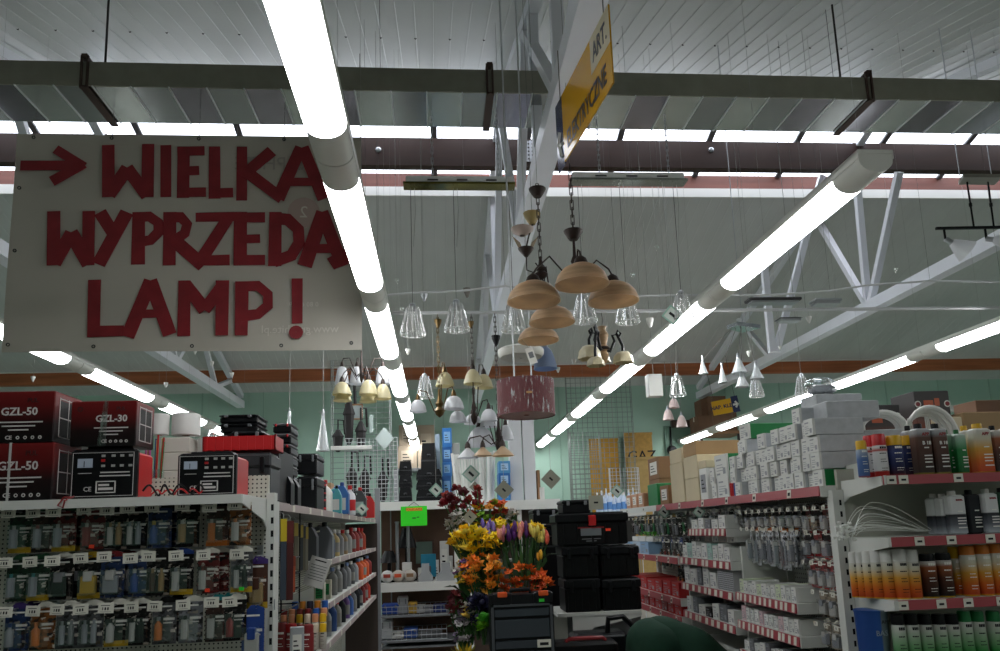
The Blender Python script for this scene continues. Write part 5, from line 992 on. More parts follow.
bouquet('green cone and toy-like green decoration pack beside the organiser', 483, 622, 5, 5, FY-.3, .02, 'rose', ('#4aa82c', '#7fc02c'), 6, (484, 645), 1.2, 0, LEAF, seed=19)
# hanging price cards in front of the flowers and lamps: square cards turned on a corner
CARD = mat('mint_card', '#8fb5a4', .6); CARDG = mat('grey_card', '#8f8f80', .6)
def pcard(label, px, py, Y, w_, m, rot, inner=True, cord=None):
    t = thing('price_card', label, 'card', P(px, py, Y), 0, 'square price cards', rot=(0, rot, random.uniform(-.2, .2))); s = w_*pxm(Y)/2
    MB().box(-s, s, -.0015, .0015, -s, s).build('card', m, t)
    if inner: MB().box(-s*.78, s*.78, -.0025, -.0015, -s*.78, s*.78).build('white_field', mat('card_field', '#c4cdc4', .6), t); MB().box(-s*.45, s*.5, -.0035, -.0025, -s*.15, s*.2).build('price_print', INK, t)
    else: MB().box(-s*.3, s*.3, -.0025, -.0015, -s*.12, s*.12).build('price_print', INK, t)
    if cord:
        t.rotation_euler = (0, 0, 0); k = math.pi/4
        for c in t.children: c.rotation_euler = (0, rot, 0)
        MB().cyl((0, .003, s*1.2), (0, .003, cord-t.location.z), .0016, 4).build('string', CORD, t)
RLY = 6.0; RLZ = P(430, 313, RLY).z
pcard('grey price card stuck among the red roses', 470, 517, FY, 10, CARDG, .75, False)
for lab, px, py, w_, m, inner in (('mint price card hanging left of the white strips', 436, 490, 10, CARD, True), ('mint price card hanging in front of the white strips', 471, 474, 13, CARD, True), ('grey price card behind the mint one on the strips', 475, 487, 8, CARDG, False),
        ('large grey price card in front of the blue boxes', 504, 490, 14, CARDG, False), ('large olive price card left of the far wire grid', 551, 479, 14, CARDG, False), ('mint price card near the white mesh grid', 617, 491, 10, CARD, True)):
    pcard(lab, px, py, RLY+(.012 if 'behind' in lab else 0), w_, m, .78, inner, cord=RLZ)
pcard('pale price card standing on the large black toolbox', 596, 502.5, 5.0, 14, mat('pale_card', '#a4a494', .6), .0, False)
pcard('mint price card on the tool cases near the shelf end', 362, 509, 6.3, 9, CARD, .8)
pcard('mint price card hanging under the far top shelf', 664, 512, 5.35, 9, CARD, .7, True, cord=1.775); pcard('mint price card hanging nearer under the top shelf', 699, 512, 4.66, 9, CARD, .7, True, cord=1.775)
# ---------------------------------------------------------------- bending person in dark green work clothes
pe = thing('person', 'person in dark green work clothes bending down beside the toolboxes', 'person', (0, 0, 0))
def skin_mesh(name, verts, edges, radii, m, root=0, sub=2):
    me = bpy.data.meshes.new(name); me.from_pydata(verts, edges, []); o = bpy.data.objects.new(name, me); COL.objects.link(o)
    md = o.modifiers.new('skin', 'SKIN'); sv = me.skin_vertices[0].data
    for i, r in enumerate(radii): sv[i].radius = r if isinstance(r, tuple) else (r, r)
    sv[root].use_root = True; s2 = o.modifiers.new('sub', 'SUBSURF'); s2.levels = sub; s2.render_levels = sub
    bpy.context.view_layer.update(); nm = bpy.data.meshes.new_from_object(o.evaluated_get(bpy.context.evaluated_depsgraph_get())); bpy.data.objects.remove(o)
    nm.materials.clear(); nm.materials.append(m); nm.polygons.foreach_set('use_smooth', [True]*len(nm.polygons)); return put(name, nm, pe)
PYY = 4.15; hip = P(651, 643, PYY); H = Vector((hip.x, PYY, hip.z)); SKINM = mat('skin', '#b98a70', .55); GC = mat('green_workwear', '#0c2e1f', .8, noise=.15, scale=9, bump=.25)
def blob(name, chains, m, res=.028):
    """continuous rounded surface grown over chains of (point, radius) joints"""
    mbd = bpy.data.metaballs.new(name); mbd.resolution = res; mbd.render_resolution = res; mbd.threshold = .12; o = bpy.data.objects.new(name, mbd); COL.objects.link(o)
    for ch in chains:
        for (p, r), (q, r2) in zip(ch, ch[1:]):
            p, q = Vector(p), Vector(q); n = max(2, int((q-p).length/(min(r, r2)*.45)))
            for i in range(n+1): e = mbd.elements.new(); e.co = p.lerp(q, i/n); e.radius = (r+(r2-r)*i/n)*1.25
    bpy.context.view_layer.update(); nm = bpy.data.meshes.new_from_object(o.evaluated_get(bpy.context.evaluated_depsgraph_get())); bpy.data.objects.remove(o)
    nm.materials.clear(); nm.materials.append(m); nm.polygons.foreach_set('use_smooth', [True]*len(nm.polygons)); return put(name, nm, pe)
D = Vector
sh = H+D((.42, -.05, -.24)); ch_ = H+D((.21, -.03, -.075)); nk = sh+D((.10, -.02, -.06)); hd = nk+D((.09, -.03, -.08)); fz = -H.z
la = [(sh+D((-.02, -.17, -.03)), .062), (sh+D((.04, -.23, -.27)), .05), (sh+D((.15, -.17, -.47)), .038)]; rb = [(sh+D((-.02, .15, -.03)), .062), (sh+D((.04, .19, -.27)), .05), (sh+D((.15, .13, -.47)), .038)]
ll = [(H+D((-.01, -.09, -.07)), .115), (H+D((.06, -.12, -.47)), .075), (H+D((-.06, -.13, fz+.12)), .055)]; lr = [(H+D((-.01, .09, -.07)), .115), (H+D((.08, .11, -.47)), .075), (H+D((-.04, .13, fz+.12)), .055)]
blob('body', [[(H, .09), (ch_, .10), (sh, .09), (nk, .05), (hd, .085), (hd+D((.04, -.01, -.07)), .065)]]+[[(sh, .05)]+[(p, r*.75) for p, r in c]+[(c[-1][0]+D((.05, .0, -.09)), .028)] for c in (la, rb)]+[[(p, r*.75) for p, r in c]+[(c[-1][0]+D((0, 0, -.07)), .035)] for c in (ll, lr)], SKINM)
blob('jacket', [[(H+D((.06, .0, .0)), .15), (ch_, .155), (sh, .135)], [(sh, .1)]+la, [(sh, .1)]+rb, [(ch_+D((0, -.1, -.02)), .09), (sh+D((-.05, -.12, -.02)), .08)], [(ch_+D((0, .1, -.02)), .09), (sh+D((-.05, .1, -.02)), .08)]], GC)
blob('trousers', [[(H+D((.02, -.06, -.02)), .14), (H+D((.02, .06, -.02)), .14)], [(H, .14), (ch_, .13)], ll, lr], GC)
MB().sphere(tuple(hd+D((.01, 0, .012))), .108, 14, 10, sc=(1, .85, .9)).build('hair', mat('dark_hair', '#2b211b', .7, noise=.3, scale=60), pe, smooth=True)
for c in (la, rb):
    b = c[-1][0]+D((.05, 0, -.09))
    for k in range(5): a = (-.03+.015*k); MB().tube([b+D((0, a, 0)), b+D((.02+.004*k, a*1.3, -.05)), b+D((.05, a*1.3, -.085+.008*abs(k-2)))], .009, 6).build('finger', SKINM, pe, smooth=True)
for c in (ll, lr): v = c[-1][0]; MB().bbox(v.x-.09, v.x+.19, v.y-.05, v.y+.05, 0, .085, .02).build('shoe', BLACK, pe)
# ================================================================= RIGHT AISLE SHELVING (faces the aisle, -x)
RX, RB, R0, R1, TZ = 1.70, 2.06, 3.13, 6.75, 1.79
W90 = -math.pi/2
gr = thing('shelving_unit', 'right aisle shelving with white cartons on top and hanging packs below', 'shelving')
MB().box(RB, RB+.02, R0, R1, .1, TZ).build('back_panel', peg_mat('pegboard_grey', '#b4b6ae', .025, 'yz', .18), gr)
def rshelf(z, y0, y1, n, x=RX, kind='red'):
    s = MB().box(x, RB, y0, y1, z-.016, z).box(x, RB, y0-.009, y0-.0005, z-.05, z).build('shelf', SHELFW, gr)
    price_rail(s, (x, y0, z), (x, y1, z), .045, kind, n, (-1, 0, 0)); return s
rshelf(TZ, R0, 5.6, 6); rshelf(TZ, 5.6, R1, 2, kind='white')
for a, b, zs in ((3.45, 4.17, (1.245, 1.09, .93)), (4.22, 5.12, (1.605, 1.41, 1.235, 1.045, .87)), (5.18, R1, (1.40, 1.11, .985))):
    for k, z in enumerate(zs): rshelf(z, a if z != 1.605 else 4.25, b if z != 1.605 else 4.9, (12 if a < 4 else 9 if a < 5 else 5))
for y in (4.195, 5.15): MB().box(RX+.06, RB, y-.01, y+.01, .1, 1.5).build('bay_divider', SHELFW, gr); MB().box(RB-.04, RB, y-.02, y+.02, 0, TZ-.02).build('upright', SHELFW, gr)
upright(gr, P(843, 560, 3.1).x, 3.085, P(835, 490, 3.1).z, '-y', w=.05)
MB().box(RB-.04, RB, R1, R1+.04, 0, 1.9).build('upright', SHELFW, gr); MB().box(RX, RB, R0, R1, 0, .1).build('plinth', SHELFW, gr)
# ---------------- white switch boxes piled on top, ends towards the aisle
random.seed(11); GSL = mat('grey_sleeve', '#b4b7ba', .45, noise=.1, scale=25); bw, bh = .083, .078
cols = [(3.20, 4), (3.285, 4), (3.37, 5), (3.455, 4), (3.54, 4), (3.63, 3), (3.715, 4), (3.80, 3), (3.885, 3), (3.97, 4), (4.055, 4), (4.14, 3)]
tops = {}
for c, (y, n) in enumerate(cols):
    for k in range(n):
        green = (c in (0, 1) and k == 0)
        small_box(f'white ended box, {ORD[c]} column from near end, {ORD[k]} layer from bottom' if not green else f'green sleeved box at the pile foot, {ORD[c]} column from near end', (1.86+random.uniform(-.025, .025), y+random.uniform(-.004, .004), TZ+.001+k*bh), bw-.006, .25, bh-.002, W90+random.uniform(-.05, .05), 'white switch boxes on the right shelving', WHITE, GREEN if green else GSL)
    tops[c] = TZ+.001+n*bh
tz1 = tops[2]
carton('long_grey_box', 'long grey handled box lying on the near end of the white pile', 'box', (1.95, 3.29, tops[0]+.001), .26, .15, .085, GSL, rz=.0, group='grey long boxes'); carton('long_grey_box', 'topmost long grey box across the near white columns', 'box', (1.98, 3.45, tops[2]+.001), .24, .15, .07, GSL, rz=.04, group='grey long boxes'); carton('long_grey_box', 'grey box with dark grip standing right of the white pile', 'box', (2.14, 3.30, TZ+.16), .26, .16, .10, GSL, rz=-.1, group='grey long boxes'); carton('long_grey_box', 'grey box under the one with the dark grip', 'box', (2.15, 3.30, TZ+.001), .28, .17, .155, GSL, group='grey long boxes'); carton('grey_flat_box', 'plain pale grey box at the corner above the shelf bracket', 'box', (1.92, 3.10, TZ+.012), .14, .12, .08, SHELFW)
pk = thing('plastic_bag', 'clear bag of fittings on top of the white box pile', 'bag', (1.92, 3.42, tops[2]+.073)); b = MB().sphere((0, 0, .045), .09, 14, 10, sc=(1, .6, .5)); b.v = [(x*(1+.15*math.sin(40*z+30*x)), y, z) for x, y, z in b.v]; b.build('bag_film', film('bag_film2', .45, '#e6ecee', .2, streak=30), pk, smooth=True); MB().bbox(-.06, .06, -.03, .03, .004, .05, .01).build('fittings', SV, pk)
t = small_box('green sided carton with a white end above the white pile', (1.88, 3.98, tops[9]+.001), .10, .28, .085, W90+.1, 'green cartons', WHITE, GREEN)
small_box('lower green sided carton behind the white pile', (1.86, 4.30, TZ+.001), .17, .27, .12, W90, 'green cartons', WHITE, GREEN); small_box('upper green sided carton behind the white pile', (1.88, 4.32, TZ+.122), .19, .3, .14, W90, 'green cartons', WHITE, GREEN); small_box('white ended box left of the lower green carton', (1.82, 4.43, TZ+.001), .07, .2, .09, W90, 'white boxes by the green cartons', WHITE, GSL); small_box('white ended box stacked left of the green cartons', (1.82, 4.45, TZ+.092), .07, .2, .1, W90, 'white boxes by the green cartons', WHITE, GSL)
bottle('red_bottle', 'small red bottle among the white boxes', (1.76, 4.22, TZ+.001), .03, .12, RED, RED); bottle('blue_bottle', 'small blue bottle among the white boxes', (1.76, 4.15, TZ+.001), .03, .13, BL, BL)
# cream cartons and other goods further back on the top shelf
def tbox(label, y, w_, h_, z, m, d=.3, x=1.86, name='shipping_carton', **k): carton(name, label, 'box', (x, y, z), w_, d, h_, m, rz=W90, group='cartons on the right top shelf', **k); return z+h_+.001
z = tbox('white carton with grey grid print beside the cream cartons', 4.58, .13, .2, TZ+.001, WHITE, tag_face=mat('grid_print', '#8f9094', .6)); z = tbox('flat pale carton on the grid print carton', 4.58, .13, .05, z, CREAM)
z = tbox('lowest cream carton of the near cream stack', 4.80, .26, .15, TZ+.001, CREAM); z = tbox('middle cream carton of the near cream stack', 4.80, .27, .15, z, CREAM); z = tbox('top brown carton of the near cream stack', 4.80, .25, .09, z, mat('mid_cardboard', '#a5855f', .8, noise=.08, scale=5))
z = tbox('tall cream carton of the far cream stack', 5.10, .28, .28, TZ+.001, CREAM); z = tbox('top cream carton of the far cream stack', 5.10, .26, .10, z, CREAM)
z = tbox('small brown carton beside the cream stacks', 5.42, .2, .14, TZ+.001, KRAFT, tag_face=PAPER); tbox('green carton behind the small brown carton', 5.72, .26, .17, TZ+.001, GREEN)
z = tbox('lower brown carton with a white label on the far top shelf', 5.95, .3, .22, TZ+.001, KRAFT, x=1.95, tape=CREAM); z = tbox('upper brown carton with a white label on the far top shelf', 5.95, .3, .18, z, KRAFT, x=1.95, tag_face=PAPER)
for k, y in enumerate((6.15, 6.35, 6.55)): tbox(f'{ORD[k]} printed leaflet pack near the far end of the top shelf', y, .15, .12, TZ+.001, hexmat('#b98a6a'), d=.1, x=1.78, name='leaflet_pack', tag_face=PAPER)
# white and blue packets on a far white shelf
fs = thing('shelving_unit', 'far white shelf with white and blue packets left of the cartons', 'shelving', (0, 0, 0)); FYs = 7.0; fz_ = P(610, 512, FYs).z; xa, xb = P(572, 512, FYs).x, P(646, 512, FYs).x; MB().box(xa, xb, FYs, FYs+.45, fz_-.05, fz_).build('shelf', WHITE, fs); MB().box(xa, xb, FYs+.43, FYs+.45, 0, fz_-.05).build('back_panel', hexmat('#3c3a38'), fs)
for z_ in (.5, 1.0, 1.35): MB().box(xa, xb, FYs, FYs+.43, z_-.03, z_).build('shelf', WHITE, fs)
for k in range(18): 
    px = 600+(k % 9)*4.6; a = P(px, 500, FYs+.1); WBm = mat('white_blue_pack', '#c4d2e4', .5); bottle('white_packet', f'{ORD[k % 9]} white and blue packet in the {("front", "back")[k//9]} row of the far shelf', (a.x, FYs+.1+.12*(k//9), fz_), .02 if k % 2 else .024, .15+.05*(k//9)+.02*(k % 3), WBm, WHITE, 'white and blue packets', label_m=hexmat('#5b8cc8'), cat='packet')
# ---------------- hanging packs
random.seed(21)
def pack_row(y0, y1, n, z, w_, h_, kinds, label, group, x_tip=1.76, tags=True, depth=3):
    for k in range(n):
        y = y0+(y1-y0)*(k+.5)/n; L = RB-x_tip
        hook(f'wire hook, {ORD[k]} from the near end, with {label}', (RB, y, z), L, 'hooks on the right shelving', W90, tags, .62)
        c, hd, kd, m1, m2, st = kinds[k % len(kinds)]
        for q in range(depth if k < 8 else 1):
            blister('hanging_pack', f'{ORD[k]} from near end, {("front", "second", "third")[q]} of {label}', (x_tip+.045+.07*q, y, z-.003), w_, h_*random.uniform(.92, 1.05), c, hd, kd, m1, m2, group, st, rz=W90+random.uniform(-.25, .25))
CW = cardmat('#b9bcc0'); CRD2 = cardmat('#7c2422'); CTN = cardmat('#8a7f6e'); CBK2 = cardmat('#232120')
pack_row(3.5, 4.18, 8, 1.70, .062, .10, [(CBK2, WH, 'block', WH, SV, None)], 'white switch packs under top shelf', 'white switch packs')
pack_row(3.16, 3.5, 4, 1.70, .07, .115, [(CBK2, BR, 'block', CTN, WH, RD), (CRD2, BR, 'block', WH, SV, RD)], 'brown-red packs next to upright', 'red based packs', depth=2)
pack_row(3.6, 4.18, 7, 1.605, .062, .21, [(CW, TAGM, 'block', SV, WH, None), (CW, OR, 'pair', SV, SV, None)], 'long clear packs in middle row', 'long clear packs', depth=2)
pack_row(3.16, 3.52, 4, 1.585, .075, .125, [(CRD2, TAGM, 'block', WH, SV, RED), (CBK2, TAGM, 'block', SV, WH, RED)], 'red based packs in the middle row', 'red based packs', depth=2)
pack_row(3.16, 3.48, 4, 1.445, .07, .12, [(CRD2, TAGM, 'block', WH, SV, RED)], 'red based packs in the lower row', 'red based packs', depth=2)
pack_row(3.15, 3.42, 3, 1.31, .07, .12, [(CTN, TAGM, 'block', WH, SV, None)], 'beige packs beside the upright', 'beige packs', depth=2)
pack_row(3.15, 3.42, 3, 1.165, .07, .12, [(CTN, TAGM, 'block', SV, WH, None)], 'beige packs low by upright', 'beige packs', depth=2)
pack_row(4.25, 5.12, 9, 1.72, .07, .10, [(CW, TAGM, 'block', WH, SV, None), (CBK2, TAGM, 'block', SV, BK, None)], 'pale packs above the small shelf', 'pale packs of the second bay', depth=1)
pack_row(4.95, 5.2, 2, 1.58, .07, .18, [(CBK2, BR, 'pair', RD, BK, None)], 'dark packs beside small shelf', 'dark tool packs', depth=1)
pack_row(5.22, 6.7, 12, 1.70, .08, .15, [(CBK2, DG, 'pair', BK, GREEN, None), (CBK2, BK, 'tube', SV, BK, None), (cardmat('#44464a'), YL, 'pair', BK, GR_, None)], 'dark tool packs under far top shelf', 'dark tool packs', depth=1)
pack_row(5.22, 5.9, 6, 1.52, .08, .22, [(CBK2, BK, 'pair', RD, BR, None), (cardmat('#44464a'), BL, 'pair', OR, BK, None)], 'long dark packs in far bay', 'dark tool packs', depth=1)
pack_row(5.2, 5.5, 3, 1.33, .07, .2, [(CBK2, BR, 'pair', OR, BK, None)], 'orange handled packs in far bay', 'dark tool packs', depth=1)
# ---------------- goods on the shelves
def shelf_boxes(y0, y1, n, z, wr, hr, dr, mats, label, group, x=RX+.015, tag_m=None):
    w_ = (y1-y0)/n
    for k in range(n):
        d = random.uniform(*dr); h = random.uniform(*hr); m = mats[k % len(mats)]
        small_box(f'{ORD[k]} {label}', (x+d/2, y0+w_*(k+.5), z+.001), w_*random.uniform(*wr), d, h, W90+random.uniform(-.04, .04), group, m, SHELFW if m is WHITE else m)
shelf_boxes(3.47, 4.15, 12, 1.245, (.75, .93), (.055, .075), (.1, .2), [WHITE, SHELFW, WHITE, hexmat('#c9d4b4')], 'small white box from near end, upper shelf beside upright packs', 'small white boxes')
shelf_boxes(3.47, 4.15, 12, 1.09, (.75, .93), (.055, .08), (.1, .2), [WHITE, SHELFW, WHITE, hexmat('#d0b4b8')], 'small white box from near end, lower shelf beside upright packs', 'small white boxes')
shelf_boxes(3.47, 4.15, 10, .93, (.75, .93), (.05, .08), (.1, .2), [WHITE, SHELFW, GREYM], 'small pale box from the near end, lowest visible shelf', 'small white boxes')
shelf_boxes(4.28, 4.88, 5, 1.605, (.6, .9), (.05, .08), (.08, .15), [WHITE, SHELFW, GREYM], 'pale box from the near end on the small upper shelf', 'pale boxes of the second bay')
shelf_boxes(4.25, 5.1, 9, 1.41, (.75, .95), (.08, .11), (.1, .22), [WHITE, WHITE, SHELFW, hexmat('#9fbfb4')], 'white socket box from the near end, front row of the second bay', 'pale boxes of the second bay')
shelf_boxes(4.25, 4.75, 4, 1.52, (.75, .95), (.04, .05), (.1, .2), [WHITE, hexmat('#b9aca4')], 'white socket box from the near end, stacked on the front row', 'pale boxes of the second bay', x=RX+.05)
carton('patterned_carton', 'grey dotted carton on the third shelf of the second bay', 'box', (RX+.14, 4.36, 1.236), .24, .25, .15, peg_mat('dotted_card', '#a9aaac', .012, 'xyz', .32), rz=W90); shelf_boxes(4.5, 5.1, 5, 1.235, (.6, .95), (.08, .14), (.08, .16), [WHITE, SHELFW, GREYM, WHITE], 'white frame box from the near end, behind the dotted carton', 'pale boxes of the second bay')
shelf_boxes(4.25, 5.1, 7, 1.045, (.7, .95), (.05, .11), (.1, .2), [WHITE, GREYM, SHELFW, BK], 'mixed pale box from the near end on the fourth shelf', 'pale boxes of the second bay')
REDB = mat('red_carton', '#b01f22', .5)
shelf_boxes(5.22, 6.68, 7, 1.11, (.85, .96), (.09, .11), (.2, .28), [REDB, REDB, REDB], 'red carton from the near end, upper red shelf', 'red cartons'); shelf_boxes(5.22, 6.68, 9, .985, (.85, .96), (.07, .09), (.2, .28), [REDB, REDB, hexmat('#8a3030')], 'red carton from the near end, lower red shelf', 'red cartons')
shelf_boxes(5.95, 6.7, 3, 1.40, (.85, .96), (.09, .1), (.15, .2), [hexmat('#8fb0d0'), hexmat('#b9c9d9')], 'light blue carton from the near end in the far bay', 'light blue cartons')
for k in range(3):
    t = thing('seedling_tray', f'{ORD[k]} green seedling tray from the near end of the far bay', 'plant tray', (RX+.12, 6.0+.22*k, 1.40+.101), 0, 'seedling trays'); MB().bbox(-.08, .08, -.1, .1, 0, .04, .004).build('tray', WHITE, t)
    for i in range(10): a = random.uniform(0, 6.28); x_, y_ = random.uniform(-.07, .07), random.uniform(-.09, .09); MB().add([(x_, y_, .04), (x_+.03*math.cos(a), y_+.03*math.sin(a), .085), (x_+.05*math.cos(a), y_+.05*math.sin(a), .075), (x_+.02*math.cos(a+1), y_+.02*math.sin(a+1), .06)], [(0, 1, 2, 3)]).build('leaf', mat('seedling_green', '#4fa02c', .5), t)
# ================================================================= RIGHT FRONT END SHELVING (faces the camera)
EY, EB, EX0, EX1 = 2.80, 3.10, 1.79, 3.0
EZ = [P(900, 475.5, EY).z, P(900, 537.5, EY).z, P(900, 601, EY).z, P(900, 601, EY).z-.265]
ec = thing('shelving_unit', 'front end shelving with spray cans behind red price rails', 'shelving'); MB().box(EX0-.02, EX1, EB, EB+.02, .1, 1.86).build('back_panel', mat('back_panel_grey', '#a9aa9e', .5), ec)
tick = [(890, 902, 957), (918, 950, 989), (902, 940, 967, 1000), ()]
for s, z in enumerate(EZ):
    sh_ = MB().box(EX0, EX1, EY, EB, z-.014, z).build('shelf', SHELFW, ec)
    r = MB().box(EX0+.075*0+.0, EX1, EY-.008, EY, z-.036, z+.002).build('price_rail', mat('red_price_rail', '#a84a50', .35), sh_)
    if s in (0, 1, 2): e = MB().box(EX0, P((885, 887, 893)[s], (480, 541, 605)[s], EY).x, EY-.0095, EY-.008, z-.036, z+.002).build('rail_end', SHELFW, r)
    for px in tick[s]: x = P(px, (480, 541, 605, 660)[s], EY).x; MB().box(x-.02, x+.02, EY-.011, EY-.009, z-.034, z).build('price_ticket', TAGM, r); MB().box(x-.01, x+.01, EY-.0118, EY-.011, z-.022, z-.014).build('ticket_print', INK, r)
    MB().prism([(EY, z), (EB, z), (EB, z-.10), (EB-.05, z-.075), (EY, z-.036)], (EX0-.006, EX0), 'x').build('bracket', SHELFW, sh_)
MB().box(EX1, EX1+.03, EY, EB, 0, 1.9).build('side_panel', SHELFW, ec); MB().box(EX0, EX1, EY+.02, EB, 0, .1).build('plinth', SHELFW, ec)
YC = hexmat('#d9a912', .35); RC = hexmat('#c01e24', .35); APB = ramp_mat('brown_tin_print', [(0, '#c9b23c'), (.06, '#2a1d18'), (.55, '#4a2c20'), (.8, '#5c4034'), (.9, '#9a9c9e'), (1, '#b4b6b8')]); APO = ramp_mat('orange_can_print', [(0, '#d9b02a'), (.05, '#b8421c'), (.3, '#c8661f'), (.55, '#d09a3c'), (.78, '#c9c4ac'), (1, '#cfcfc9')]); APD = ramp_mat('dark_brown_print', [(0, '#d9b02a'), (.05, '#1c1614'), (.5, '#4a2616'), (.8, '#8a4a24'), (.9, '#b9b4ac'), (1, '#c4c2bc')]); APG = ramp_mat('green_can_print', [(0, '#1a7a30'), (.3, '#2c8a3c'), (.65, '#8fae8c'), (.85, '#b9bfb4'), (1, '#c4c6c0')]); GRN = ramp_mat('green_tin_print', [(0, '#c9b23c'), (.05, '#0d5a28'), (.6, '#1f7a3c'), (.85, '#8fb59a'), (1, '#b9c4bc')]); BLK = ramp_mat('blue_can_print', [(0, '#a03a2c'), (.05, '#45608f'), (.6, '#4a689c'), (.85, '#8fa0b4'), (1, '#9fb0c0')]); NVY = ramp_mat('navy_can_print', [(0, '#8a2a24'), (.08, '#3a1c2c'), (.3, '#20264a'), (.75, '#27346a'), (1, '#1c2038')]); WRD = ramp_mat('white_red_can_print', [(0, '#a8241e'), (.15, '#a8241e'), (.18, '#d0d0ce'), (.75, '#d6d6d4'), (.8, '#a8241e'), (.9, '#d6d6d4'), (1, '#d6d6d4')]); WBK = ramp_mat('white_black_print', [(0, '#b9bec4'), (.25, '#5c6068'), (.5, '#1d1f23'), (.53, '#d0d2d2'), (1, '#d6d8d6')])
LRED = mat('logo_red', '#8e1f1f', .5); LBK = INK; C0 = EY+.06
MPY = (455, 517, 577, 634)
def hz(px, py, s, Y=C0): return P(px, py, Y).z-EZ[s]
g = 'cans on the top right shelf'
def ecan(label, px, w_px, top, s, body, cap, cap_h, group, Y=C0, **k): can('spray_can', label, (P(px, MPY[s], Y).x, Y, EZ[s]+.001), w_px/2*pxm(Y)/1.0, hz(px, top, s, Y), body, cap, group, cap_h, **k)
ecan('blue spray can with yellow cap at the left end of the top shelf', 862, 11, 441, 0, BLK, YC, .22, g)
ecan('white spray can with red cap behind the other red-capped can', 870.5, 12, 436, 0, WRD, RC, .25, g, Y=C0+.05, txt=INK); ecan('white spray can with red cap nearest the navy jars', 880, 14, 434.5, 0, WRD, RC, .25, g, txt=INK)
ecan('navy can with a wide yellow lid beside the red-capped cans', 895, 16, 436, 0, NVY, YC, .22, g); ecan('second navy can with a yellow lid touching the brown tins', 907, 14, 436, 0, NVY, YC, .22, g, Y=C0+.06)
def etin(label, px, w_px, top, s, body, cap, group, Y=C0, d=.05, **k): w_ = w_px*pxm(Y); tin('flat_tin', label, (P(px, MPY[s], Y).x, Y, EZ[s]+.001), w_, d, hz(px, top, s, Y), body, cap, group, **k)
etin('left brown and silver tin with a black cap', 922, 17, 424, 0, APB, BLACK, g, logo=('APP', .018, LRED), num='B 18'); etin('right brown and silver tin with a black cap', 939, 16, 424, 0, APB, BLACK, g, logo=('APP', .018, LRED), num='B 18'); etin('silver tin with a black cap half hidden behind the brown tins', 911, 12, 426, 0, APB, BLACK, g, Y=C0+.12)
etin('left green tin beside the brown tins', 948.5, 10, 430, 0, GRN, hexmat('#0f6a30'), g, Y=C0+.03); etin('right green tin beside the orange tins', 959.5, 11, 430, 0, GRN, hexmat('#0f6a30'), g)
etin('rear orange tin with a yellow cap', 967.5, 9, 426, 0, APO, YC, g, Y=C0+.07, capw=.7); etin('front orange tin with a yellow cap', 981.5, 19, 424, 0, APO, YC, g, capw=.5, logo=('APP', .018, LRED)); etin('black tin with a silver top at the right edge', 996, 12, 426, 0, APD, BLACK, g, logo=None); etin('black tin cut off by the right edge of the shelf', 1009, 13, 424, 0, APD, BLACK, g)
g = 'bottles on the second right shelf'
for k, (px, w_, top, Y, bd) in enumerate(((936, 14, 494, C0+.07, WBK), (945, 14, 494, C0+.03, WBK), (955, 18, 491, C0, WBK), (972, 15, 490, C0+.02, hexmat('#24262a')), (989, 16, 489, C0, WBK))):
    etin(('rear white and black flat bottle', 'middle white and black flat bottle', 'front white and black flat bottle', 'black flat bottle with a picture', 'white and black flat bottle nearest the right edge')[k]+' on the second shelf', px, w_, top, 1, bd, WHITE if k != 3 else BLACK, g, Y=Y, logo=('RANAL', .009, LRED) if k != 3 else None)
etin('dark green bottle cut off at the right edge on the second shelf', 1004, 12, 488, 1, hexmat('#1c4a34'), BLACK, g)
g = 'cans on the third right shelf'
for k, px in enumerate((855, 862, 869, 877.5, 888, 901)): ecan(f'{ORD[k]} white-capped orange spray can from the left on the third shelf', px, (9, 9, 10, 11, 12, 14)[k], (552, 552, 551.5, 551, 550, 549.5)[k], 2, APO, WHITE, .22, g, Y=C0+.13-.025*k, txt=INK)
ecan('last white-capped orange spray can before the dark ones', 913, 14, 550, 2, APO, WHITE, .22, g, txt=INK)
for k, px in enumerate((929, 945)): ecan(f'{("left", "right")[k]} dark brown spray can with black cap on the third shelf', px, 15, 554 if k == 0 else 553, 2, APD, BLACK, .14, g)
ecan('orange spray can with a bright yellow cap on the third shelf', 957, 12, 547, 2, APO, YC, .22, g, Y=C0+.05)
for k, px in enumerate((969.5, 984.5, 998)): ecan(f'{ORD[k]} orange can with orange cap at the right of the third shelf', px, 15, 546-k, 2, APO, hexmat('#c4701c'), .16, g, txt=PAPER)
g = 'cans on the fourth right shelf'
bt = thing('blue_tub', 'blue and grey round tub at the left of the fourth shelf', 'tub', (P(873.5, 640, C0+.08).x, C0+.08, EZ[3]+.001)); r_ = 15.5*pxm(C0); hh = hz(874, 612, 3, C0); MB().lathe([(r_*.92, 0), (r_, hh*.96), (r_*1.03, hh*.96), (r_*1.03, hh)], 20, cap0=True, cap1=True).build('tub_body', ramp_mat('blue_tub_print', [(0, '#1d3f7c'), (.5, '#27529a'), (.55, '#6a7a80'), (1, '#5c6b70')], axis=0), bt, smooth=True); text('APP', .02, LBK, bt, (.02, -r_-.003, hh*.8)); text('BAS', .03, mat('pale_blue_print', '#8fa0ac', .5), bt, (-.0, -r_-.003, hh*.6))
for k, px in enumerate((899, 912.5, 926, 940, 953, 966, 979, 995)): ecan(f'{ORD[k]} green and white spray can from the left on the fourth shelf', px, 13, 614 if k < 5 else 611, 3, APG, BLACK if k < 5 else hexmat('#127038'), .18, g, txt=INK)
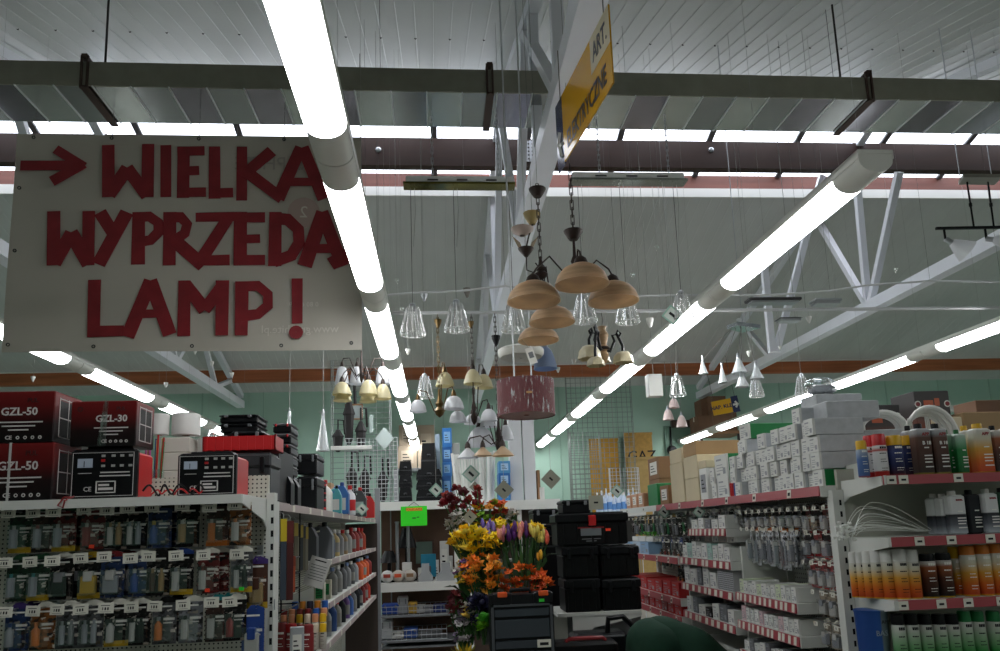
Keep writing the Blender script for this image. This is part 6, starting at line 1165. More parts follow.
# bundle of white cable ties resting on the second shelf
ct = thing('cable_tie_bundle', 'fanned bundle of long white cable ties on the second shelf', 'cable ties', (P(850, 534, 2.78).x, 2.78, P(850, 534, 2.78).z)); TIE = mat('nylon_white', '#e6e8e2', .45); random.seed(8); x1 = P(932, 541, 2.95).x-ct.location.x; dyy = .16
for i in range(18):
    a = (.012+.115*(i/17)**2.2); s0 = random.uniform(-.02, .02); dz = random.uniform(-.012, .02); xe = x1*random.uniform(.85, 1.02); yw = random.uniform(-.02, .02); pts = [(s0+(xe-s0)*t_/14, dyy*min(1, t_/6)+yw, dz*(1-t_/14)+a*math.sin(math.pi*(t_/14)**.8)-.004*t_/14) for t_ in range(15)]
    MB().tube(pts, .0011, 4).build('tie', TIE, ct)
    for _q in range(2): hx, hy, hz_ = s0-.02+random.uniform(-.02, .02), random.uniform(-.02, .03), dz+random.uniform(-.02, .022); MB().bbox(hx, hx+.014, hy, hy+.011, hz_, hz_+.011, .002).build('tie_head', TIE, ct)
# goods behind the cans on the same unit
bk = thing('shelving_unit', 'rear half of the right end shelving behind the cans', 'shelving', (0, 0, 0)); MB().box(2.12, 3.0, 3.14, 3.95, TZ-.02, TZ).build('shelf', SHELFW, bk); MB().box(2.12, 3.0, 3.92, 3.95, 0, TZ-.02).build('rear_panel', SHELFW, bk)
ORB = ramp_mat('orange_print_carton', [(0, '#3c3432'), (.4, '#b5653f'), (.6, '#8a4a34'), (.75, '#4a4442'), (1, '#3f3d3d')])
def rbox(label, px0, px1, py0, Y, d, m, **k): a, b = P(px0, 420, Y).x, P(px1, 420, Y).x; h = P((px0+px1)/2, py0, Y).z-TZ; return carton('printed_carton', label, 'box', ((a+b)/2, Y+d/2, TZ+.001), b-a, d, h, m, group='printed cartons behind the cans', **k)
for lab, a, b, c, Y in (('large grey carton with orange print behind the cans', 917, 952, 391, 3.55), ('smaller grey carton with orange print left of the large one', 862, 901, 405, 3.6)):
    t = rbox(lab, a, b, c, Y, .2, ORB); wd = P(b, 400, Y).x-P(a, 400, Y).x; hh = P((a+b)/2, c, Y).z-TZ
    for s in (-.42, .42): MB().lathe([(0, 0), (.018, 0), (.018, .001)], 14).build('round_emblem', PAPER, t, (wd*s, -.101, hh*.86)).rotation_euler = (math.pi/2, 0, 0); MB().lathe([(0, 0), (.012, 0), (.012, .0015)], 12).build('round_emblem_core', RD, t, (wd*s, -.1015, hh*.86)).rotation_euler = (math.pi/2, 0, 0)
    MB().box(-wd*.25, wd*.02, -.102, -.1, hh*.78, hh*.9).box(wd*.06, wd*.2, -.102, -.1, hh*.84, hh*.92).build('orange_print', hexmat('#b8552c'), t)
rbox('plain tan carton behind the green tins', 944, 962, 417, 3.45, .2, CREAM); rbox('long tan carton behind the orange tins', 963, 1012, 412, 3.5, .2, mat('tan_brown_card', '#9a7f5c', .8)); rbox('brown printed carton at the far right edge', 978, 1015, 400, 3.75, .18, KD)
def hoop(label, px0, px1, py0, py1, Y, n):
    t = thing('pipe_coil', label, 'pipe coil', (P((px0+px1)/2, py1, Y).x, Y, P((px0+px1)/2, py1, Y).z), 0, 'white pipe coils'); R = (P(px1, py1, Y).x-P(px0, py1, Y).x)/2; h = P((px0+px1)/2, py0, Y).z-t.location.z; b0 = TZ-t.location.z
    for i in range(n):
        e = .82+.18*i/max(1, n-1); MB().tube([(R*e*math.cos(math.pi*j/16), -.02*i, (h*e*math.sin(math.pi*j/16)) if 0 < j < 16 else b0) for j in range(17)], .011, 7).build('pipe', WHITE, t, smooth=True)
hoop('left arched coil of white plastic pipe above the red caps', 858, 902, 413, 430, 3.42, 3); hoop('right arched coil of white plastic pipe above the brown tins', 900, 950, 409, 440, 3.38, 4)
gl_ = thing('glue_sticks', 'bunch of thin white rods standing behind the brown tins', 'rods', (P(912, 440, 3.05).x, 3.06, EZ[0]+.001))
for i in range(9): MB().cyl((i*.011-.03+(.05 if i > 5 else 0), .004*(i % 3), 0), (i*.011-.034+(.05 if i > 5 else 0), .004*(i % 3), P(912, 414+random.uniform(0, 6), 3.05).z-EZ[0]), .003, 5).build('rod', SHELFW, gl_)
# ================================================================= LAMP DISPLAY
def zroof(y): return (zfar(y) if y > YR else znear(y))-.012
PIPE = mat('white_pipe', '#c9cbcc', .4, .1)
xa, xb = P(366, 313, RLY).x, 7.2
rl = thing('display_rail', 'long straight white pipe rail from which lamps hang', 'rail', (0, RLY, RLZ)); MB().cyl((xa, 0, 0), (xb, 0, 0), .016, 8).build('pipe', PIPE, rl, smooth=True)
for x in (xa+.1, 1.6, 3.3, 5.2, 6.8): MB().cyl((x, 0, .015), (x, 0, zroof(RLY)-RLZ), .0015, 4).build('hanger_wire', DCORD, rl)
RY1 = 5.75; pts = [P(px, py, RY1) for px, py in ((366, 297), (410, 293), (460, 291), (505, 286), (560, 292), (640, 296), (700, 295), (770, 295), (830, 291), (868, 285), (930, 281), (1010, 282))]
r1 = thing('display_rail', 'thin sagging white wire rail above the straight pipe rail', 'rail', (0, 0, 0)); MB().tube(pts, .009, 6).build('wire', PIPE, r1, smooth=True)
for q in (pts[0], pts[3], pts[5], pts[8], pts[10]): MB().cyl(q, (q.x, RY1, zroof(RY1)), .0013, 4).build('hanger_wire', DCORD, r1)
def chain(parent, p0, p1, m=DARK, r=.007):
    """chain of alternating links from p0 up to p1"""
    p0, p1 = Vector(p0), Vector(p1); L = (p1-p0).length; n = max(2, int(L/.042)); b = MB()
    for i in range(n):
        c = p0.lerp(p1, (i+.5)/n); h = L/n*.62; s = r*1.3; d = (s, 0) if i % 2 else (0, s)
        b.tube([c+Vector((d[0], d[1], -h)), c+Vector((d[0], d[1], h)), c+Vector((0, 0, h*1.15)), c+Vector((-d[0], -d[1], h)), c+Vector((-d[0], -d[1], -h)), c+Vector((0, 0, -h*1.15)), c+Vector((d[0], d[1], -h))], r*.42, 4, caps=False)
    o = b.build('chain', m, parent); return o
def canopy(parent, z, r, h, m): MB().lathe([(r*.45, 0), (r*.6, h*.2), (r, h*.9), (r*1.02, h)], 14, cap0=True, cap1=True).build('canopy', m, parent, (0, 0, z), smooth=True)
def shade(kind, r, h):
    """thin glass shell: outer skin (slot 0) and inner skin (slot 1), painted paler as if lit on alabaster"""
    if kind == 'dome': pr = [(r*.16, h), (r*.4, h*.95), (r*.68, h*.76), (r*.88, h*.46), (r*.98, h*.12), (r, 0)]
    elif kind == 'bell': pr = [(r*.14, h), (r*.34, h*.95), (r*.6, h*.77), (r*.8, h*.48), (r*.94, h*.16), (r, 0)]
    elif kind == 'cone': pr = [(r*.18, h), (r*.32, h*.8), (r*.6, h*.4), (r*.84, h*.12), (r, 0)]
    elif kind == 'tall': pr = [(r*.35, h), (r*.62, h*.9), (r*.82, h*.5), (r, 0)]
    elif kind == 'flat': pr = [(r*.12, h), (r*.3, h*.8), (r*.8, h*.28), (r, .0)]
    b = MB().lathe(pr, 24); b.lathe([(r, 0)]+[(q*.955, z*.95) for q, z in reversed(pr)]+[(.001, h*.93)], 24, m=1); return b
INNER = {}
def shmats(m):
    if m.name == 'alabaster_glass': return [m, milk('alabaster_lit_inner', '#f0dcc2', .18, 7, (.6, .6, 3.5))]  # inner skin coloured paler for light coming through the glass
    return [m, m]
ALA = milk('alabaster_glass', '#c9ad8c', .28, 7, (.6, .6, 3.5)); IVORY = milk('ivory_glass', '#dcd4b2'); OPAL = milk('opal_glass', '#e4e5e8'); BRASS = mat('old_brass', '#5e4a28', .4, .7); IRON = mat('brown_iron', '#30241f', .5, .5); PEACH = milk('peach_glass', '#dcc4a4')
def chandelier(label, px, py_hub, Y, metal, shades, canopy_py=None, chained=True, hub_r=.035, hub_h=.14, group='hanging chandeliers', top=None, rim=None, chain_py=None, low_chain=False):
    """shades: (px, py_bottom, width_px, height_px, kind, material, dy)"""
    c = P(px, py_hub, Y); t = thing('chandelier', label, 'chandelier', c, 0, group)
    MB().lathe([(.004, -hub_h*.5), (hub_r*.7, -hub_h*.36), (hub_r, -hub_h*.15), (hub_r*.5, hub_h*.05), (hub_r*.8, hub_h*.22), (hub_r*.35, hub_h*.5), (.008, hub_h)], 12, cap0=True).build('hub', metal, t, smooth=True)
    for (sx, sy, w_, h_, kd, m, dy) in shades:
        q = P(sx, sy, Y+dy)-c; r = w_/2*pxm(Y+dy); h = h_*pxm(Y+dy)
        put('shade', cached(('sh', kd, round(r, 3), round(h, 3), m.name), lambda: shade(kd, r, h).data('shade', shmats(m), True)), t, q)
        top_ = q+Vector((0, 0, h)); MB().lathe([(r*.3, -.004), (r*.22, .03), (.008, .05)], 10).build('shade_cap', metal, t, top_, smooth=True)
        if rim: MB().lathe([(r*1.005, .006), (r*1.02, .0), (r*1.005, -.006)], 24).build('rim', rim, t, q, smooth=True)
        e = top_+Vector((0, 0, .045)); MB().tube([(0, 0, 0), Vector((e.x*.25, e.y*.25, min(0, e.z)*.3-.03)), Vector((e.x*.6, e.y*.6, max(0, e.z)+.03)), Vector((e.x*.92, e.y*.92, e.z+.035)), e], .0052, 6).build('arm', metal, t, smooth=True)
    zt = (top if top is not None else zroof(Y))-c.z
    if canopy_py:
        zc = P(px, canopy_py, Y).z-c.z; canopy(t, zc, .055, .055, metal); z0 = zc+.055
        if low_chain: chain(t, (0, 0, hub_h*.5), (0, 0, zc), metal)
        else: MB().cyl((0, 0, hub_h*.4), (0, 0, zc), .008, 6).build('stem', metal, t)
    else: z0 = hub_h*.6
    if chain_py: zk = P(px, chain_py, Y).z-c.z; chain(t, (0, 0, z0), (0, 0, zk), metal); MB().cyl((0, 0, zk), (0, 0, zt), .0013, 4).build('hanging_wire', DCORD, t)
    elif chained: chain(t, (0, 0, z0), (0, 0, zt), metal)
    else: MB().cyl((0, 0, z0), (0, 0, zt), .004, 5).build('cord', DCORD, t)
    return t
A = 'alabaster chandeliers'
chandelier('three-dome alabaster chandelier hanging nearest, with brown conical canopy', 575, 266, 3.9, IRON, [(534, 302, 55, 21, 'dome', ALA, -.12), (582, 285, 56, 22, 'dome', ALA, -.28), (613.5, 302, 53, 21, 'dome', ALA, -.02)], 240, True, .03, .12, A, chain_py=165)
chandelier('two-dome alabaster chandelier lower behind the three-dome one', 541, 272, 4.35, IRON, [(552, 323, 47, 17, 'dome', ALA, -.02), (538.5, 341, 42, 15, 'dome', ALA, .3)], 197, True, .045, .1, A, chain_py=184, low_chain=True)
t = thing('floral_lamp', 'small floral lamp with ivory cup and metal leaves beside the chain', 'lamp', P(526, 250, 4.6), 0); z_ = zroof(4.6)-t.location.z
MB().lathe([(.01, -.05), (.05, .0), (.055, .01)], 12).build('cup', IRON, t, smooth=True); MB().lathe([(.02, .0), (.055, .06), (.06, .08)], 12).build('ivory_cup', hexmat('#9c8752'), t, (.05, 0, .18), smooth=True); MB().cyl((.05, 0, .26), (.05, 0, z_), .0013, 4).build('hanging_wire', DCORD, t); MB().tube([(0, 0, .01), (.02, 0, .09), (.05, 0, .18)], .006, 5).build('stalk', IRON, t)
for s in (-1, 1): MB().add([(.01*s, 0, -.03), (.05*s, .01, .02), (.09*s, 0, .10), (.04*s, -.01, .05)], [(0, 1, 2, 3)]).build('metal_leaf', hexmat('#7d6a4a'), t)
MB().lathe([(.02, 0), (.07, .03), (.08, .05), (.03, .06)], 12).build('pale_rosette', hexmat('#a8968c'), t, (-.02, 0, .1), smooth=True); MB().tube([(0, 0, -.05), (0, 0, -.14), (.05, 0, -.16), (.08, 0, -.12), (.06, 0, -.09)], .005, 5).build('scroll', IRON, t)
# three-pendant bars with ribbed clear glass
RIBG = film('ribbed_glass', .5, '#ffffff', .12)
def ribbed(r, h):
    b = MB(); n = 20
    pr = [(.3, 1), (.44, .985), (.5, .93), (.74, .45), (.95, .04), (.93, 0)]
    for k in range(len(pr)):
        for i in range(n*2): a = math.pi*i/n; q = r*pr[k][0]*(1+(.07 if i % 2 else -.03)); b.v.append((q*math.cos(a), q*math.sin(a), h*pr[k][1]))
    N = n*2
    for k in range(len(pr)-1):
        for i in range(N): b.f.append((k*N+i, k*N+(i+1) % N, (k+1)*N+(i+1) % N, (k+1)*N+i)); b.m.append(0)
    return b
def glass_shade(parent, q, r, h):
    put('glass_shade', cached(('rib', round(r, 3), round(h, 3)), lambda: ribbed(r, h).data('glass_shade', RIBG)), parent, q)
    def ribs():
        b = MB()
        for i in range(12): a = math.pi*i/6; b.tube([(r*f*math.cos(a), r*f*math.sin(a), h*z) for f, z in ((.48, .95), (.75, .46), (.98, .03))], .0022, 4)
        b.lathe([(r*.95, 0), (r*1.0, .005), (r*.95, .01)], 20); return b.data('glass_ribs', film('glass_edge', .7, '#ffffff', .2, diffuse=True))
    put('glass_ribs', cached(('ribs', round(r, 3), round(h, 3)), ribs), parent, q)
    MB().lathe([(r*.25, -.03), (r*.25, .02), (.006, .03)], 10, cap0=True).build('lamp_holder', CHROME, parent, q+Vector((0, 0, h)), smooth=True)
def bar_lamp(label, px0, px1, py, Y, pend, ztop, under):
    a, b = P(px0, py, Y), P(px1, py, Y); t = thing('bar_pendant_lamp', label, 'pendant lamp', ((a.x+b.x)/2, Y, (a.z+b.z)/2), 0, 'bar pendant lamps'); L = (b.x-a.x)/2
    MB().bbox(-L, L, -.04, .04, 0, .055, .004).build('bar', mat('bright_white', '#f4f4f2', .4), t); MB().box(-L-.02, L+.02, -.055, .055, -.018, 0).build('mirror_plate', under, t)
    for k in range(3): MB().box(-L*.6+k*L*.55, -L*.4+k*L*.55, -.0415, -.04, .016, .028).build('print', INK, t)
    for s in (-.5, .75): chain(t, (L*s, 0, .045), (L*s, 0, ztop-t.location.z), CHROME, .006)
    for (px, pt, pb, w_) in pend:
        q = P(px, pb, Y)-Vector(t.location); r = w_/2*pxm(Y); h = (pb-pt)*pxm(Y); glass_shade(t, q, r, h); MB().cyl((q.x, 0, q.z+h), (q.x, 0, -.03), .0025, 5).build('cord', DCORD, t)
        MB().tube([(q.x+.03, .0, -.03), (q.x+.035, 0, -.2), (q.x+.015, 0, -.5)], .0018, 4).build('loose_wire', CORD, t)
PLY = yd0+.25
bar_lamp('three-pendant bar lamp with ribbed glass shades left of the roof truss', 406, 512, 185, PLY, [(413, 306, 335, 26), (457, 302, 331, 26), (514, 303, 331, 26)], ZD-.014, mat('mirror_yellow', '#6a6428', .12, .7, noise=.5, scale=3))
bar_lamp('three-pendant bar lamp with ribbed glass shades right of the alabaster domes', 572, 683, 181, PLY, [(585, 293, 322, 26), (628, 296, 323, 25), (683, 292, 320, 24)], ZD-.014, mat('mirror_grey', '#9aa09a', .12, .7, noise=.3, scale=4))
pcard('mint price card hanging beside the ribbed pendant at the light row', 672, 315, PLY-.03, 16, CARD, .7, True, cord=P(672, 184, PLY).z)
def pendant(label, px, pt, pb, w_, Y, top, kind='rib', m=None):
    q = P(px, pb, Y); t = thing('pendant_lamp', label, 'pendant lamp', q, 0, 'single pendant lamps'); r = w_/2*pxm(Y); h = (pb-pt)*pxm(Y)
    if kind == 'rib': glass_shade(t, Vector((0, 0, 0)), r, h)
    else: shade(kind, r, h).build('shade', shmats(m), t, smooth=True); MB().lathe([(r*.3, -.01), (r*.22, .03), (.005, .05)], 10).build('lamp_holder', CHROME, t, (0, 0, h), smooth=True)
    MB().cyl((0, 0, h), (0, 0, top-q.z), .0025, 5).build('cord', CORD, t); return t
pendant('small ribbed glass pendant just right of the banner light row', 425, 376, 398, 17, 7.2, znear(7.2)); pendant('small ribbed glass pendant beside the square floral lamp', 678, 375, 396, 17, 7.2, znear(7.2)); pendant('ribbed glass pendant hanging right above the near light row', 803, 375, 395, 16, 7.0, znear(7.0)); pendant('ribbed glass pendant below the frosted cone cluster', 757, 376, 397, 15, 7.0, znear(7.0))
FROST = mat('frosted_glass', '#cfd4d6', .3, trans=.3)
for k, (px, pt, pb, w_) in enumerate(((323, 416, 451, 13), (289, 417, 449, 12))):
    t = pendant(f'{("right", "left")[k]} of the two long white trumpet pendants below the banner', px, pt, pb, w_, 6.2, znear(6.2), 'cone', FROST); MB().box(-.035, .035, -.003, .003, .33, .336).box(-.003, .003, -.035, .035, .34, .346).build('cord_stop', CHROME, t)
for k, (px, pt, pb) in enumerate(((674, 398, 408), (668.5, 409, 420), (682, 415, 427))): pendant(f'{("top", "left", "right")[k]} small pinkish cone of the three above the dark wall box', px, pt, pb, 11, 9.0, zfar(9.0)-.05, 'bell', mat('pinkish_glass', '#cfb9b4', .3))
pendant('blue glass cone lamp behind the flat white disc', 545.5, 346, 369, 24, 5.9, zroof(5.9), 'bell', milk('blue_glass', '#9fb0cc'))
# cone cluster under a square chrome plate
def cluster(label, px, py, Y, cones, ztop):
    c = P(px, py, Y); t = thing('cluster_pendant', label, 'pendant lamp', c, 0, 'cluster pendants'); s = 17*pxm(Y)
    MB().prism([(-s, 0), (-.1, -.12), (s*1.05, -.02), (.05, .13)], (0, .035), 'z').build('ceiling_plate', mat('chrome_plate', '#b9bdc2', .12, .9), t); MB().cyl((0, 0, .035), (0, 0, ztop-c.z), .004, 5).build('hanger', CHROME, t)
    for i, (a, b, w_, h_) in enumerate(cones):
        q = P(a, b, Y)-c; r, h = w_/2*pxm(Y), h_*pxm(Y); shade('cone', r, h).build('shade', shmats(FROST), t, q, smooth=True); MB().lathe([(r*.22, 0), (r*.18, .05), (.004, .06)], 8).build('lamp_holder', CHROME, t, q+Vector((0, 0, h*.9)), smooth=True); MB().cyl((q.x*.3, 0, 0), (q.x, q.y, q.z+h), .003, 5).build('cord', DCORD, t)
cluster('five frosted cones hanging from a square chrome plate', 743, 329, 6.15, [(739.5, 373, 17, 16), (742.5, 387, 15, 15), (757, 379, 15, 14), (723, 383, 10, 16), (703.5, 374, 10, 14)], zroof(6.15))
# chandeliers of white and ivory glass
C = 'white glass chandeliers'
def sh_list(l, kd, m, Y): return [(a, b, w_, h_, kd, m, d) for a, b, w_, h_, d in l]
chandelier('eight-shade chandelier of white and ivory bells below the banner corner', 361.5, 372, 6.6, IRON, sh_list([(342, 384, 14, 17, .1), (357, 384, 15, 17, .15), (383, 384, 15, 17, .1)], 'tall', OPAL, 0)+sh_list([(342, 395, 19, 13, -.15), (342.5, 401, 18, 9, -.05), (368.5, 395, 19, 15, -.2), (368, 402, 17, 10, -.05), (383, 399, 17, 15, -.1)], 'bell', IVORY, 0), None, False, .02, .2, C)
chandelier('brass chandelier with ball hub and pale-rimmed white domes', 439.5, 408, RLY, BRASS, [(445, 386, 19, 14, 'bell', IVORY, .1), (418, 412, 17, 12, 'dome', OPAL, -.1), (454, 409, 20, 13, 'dome', OPAL, -.15), (458, 422, 17, 11, 'dome', OPAL, 0)], None, True, .045, .16, C, top=RLZ)
chandelier('dark chandelier with two ivory bells above and white domes below', 474, 413, RLY, IRON, [(473, 384, 19, 15, 'bell', IVORY, -.1), (484, 388, 19, 14, 'bell', IVORY, .1), (473, 424, 18, 10, 'dome', OPAL, .1), (489, 421, 17, 12, 'dome', OPAL, -.1)], None, True, .03, .2, C, top=RLZ)
chandelier('low black iron chandelier with wide white and peach shades', 499, 440, RLY, IRON, [(481, 446, 30, 19, 'bell', OPAL, .15), (506, 440, 16, 15, 'bell', OPAL, .2), (468, 458, 21, 10, 'flat', OPAL, -.12), (483, 456, 19, 9, 'flat', PEACH, -.2), (503, 456, 22, 10, 'flat', PEACH, -.15), (489, 427, 18, 12, 'dome', OPAL, .1)], None, True, .035, .22, C, top=RLZ)
# carved wooden chandelier with cream flower shades
WC = P(603, 345, 6.0); t = thing('chandelier', 'turned wooden chandelier with black scroll arms and cream flower shades', 'chandelier', WC, 0, 'hanging chandeliers'); TW = mat('turned_wood', '#a08260', .5, noise=.2, scale=8); h = 20*pxm(6.0)
MB().lathe([(.01, -h), (.03, -h*.8), (.045, -h*.5), (.03, -h*.35), (.05, -h*.15), (.03, 0), (.045, h*.3), (.055, h*.5), (.03, h*.75), (.04, h*.95), (.015, h)], 14, cap0=True, cap1=True).build('column', TW, t, smooth=True); MB().lathe([(.052, -h*.28), (.06, -h*.2), (.052, -h*.12)], 14).build('band', IRON, t, smooth=True); MB().tube([(0, 0, h), (.01, 0, h*1.3), (0, 0, RLZ-WC.z)], .004, 5).build('cord', DCORD, t)
for px, py, w_, h_, dy in ((590, 359, 22, 14, -.1), (623.5, 363, 20, 12, 0), (596, 366, 17, 9, -.22), (603, 362, 15, 9, .2)):
    q = P(px, py, 6.0+dy)-WC; r = w_/2*pxm(6.0); hh = h_*pxm(6.0); MB().lathe([(r*.2, hh), (r*.6, hh*.92), (r*.95, hh*.55), (r*.98, hh*.2), (r*1.02, 0)], 18, wave=(6, .1)).build('flower_shade', mat('cream_flower_glass', '#cfc3a2', .35, noise=.1, scale=20), t, q, smooth=True)
    e = q+Vector((0, 0, hh)); MB().tube([(0, 0, -h*.2), (e.x*.35, e.y*.35, -h*.35), (e.x*.6, e.y*.6, h*.2), (e.x*.5, e.y*.5, h*.5), (e.x*.75, e.y*.75, h*.55), (e.x, e.y, e.z+.05), e], .013, 6).build('scroll_arm', BLACK, t, smooth=True); MB().tube([(e.x*.7, e.y*.7, h*.5), (e.x*.8, e.y*.8, h*.75), (e.x*.95, e.y*.95, h*.6), (e.x*.85, e.y*.85, h*.45)], .011, 5).build('scroll', BLACK, t)
# red drum shade in plastic wrap and flat white disc
DC = P(526.5, 416, 4.9); t = thing('drum_lamp', 'dark red fabric drum lamp in shiny plastic wrap', 'lamp', DC); r = 28.5*pxm(4.9); h = 35*pxm(4.9)
MB().lathe([(r, 0), (r, h), (r*.985, h), (r*.985, 0), (r, 0)], 36).build('fabric_drum', mat('dark_red_fabric', '#5c141b', .7, noise=.1, scale=40), t, smooth=True); MB().lathe([(r*.98, .004), (.02, .006)], 36).build('diffuser_disc', mat('drum_disc', '#a8827c', .5), t); MB().lathe([(r*1.012, -.004), (r*1.02, h*.3), (r*1.01, h*.6), (r*1.02, h+.004), (r*.8, h+.012)], 36).build('plastic_wrap', film('drum_wrap', .12, '#ffffff', .3, streak=70, diffuse=True, lo=.56, hi=.7), t, smooth=True)
MB().box(-.02, .02, -r*1.03, -r*1.022, h*.5, h*.56).build('small_label', hexmat('#b98a5a'), t); MB().bbox(-.045, .08, -.03, .03, h+.01, h+.035, .004).build('ceiling_plate', WHITE, t)
for x in (-.075, .045): MB().cyl((x, 0, h*.98), (x, 0, zroof(4.9)-DC.z), .006, 6).build('rod', PIPE, t)
DD = P(521, 357, 5.68); t = thing('disc_lamp', 'flat white disc lamp above the red drum', 'lamp', DD); r = 23*pxm(5.68); MB().lathe([(.01, -.01), (r*.9, -.005), (r, .02), (r, .055), (r*.9, .07), (.01, .075)], 32).build('disc', mat('disc_white', '#c4c2b9', .5), t, smooth=True); MB().cyl((-.06, 0, .07), (-.06, 0, zroof(5.68)-DD.z), .004, 5).build('cord', DCORD, t)
cd_ = thing('price_card', 'white swing card hanging from the alabaster dome', 'card', P(531, 355, 4.62), 0, 'swing cards', rot=(0, -.35, .4)); MB().box(-.03, .03, -.0015, .0015, -.06, .05).build('card', PAPER, cd_); MB().tube([(0, 0, .05), (-.03, 0.02, .16)], .0015, 4).build('string', CORD, cd_); MB().box(-.018, .018, -.0025, -.0015, -.02, .02).build('print', GREYM, cd_)
# spotlight bar, top right
SPY = 5.6; sp = thing('spotlight_bar', 'black spotlight bar with two white cone spots at the right edge', 'spotlight', P(975, 229, SPY), 0); X = lambda px, py: P(px, py, SPY)-Vector(sp.location)
MB().beam(X(936, 228.5), X(1016, 227), .022, .022).build('bar', BLACK, sp); q = X(975, 181); MB().prism([(q.x-.16, -.07), (q.x+.2, -.07), (q.x+.24, .07), (q.x-.1, .07)], (q.z, q.z+.03), 'z').build('ceiling_plate', mat('grey_plate', '#9a988e', .35, .5), sp)
for a, b in (((967, 182), (974, 228)), ((988, 182), (994, 228))): MB().cyl(X(*a), X(*b), .008, 6).build('rod', BLACK, sp); m_ = X(*a).lerp(X(*b), .5); MB().cyl(m_+Vector((0, 0, -.015)), m_+Vector((0, 0, .015)), .013, 8).build('joint', BLACK, sp)
for px in (960, 992): q = X(px, 178); MB().cyl((q.x, .0, q.z), (q.x, 0, zroof(SPY)-sp.location.z), .004, 5).build('hanger_wire', CHROME, sp)
for px, d in ((944, Vector((.75, -.15, -.6))), (985, Vector((.5, -.6, -.35)))):
    a = X(px, 229); p = a+Vector((0, 0, -.09)); MB().cyl(a, p, .01, 6).build('spot_arm', BLACK, sp); d.normalize(); MB().cyl(p, p+d*.07, .022, 10).build('spot_neck', CHROME, sp); MB().tube([p+d*.06, p+d*.13, p+d*.21], .032, 16, r1=.1, caps=False).build('spot_shade', OPAL, sp, smooth=True); MB().cyl(p+d*.1, p+d*.135, .022, 10).build('bulb', BLACK, sp)
# flat ceiling fittings and small parts hanging along the rails
def flatlamp(label, px0, px1, py, Y, m, ztop, hh=.025):
    a, b = P(px0, py, Y), P(px1, py, Y); t = thing('flat_fitting', label, 'light fitting', ((a.x+b.x)/2, Y, a.z), 0, 'flat fittings on the rails'); L = (b.x-a.x)/2; MB().bbox(-L, L, -.06, .06, 0, hh, .005).build('base', m, t); MB().bbox(-L*.9, L*.9, -.05, .05, -.02, 0, .004).build('trim', CHROME, t)
    for s in (-.8, .8): MB().cyl((L*s, 0, hh), (L*s, 0, ztop-a.z), .0013, 4).build('wire', CORD, t)
flatlamp('dark flat wall fitting hanging between the rails', 747, 799, 302, 5.85, mat('dark_fitting', '#3d3c3c', .3, .3), zroof(5.85)); flatlamp('small chrome fitting with two white ends beside the dark one', 812, 839, 303, 5.85, CHROME, zroof(5.85)); flatlamp('thin plain fitting below the pipe rail', 777, 800, 320, 6.0, GREYM, RLZ-.01, .01)
def hangbit(label, px, py, Y, m, ztop, r=.018, h=.05):
    q = P(px, py, Y); t = thing('ceiling_rose', label, 'fitting', q, 0, 'small canopies on the rails'); MB().lathe([(r*.3, -h*.5), (r, h*.2), (r*1.1, h*.5), (.004, h*.55)], 10, cap0=True).build('cup', m, t, smooth=True); MB().cyl((0, 0, h*.5), (0, 0, ztop-q.z), .001, 4).build('cord', CORD, t)
for k, (px, py, m, s) in enumerate(((424, 297, CHROME, 1.6), (467, 293, hexmat('#6f6a62'), 1.7), (438, 324, BRASS, 1.5), (471, 325, BRASS, 1.2), (496, 341, BLACK, 1.8), (408, 352, WHITE, 1), (397, 281, CLEAR, .9), (402, 310, CLEAR, .9), (657, 248, CLEAR, 1), (633, 276, CLEAR, 1), (896, 271, CLEAR, 1), (650, 323, WHITE, 1.6), (574, 362, WHITE, .9), (558, 370, WHITE, .9), (809, 320, WHITE, 1.2), (749, 354, WHITE, 1), (780, 348, WHITE, .7), (212, 364, WHITE, 1), (232, 375, WHITE, 1), (166, 385, WHITE, 1), (33, 379, WHITE, 1), (195, 352, WHITE, 1))):
    Y = (RLY if py > 316 else 6.45) if px > 365 else 7.5
    hangbit(f'{ORD[k]} small hanging plug or canopy counted along the lamp display', px, py, Y, m, RLZ-.012 if Y == RLY else zroof(Y), .02*s, .05*s)
# ================================================================= BANNER AND SIGN
BY = 5.3
BAN = mat('banner_vinyl', '#c2bcb0', .42, noise=.05, scale=1.6); PAINT = mat('dark_red_paint', '#8a2229', .55, noise=.14, scale=10)
ba = thing('banner', 'large off-white banner with hand-painted dark red lettering', 'banner', (0, BY, 0))
cr = [P(17, 134, BY), P(366, 137, BY), P(362, 350, BY), P(1, 352, BY)]; xlim = -.435-LW/2-.015
cr = [Vector((min(v.x, xlim), v.y, v.z)) for v in cr]
nx, nz = 24, 12; b = MB()
def bpt(u, v): a = cr[0].lerp(cr[1], u); c = cr[3].lerp(cr[2], u); q = a.lerp(c, v); return Vector((q.x, .006*math.sin(u*9+v*2)+.004*math.sin(v*7+u*3), q.z))
for side in (0, 1):
    k = len(b.v)
    for j in range(nz+1):
        for i in range(nx+1): q = bpt(i/nx, j/nz); b.v.append((q.x, q.y+.003*side, q.z))
    for j in range(nz):
        for i in range(nx): f = (k+j*(nx+1)+i, k+j*(nx+1)+i+1, k+(j+1)*(nx+1)+i+1, k+(j+1)*(nx+1)+i); b.f.append(f if side else f[::-1]); b.m.append(0)
b.build('vinyl_sheet', BAN, ba, smooth=True)
LI = [0]
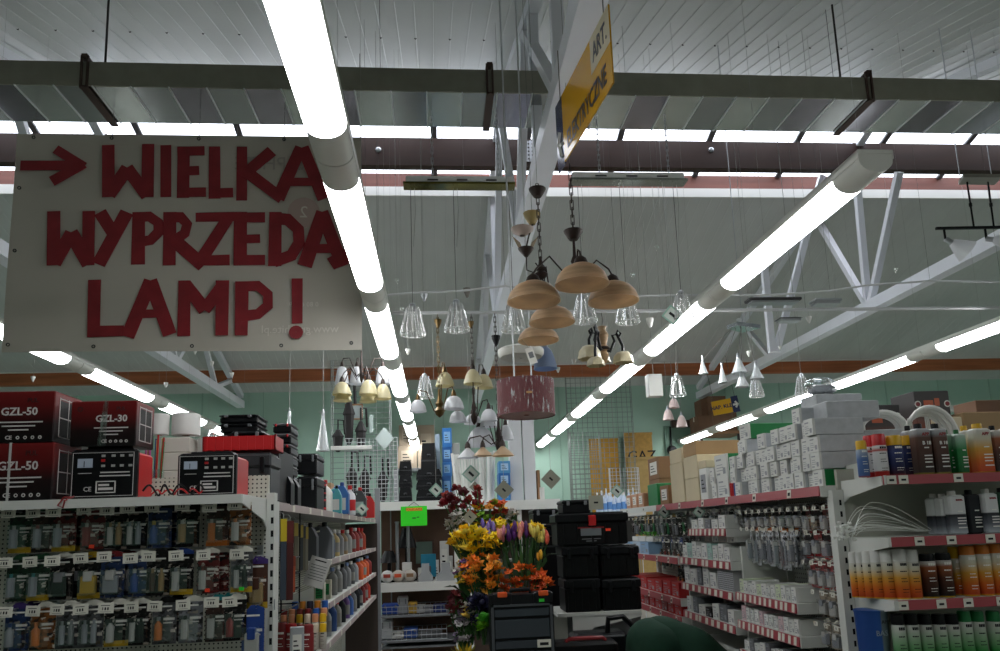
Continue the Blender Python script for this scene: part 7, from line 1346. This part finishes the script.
def stroke_letter(name, strokes, w=34, m=PAINT, dots=()):
    """hand-painted letter from pen strokes (zoomed photo units)"""
    LI[0] += 1; ly = .0004*(LI[0] % 3); mb = MB(); U = lambda x, y: P(x*.38, 120+y*.38, BY)
    for si, st in enumerate(strokes):
        ww = w; yo = -.0142-.0011*si-ly
        if isinstance(st[0], (int, float)): ww = st[0]; st = st[1:]
        pts = [U(*p) for p in st]; s = ww*.38/2*pxm(BY)*1.0; n = len(pts); lf, rg = [], []
        for k, p in enumerate(pts):
            d = (pts[min(k+1, n-1)]-pts[max(k-1, 0)]); d = Vector((d.x, 0, d.z)).normalized(); o = Vector((-d.z, 0, d.x))*s*random.uniform(.93, 1.07); e = d*s*.12*(1 if k == n-1 else -1 if k == 0 else 0)
            lf.append(p+o+e); rg.append(p-o+e)
        for k in range(n-1):
            if n > 2: yo -= .0004
            q = [lf[k], lf[k+1], rg[k+1], rg[k]]; fr = [(v.x, yo, v.z) for v in q]; bk = [(v.x, -.0105, v.z) for v in q]; mb.add(fr+bk, [(0, 1, 2, 3), (7, 6, 5, 4), (0, 4, 5, 1), (1, 5, 6, 2), (2, 6, 7, 3), (3, 7, 4, 0)])
    for (x, y, r) in dots:
        c = U(x, y); R = r*.38*pxm(BY); mb.lathe([(.001, 0), (R, 0), (R, .002)], 16); mb.v[-48:] = [(c.x+a, -.0165+z, c.z+bb) for a, bb, z in mb.v[-48:]]
    mb.build(name, m, ba)
random.seed(4)
stroke_letter('arrow', [[28, (58, 122), (140, 122), (215, 122)], [26, (150, 80), (222, 124)], [26, (222, 118), (140, 163)]])
L_ = [
 ('letter', [[30, (287, 70), (287, 203)], [34, (290, 198), (337, 130)], [34, (337, 130), (388, 200)], [32, (392, 68), (390, 203)]]),
 ('letter', [[26, (438, 70), (438, 203)]]),
 ('letter', [[30, (485, 74), (483, 205)], [26, (470, 85), (538, 83)], [24, (480, 137), (524, 135)], [24, (470, 193), (542, 192)]]),
 ('letter', [[30, (566, 74), (566, 207)], [26, (555, 195), (613, 193)]]),
 ('letter', [[28, (638, 74), (637, 212)], [30, (640, 148), (715, 85)], [30, (652, 140), (742, 208)]]),
 ('letter', [[32, (792, 76), (733, 208)], [32, (798, 76), (852, 208)], [22, (765, 165), (835, 165)]]),
 ('letter', [[32, (144, 244), (143, 382)], [34, (146, 378), (190, 300)], [36, (190, 300), (236, 378)], [32, (236, 244), (234, 382)]]),
 ('letter', [[32, (266, 246), (305, 308)], [34, (335, 246), (262, 380)]]),
 ('letter', [[32, (367, 246), (365, 380)], [28, (360, 258), (395, 256), (418, 272), (420, 296), (398, 318), (362, 324)]]),
 ('letter', [[32, (449, 246), (447, 382)], [28, (445, 258), (478, 258), (494, 276), (488, 300), (462, 318)], [34, (460, 318), (535, 384)]]),
 ('letter', [[26, (518, 258), (615, 256)], [32, (600, 262), (528, 374)], [28, (514, 372), (604, 370)]]),
 ('letter', [[32, (634, 246), (633, 382)], [26, (620, 259), (697, 258)], [24, (630, 316), (684, 314)], [26, (618, 371), (697, 370)]]),
 ('letter', [[32, (726, 246), (724, 384)], [32, (716, 260), (758, 264), (786, 290), (788, 325), (768, 358), (724, 374)]]),
 ('letter', [[36, (850, 246), (803, 384)], [36, (848, 246), (902, 384)], [26, (822, 340), (884, 340)]]),
 ('letter', [[34, (872, 380), (920, 352)]]),
 ('letter', [[32, (251, 424), (248, 570)], [28, (234, 558), (326, 556)]]),
 ('letter', [[36, (398, 426), (338, 570)], [36, (398, 426), (448, 564)], [22, (366, 512), (430, 510)]]),
 ('letter', [[32, (487, 426), (485, 568)], [32, (490, 434), (540, 500)], [32, (540, 500), (590, 434)], [32, (587, 426), (585, 566)]]),
 ('letter', [[32, (638, 428), (636, 566)], [28, (630, 440), (680, 438), (706, 460), (706, 490), (680, 512), (636, 518)]])]
for n_, st in L_: stroke_letter(n_, st)
stroke_letter('exclamation_mark', [[27, (783, 420), (783, 535)]], dots=((780, 560, 18),))
GH = mat('show_through_print', '#d9d4ca', .5); GP = mat('show_through_pink', '#b9a39a', .5)
def ghost(s, size, zx, zy, m=GH): q = P(zx*.38, 120+zy*.38, BY); text(s, size, m, ba, (q.x, -.0113, q.z), mirror=True, name='show_through_lettering')
ghost('www.graphite.pl', .085, 790, 552); ghost('GRAPHITE', .15, 740, 118, mat('show_through_grey', '#aaa49c', .5)); q = P(800*.38, 120+245*.38, BY)
MB().lathe([(.001, 0), (.12, 0)], 24).build('show_through_emblem', GP, ba, (q.x, -.0108, q.z)).rotation_euler = (math.pi/2, 0, 0); text('2', .13, GH, ba, (q.x, -.0116, q.z), mirror=True, name='show_through_lettering')
ghost('0 80 6 739', .05, 800, 487)
for u, v in ((.05, .02), (.27, .02), (.52, .02), (.77, .02), (.97, .02), (.02, .26), (.02, .55), (.02, .97), (.25, .98), (.52, .98), (.77, .98), (.97, .97), (.98, .3)):
    q = bpt(u, v); MB().lathe([(.007, 0), (.014, 0), (.014, .004), (.007, .004)], 12).build('eyelet', mat('eyelet_metal', '#4a4a4a', .4, .7), ba, (q.x, -.012, q.z)).rotation_euler = (math.pi/2, 0, 0)
for u in (.05, .27, .52, .77, .95): q = bpt(u, .02); MB().cyl((q.x, 0, q.z), (q.x, 0, ZD-.01), .0025, 4).build('hanging_cord', DCORD, ba)
# ---- double-sided hanging aisle sign
na, fa = Vector((.815, 2.90)), Vector((.705, 3.72)); z0, z1 = 3.59, 3.975; d = (fa-na); L = d.length; ang = math.atan2(d.y, d.x)
sg = thing('aisle_sign', 'long yellow hanging sign with dark blue arrow end beside the roof truss', 'sign', (na.x, na.y, z0), ang); H_ = z1-z0
MB().box(0, L*.86, -.004, .004, 0, H_).build('board', mat('sign_yellow_gloss', '#cf9a1c', .12), sg); MB().box(L*.86, L, -.004, .004, -.01, H_+.0).build('arrow_panel', mat('sign_navy_gloss', '#1d2148', .12), sg)
MB().box(0, L*.30, .004, .0052, H_*.52, H_).build('glare_patch', mat('sign_glare', '#d9cdb0', .15), sg)  # cream patch paints a glare reflection on the yellow board
SNV = mat('sign_letter_navy', '#191b34', .3)
for s, size, x, z in (('ELEKTRYCZNE', .135, L*.43, H_*.22), ('ART.', .135, L*.15, H_*.74)): text(s, size, SNV, sg, (x, .006, z), rot=(math.pi/2, 0, math.pi), bold=.0018).scale = (.66, 1, 1)
MB().tube([(L*.9, .006, H_*.12), (L*.94, .006, H_*.35)], .012, 4).tube([(L*.91, .006, H_*.5), (L*.95, .006, H_*.33), (L*.88, .006, H_*.3)], .012, 4).build('arrow', WHITE, sg)
for x in (L*.08, L*.9): MB().cyl((x, 0, H_), (x, 0, ZC+.02-z0), .003, 4).build('hanging_wire', DCORD, sg)
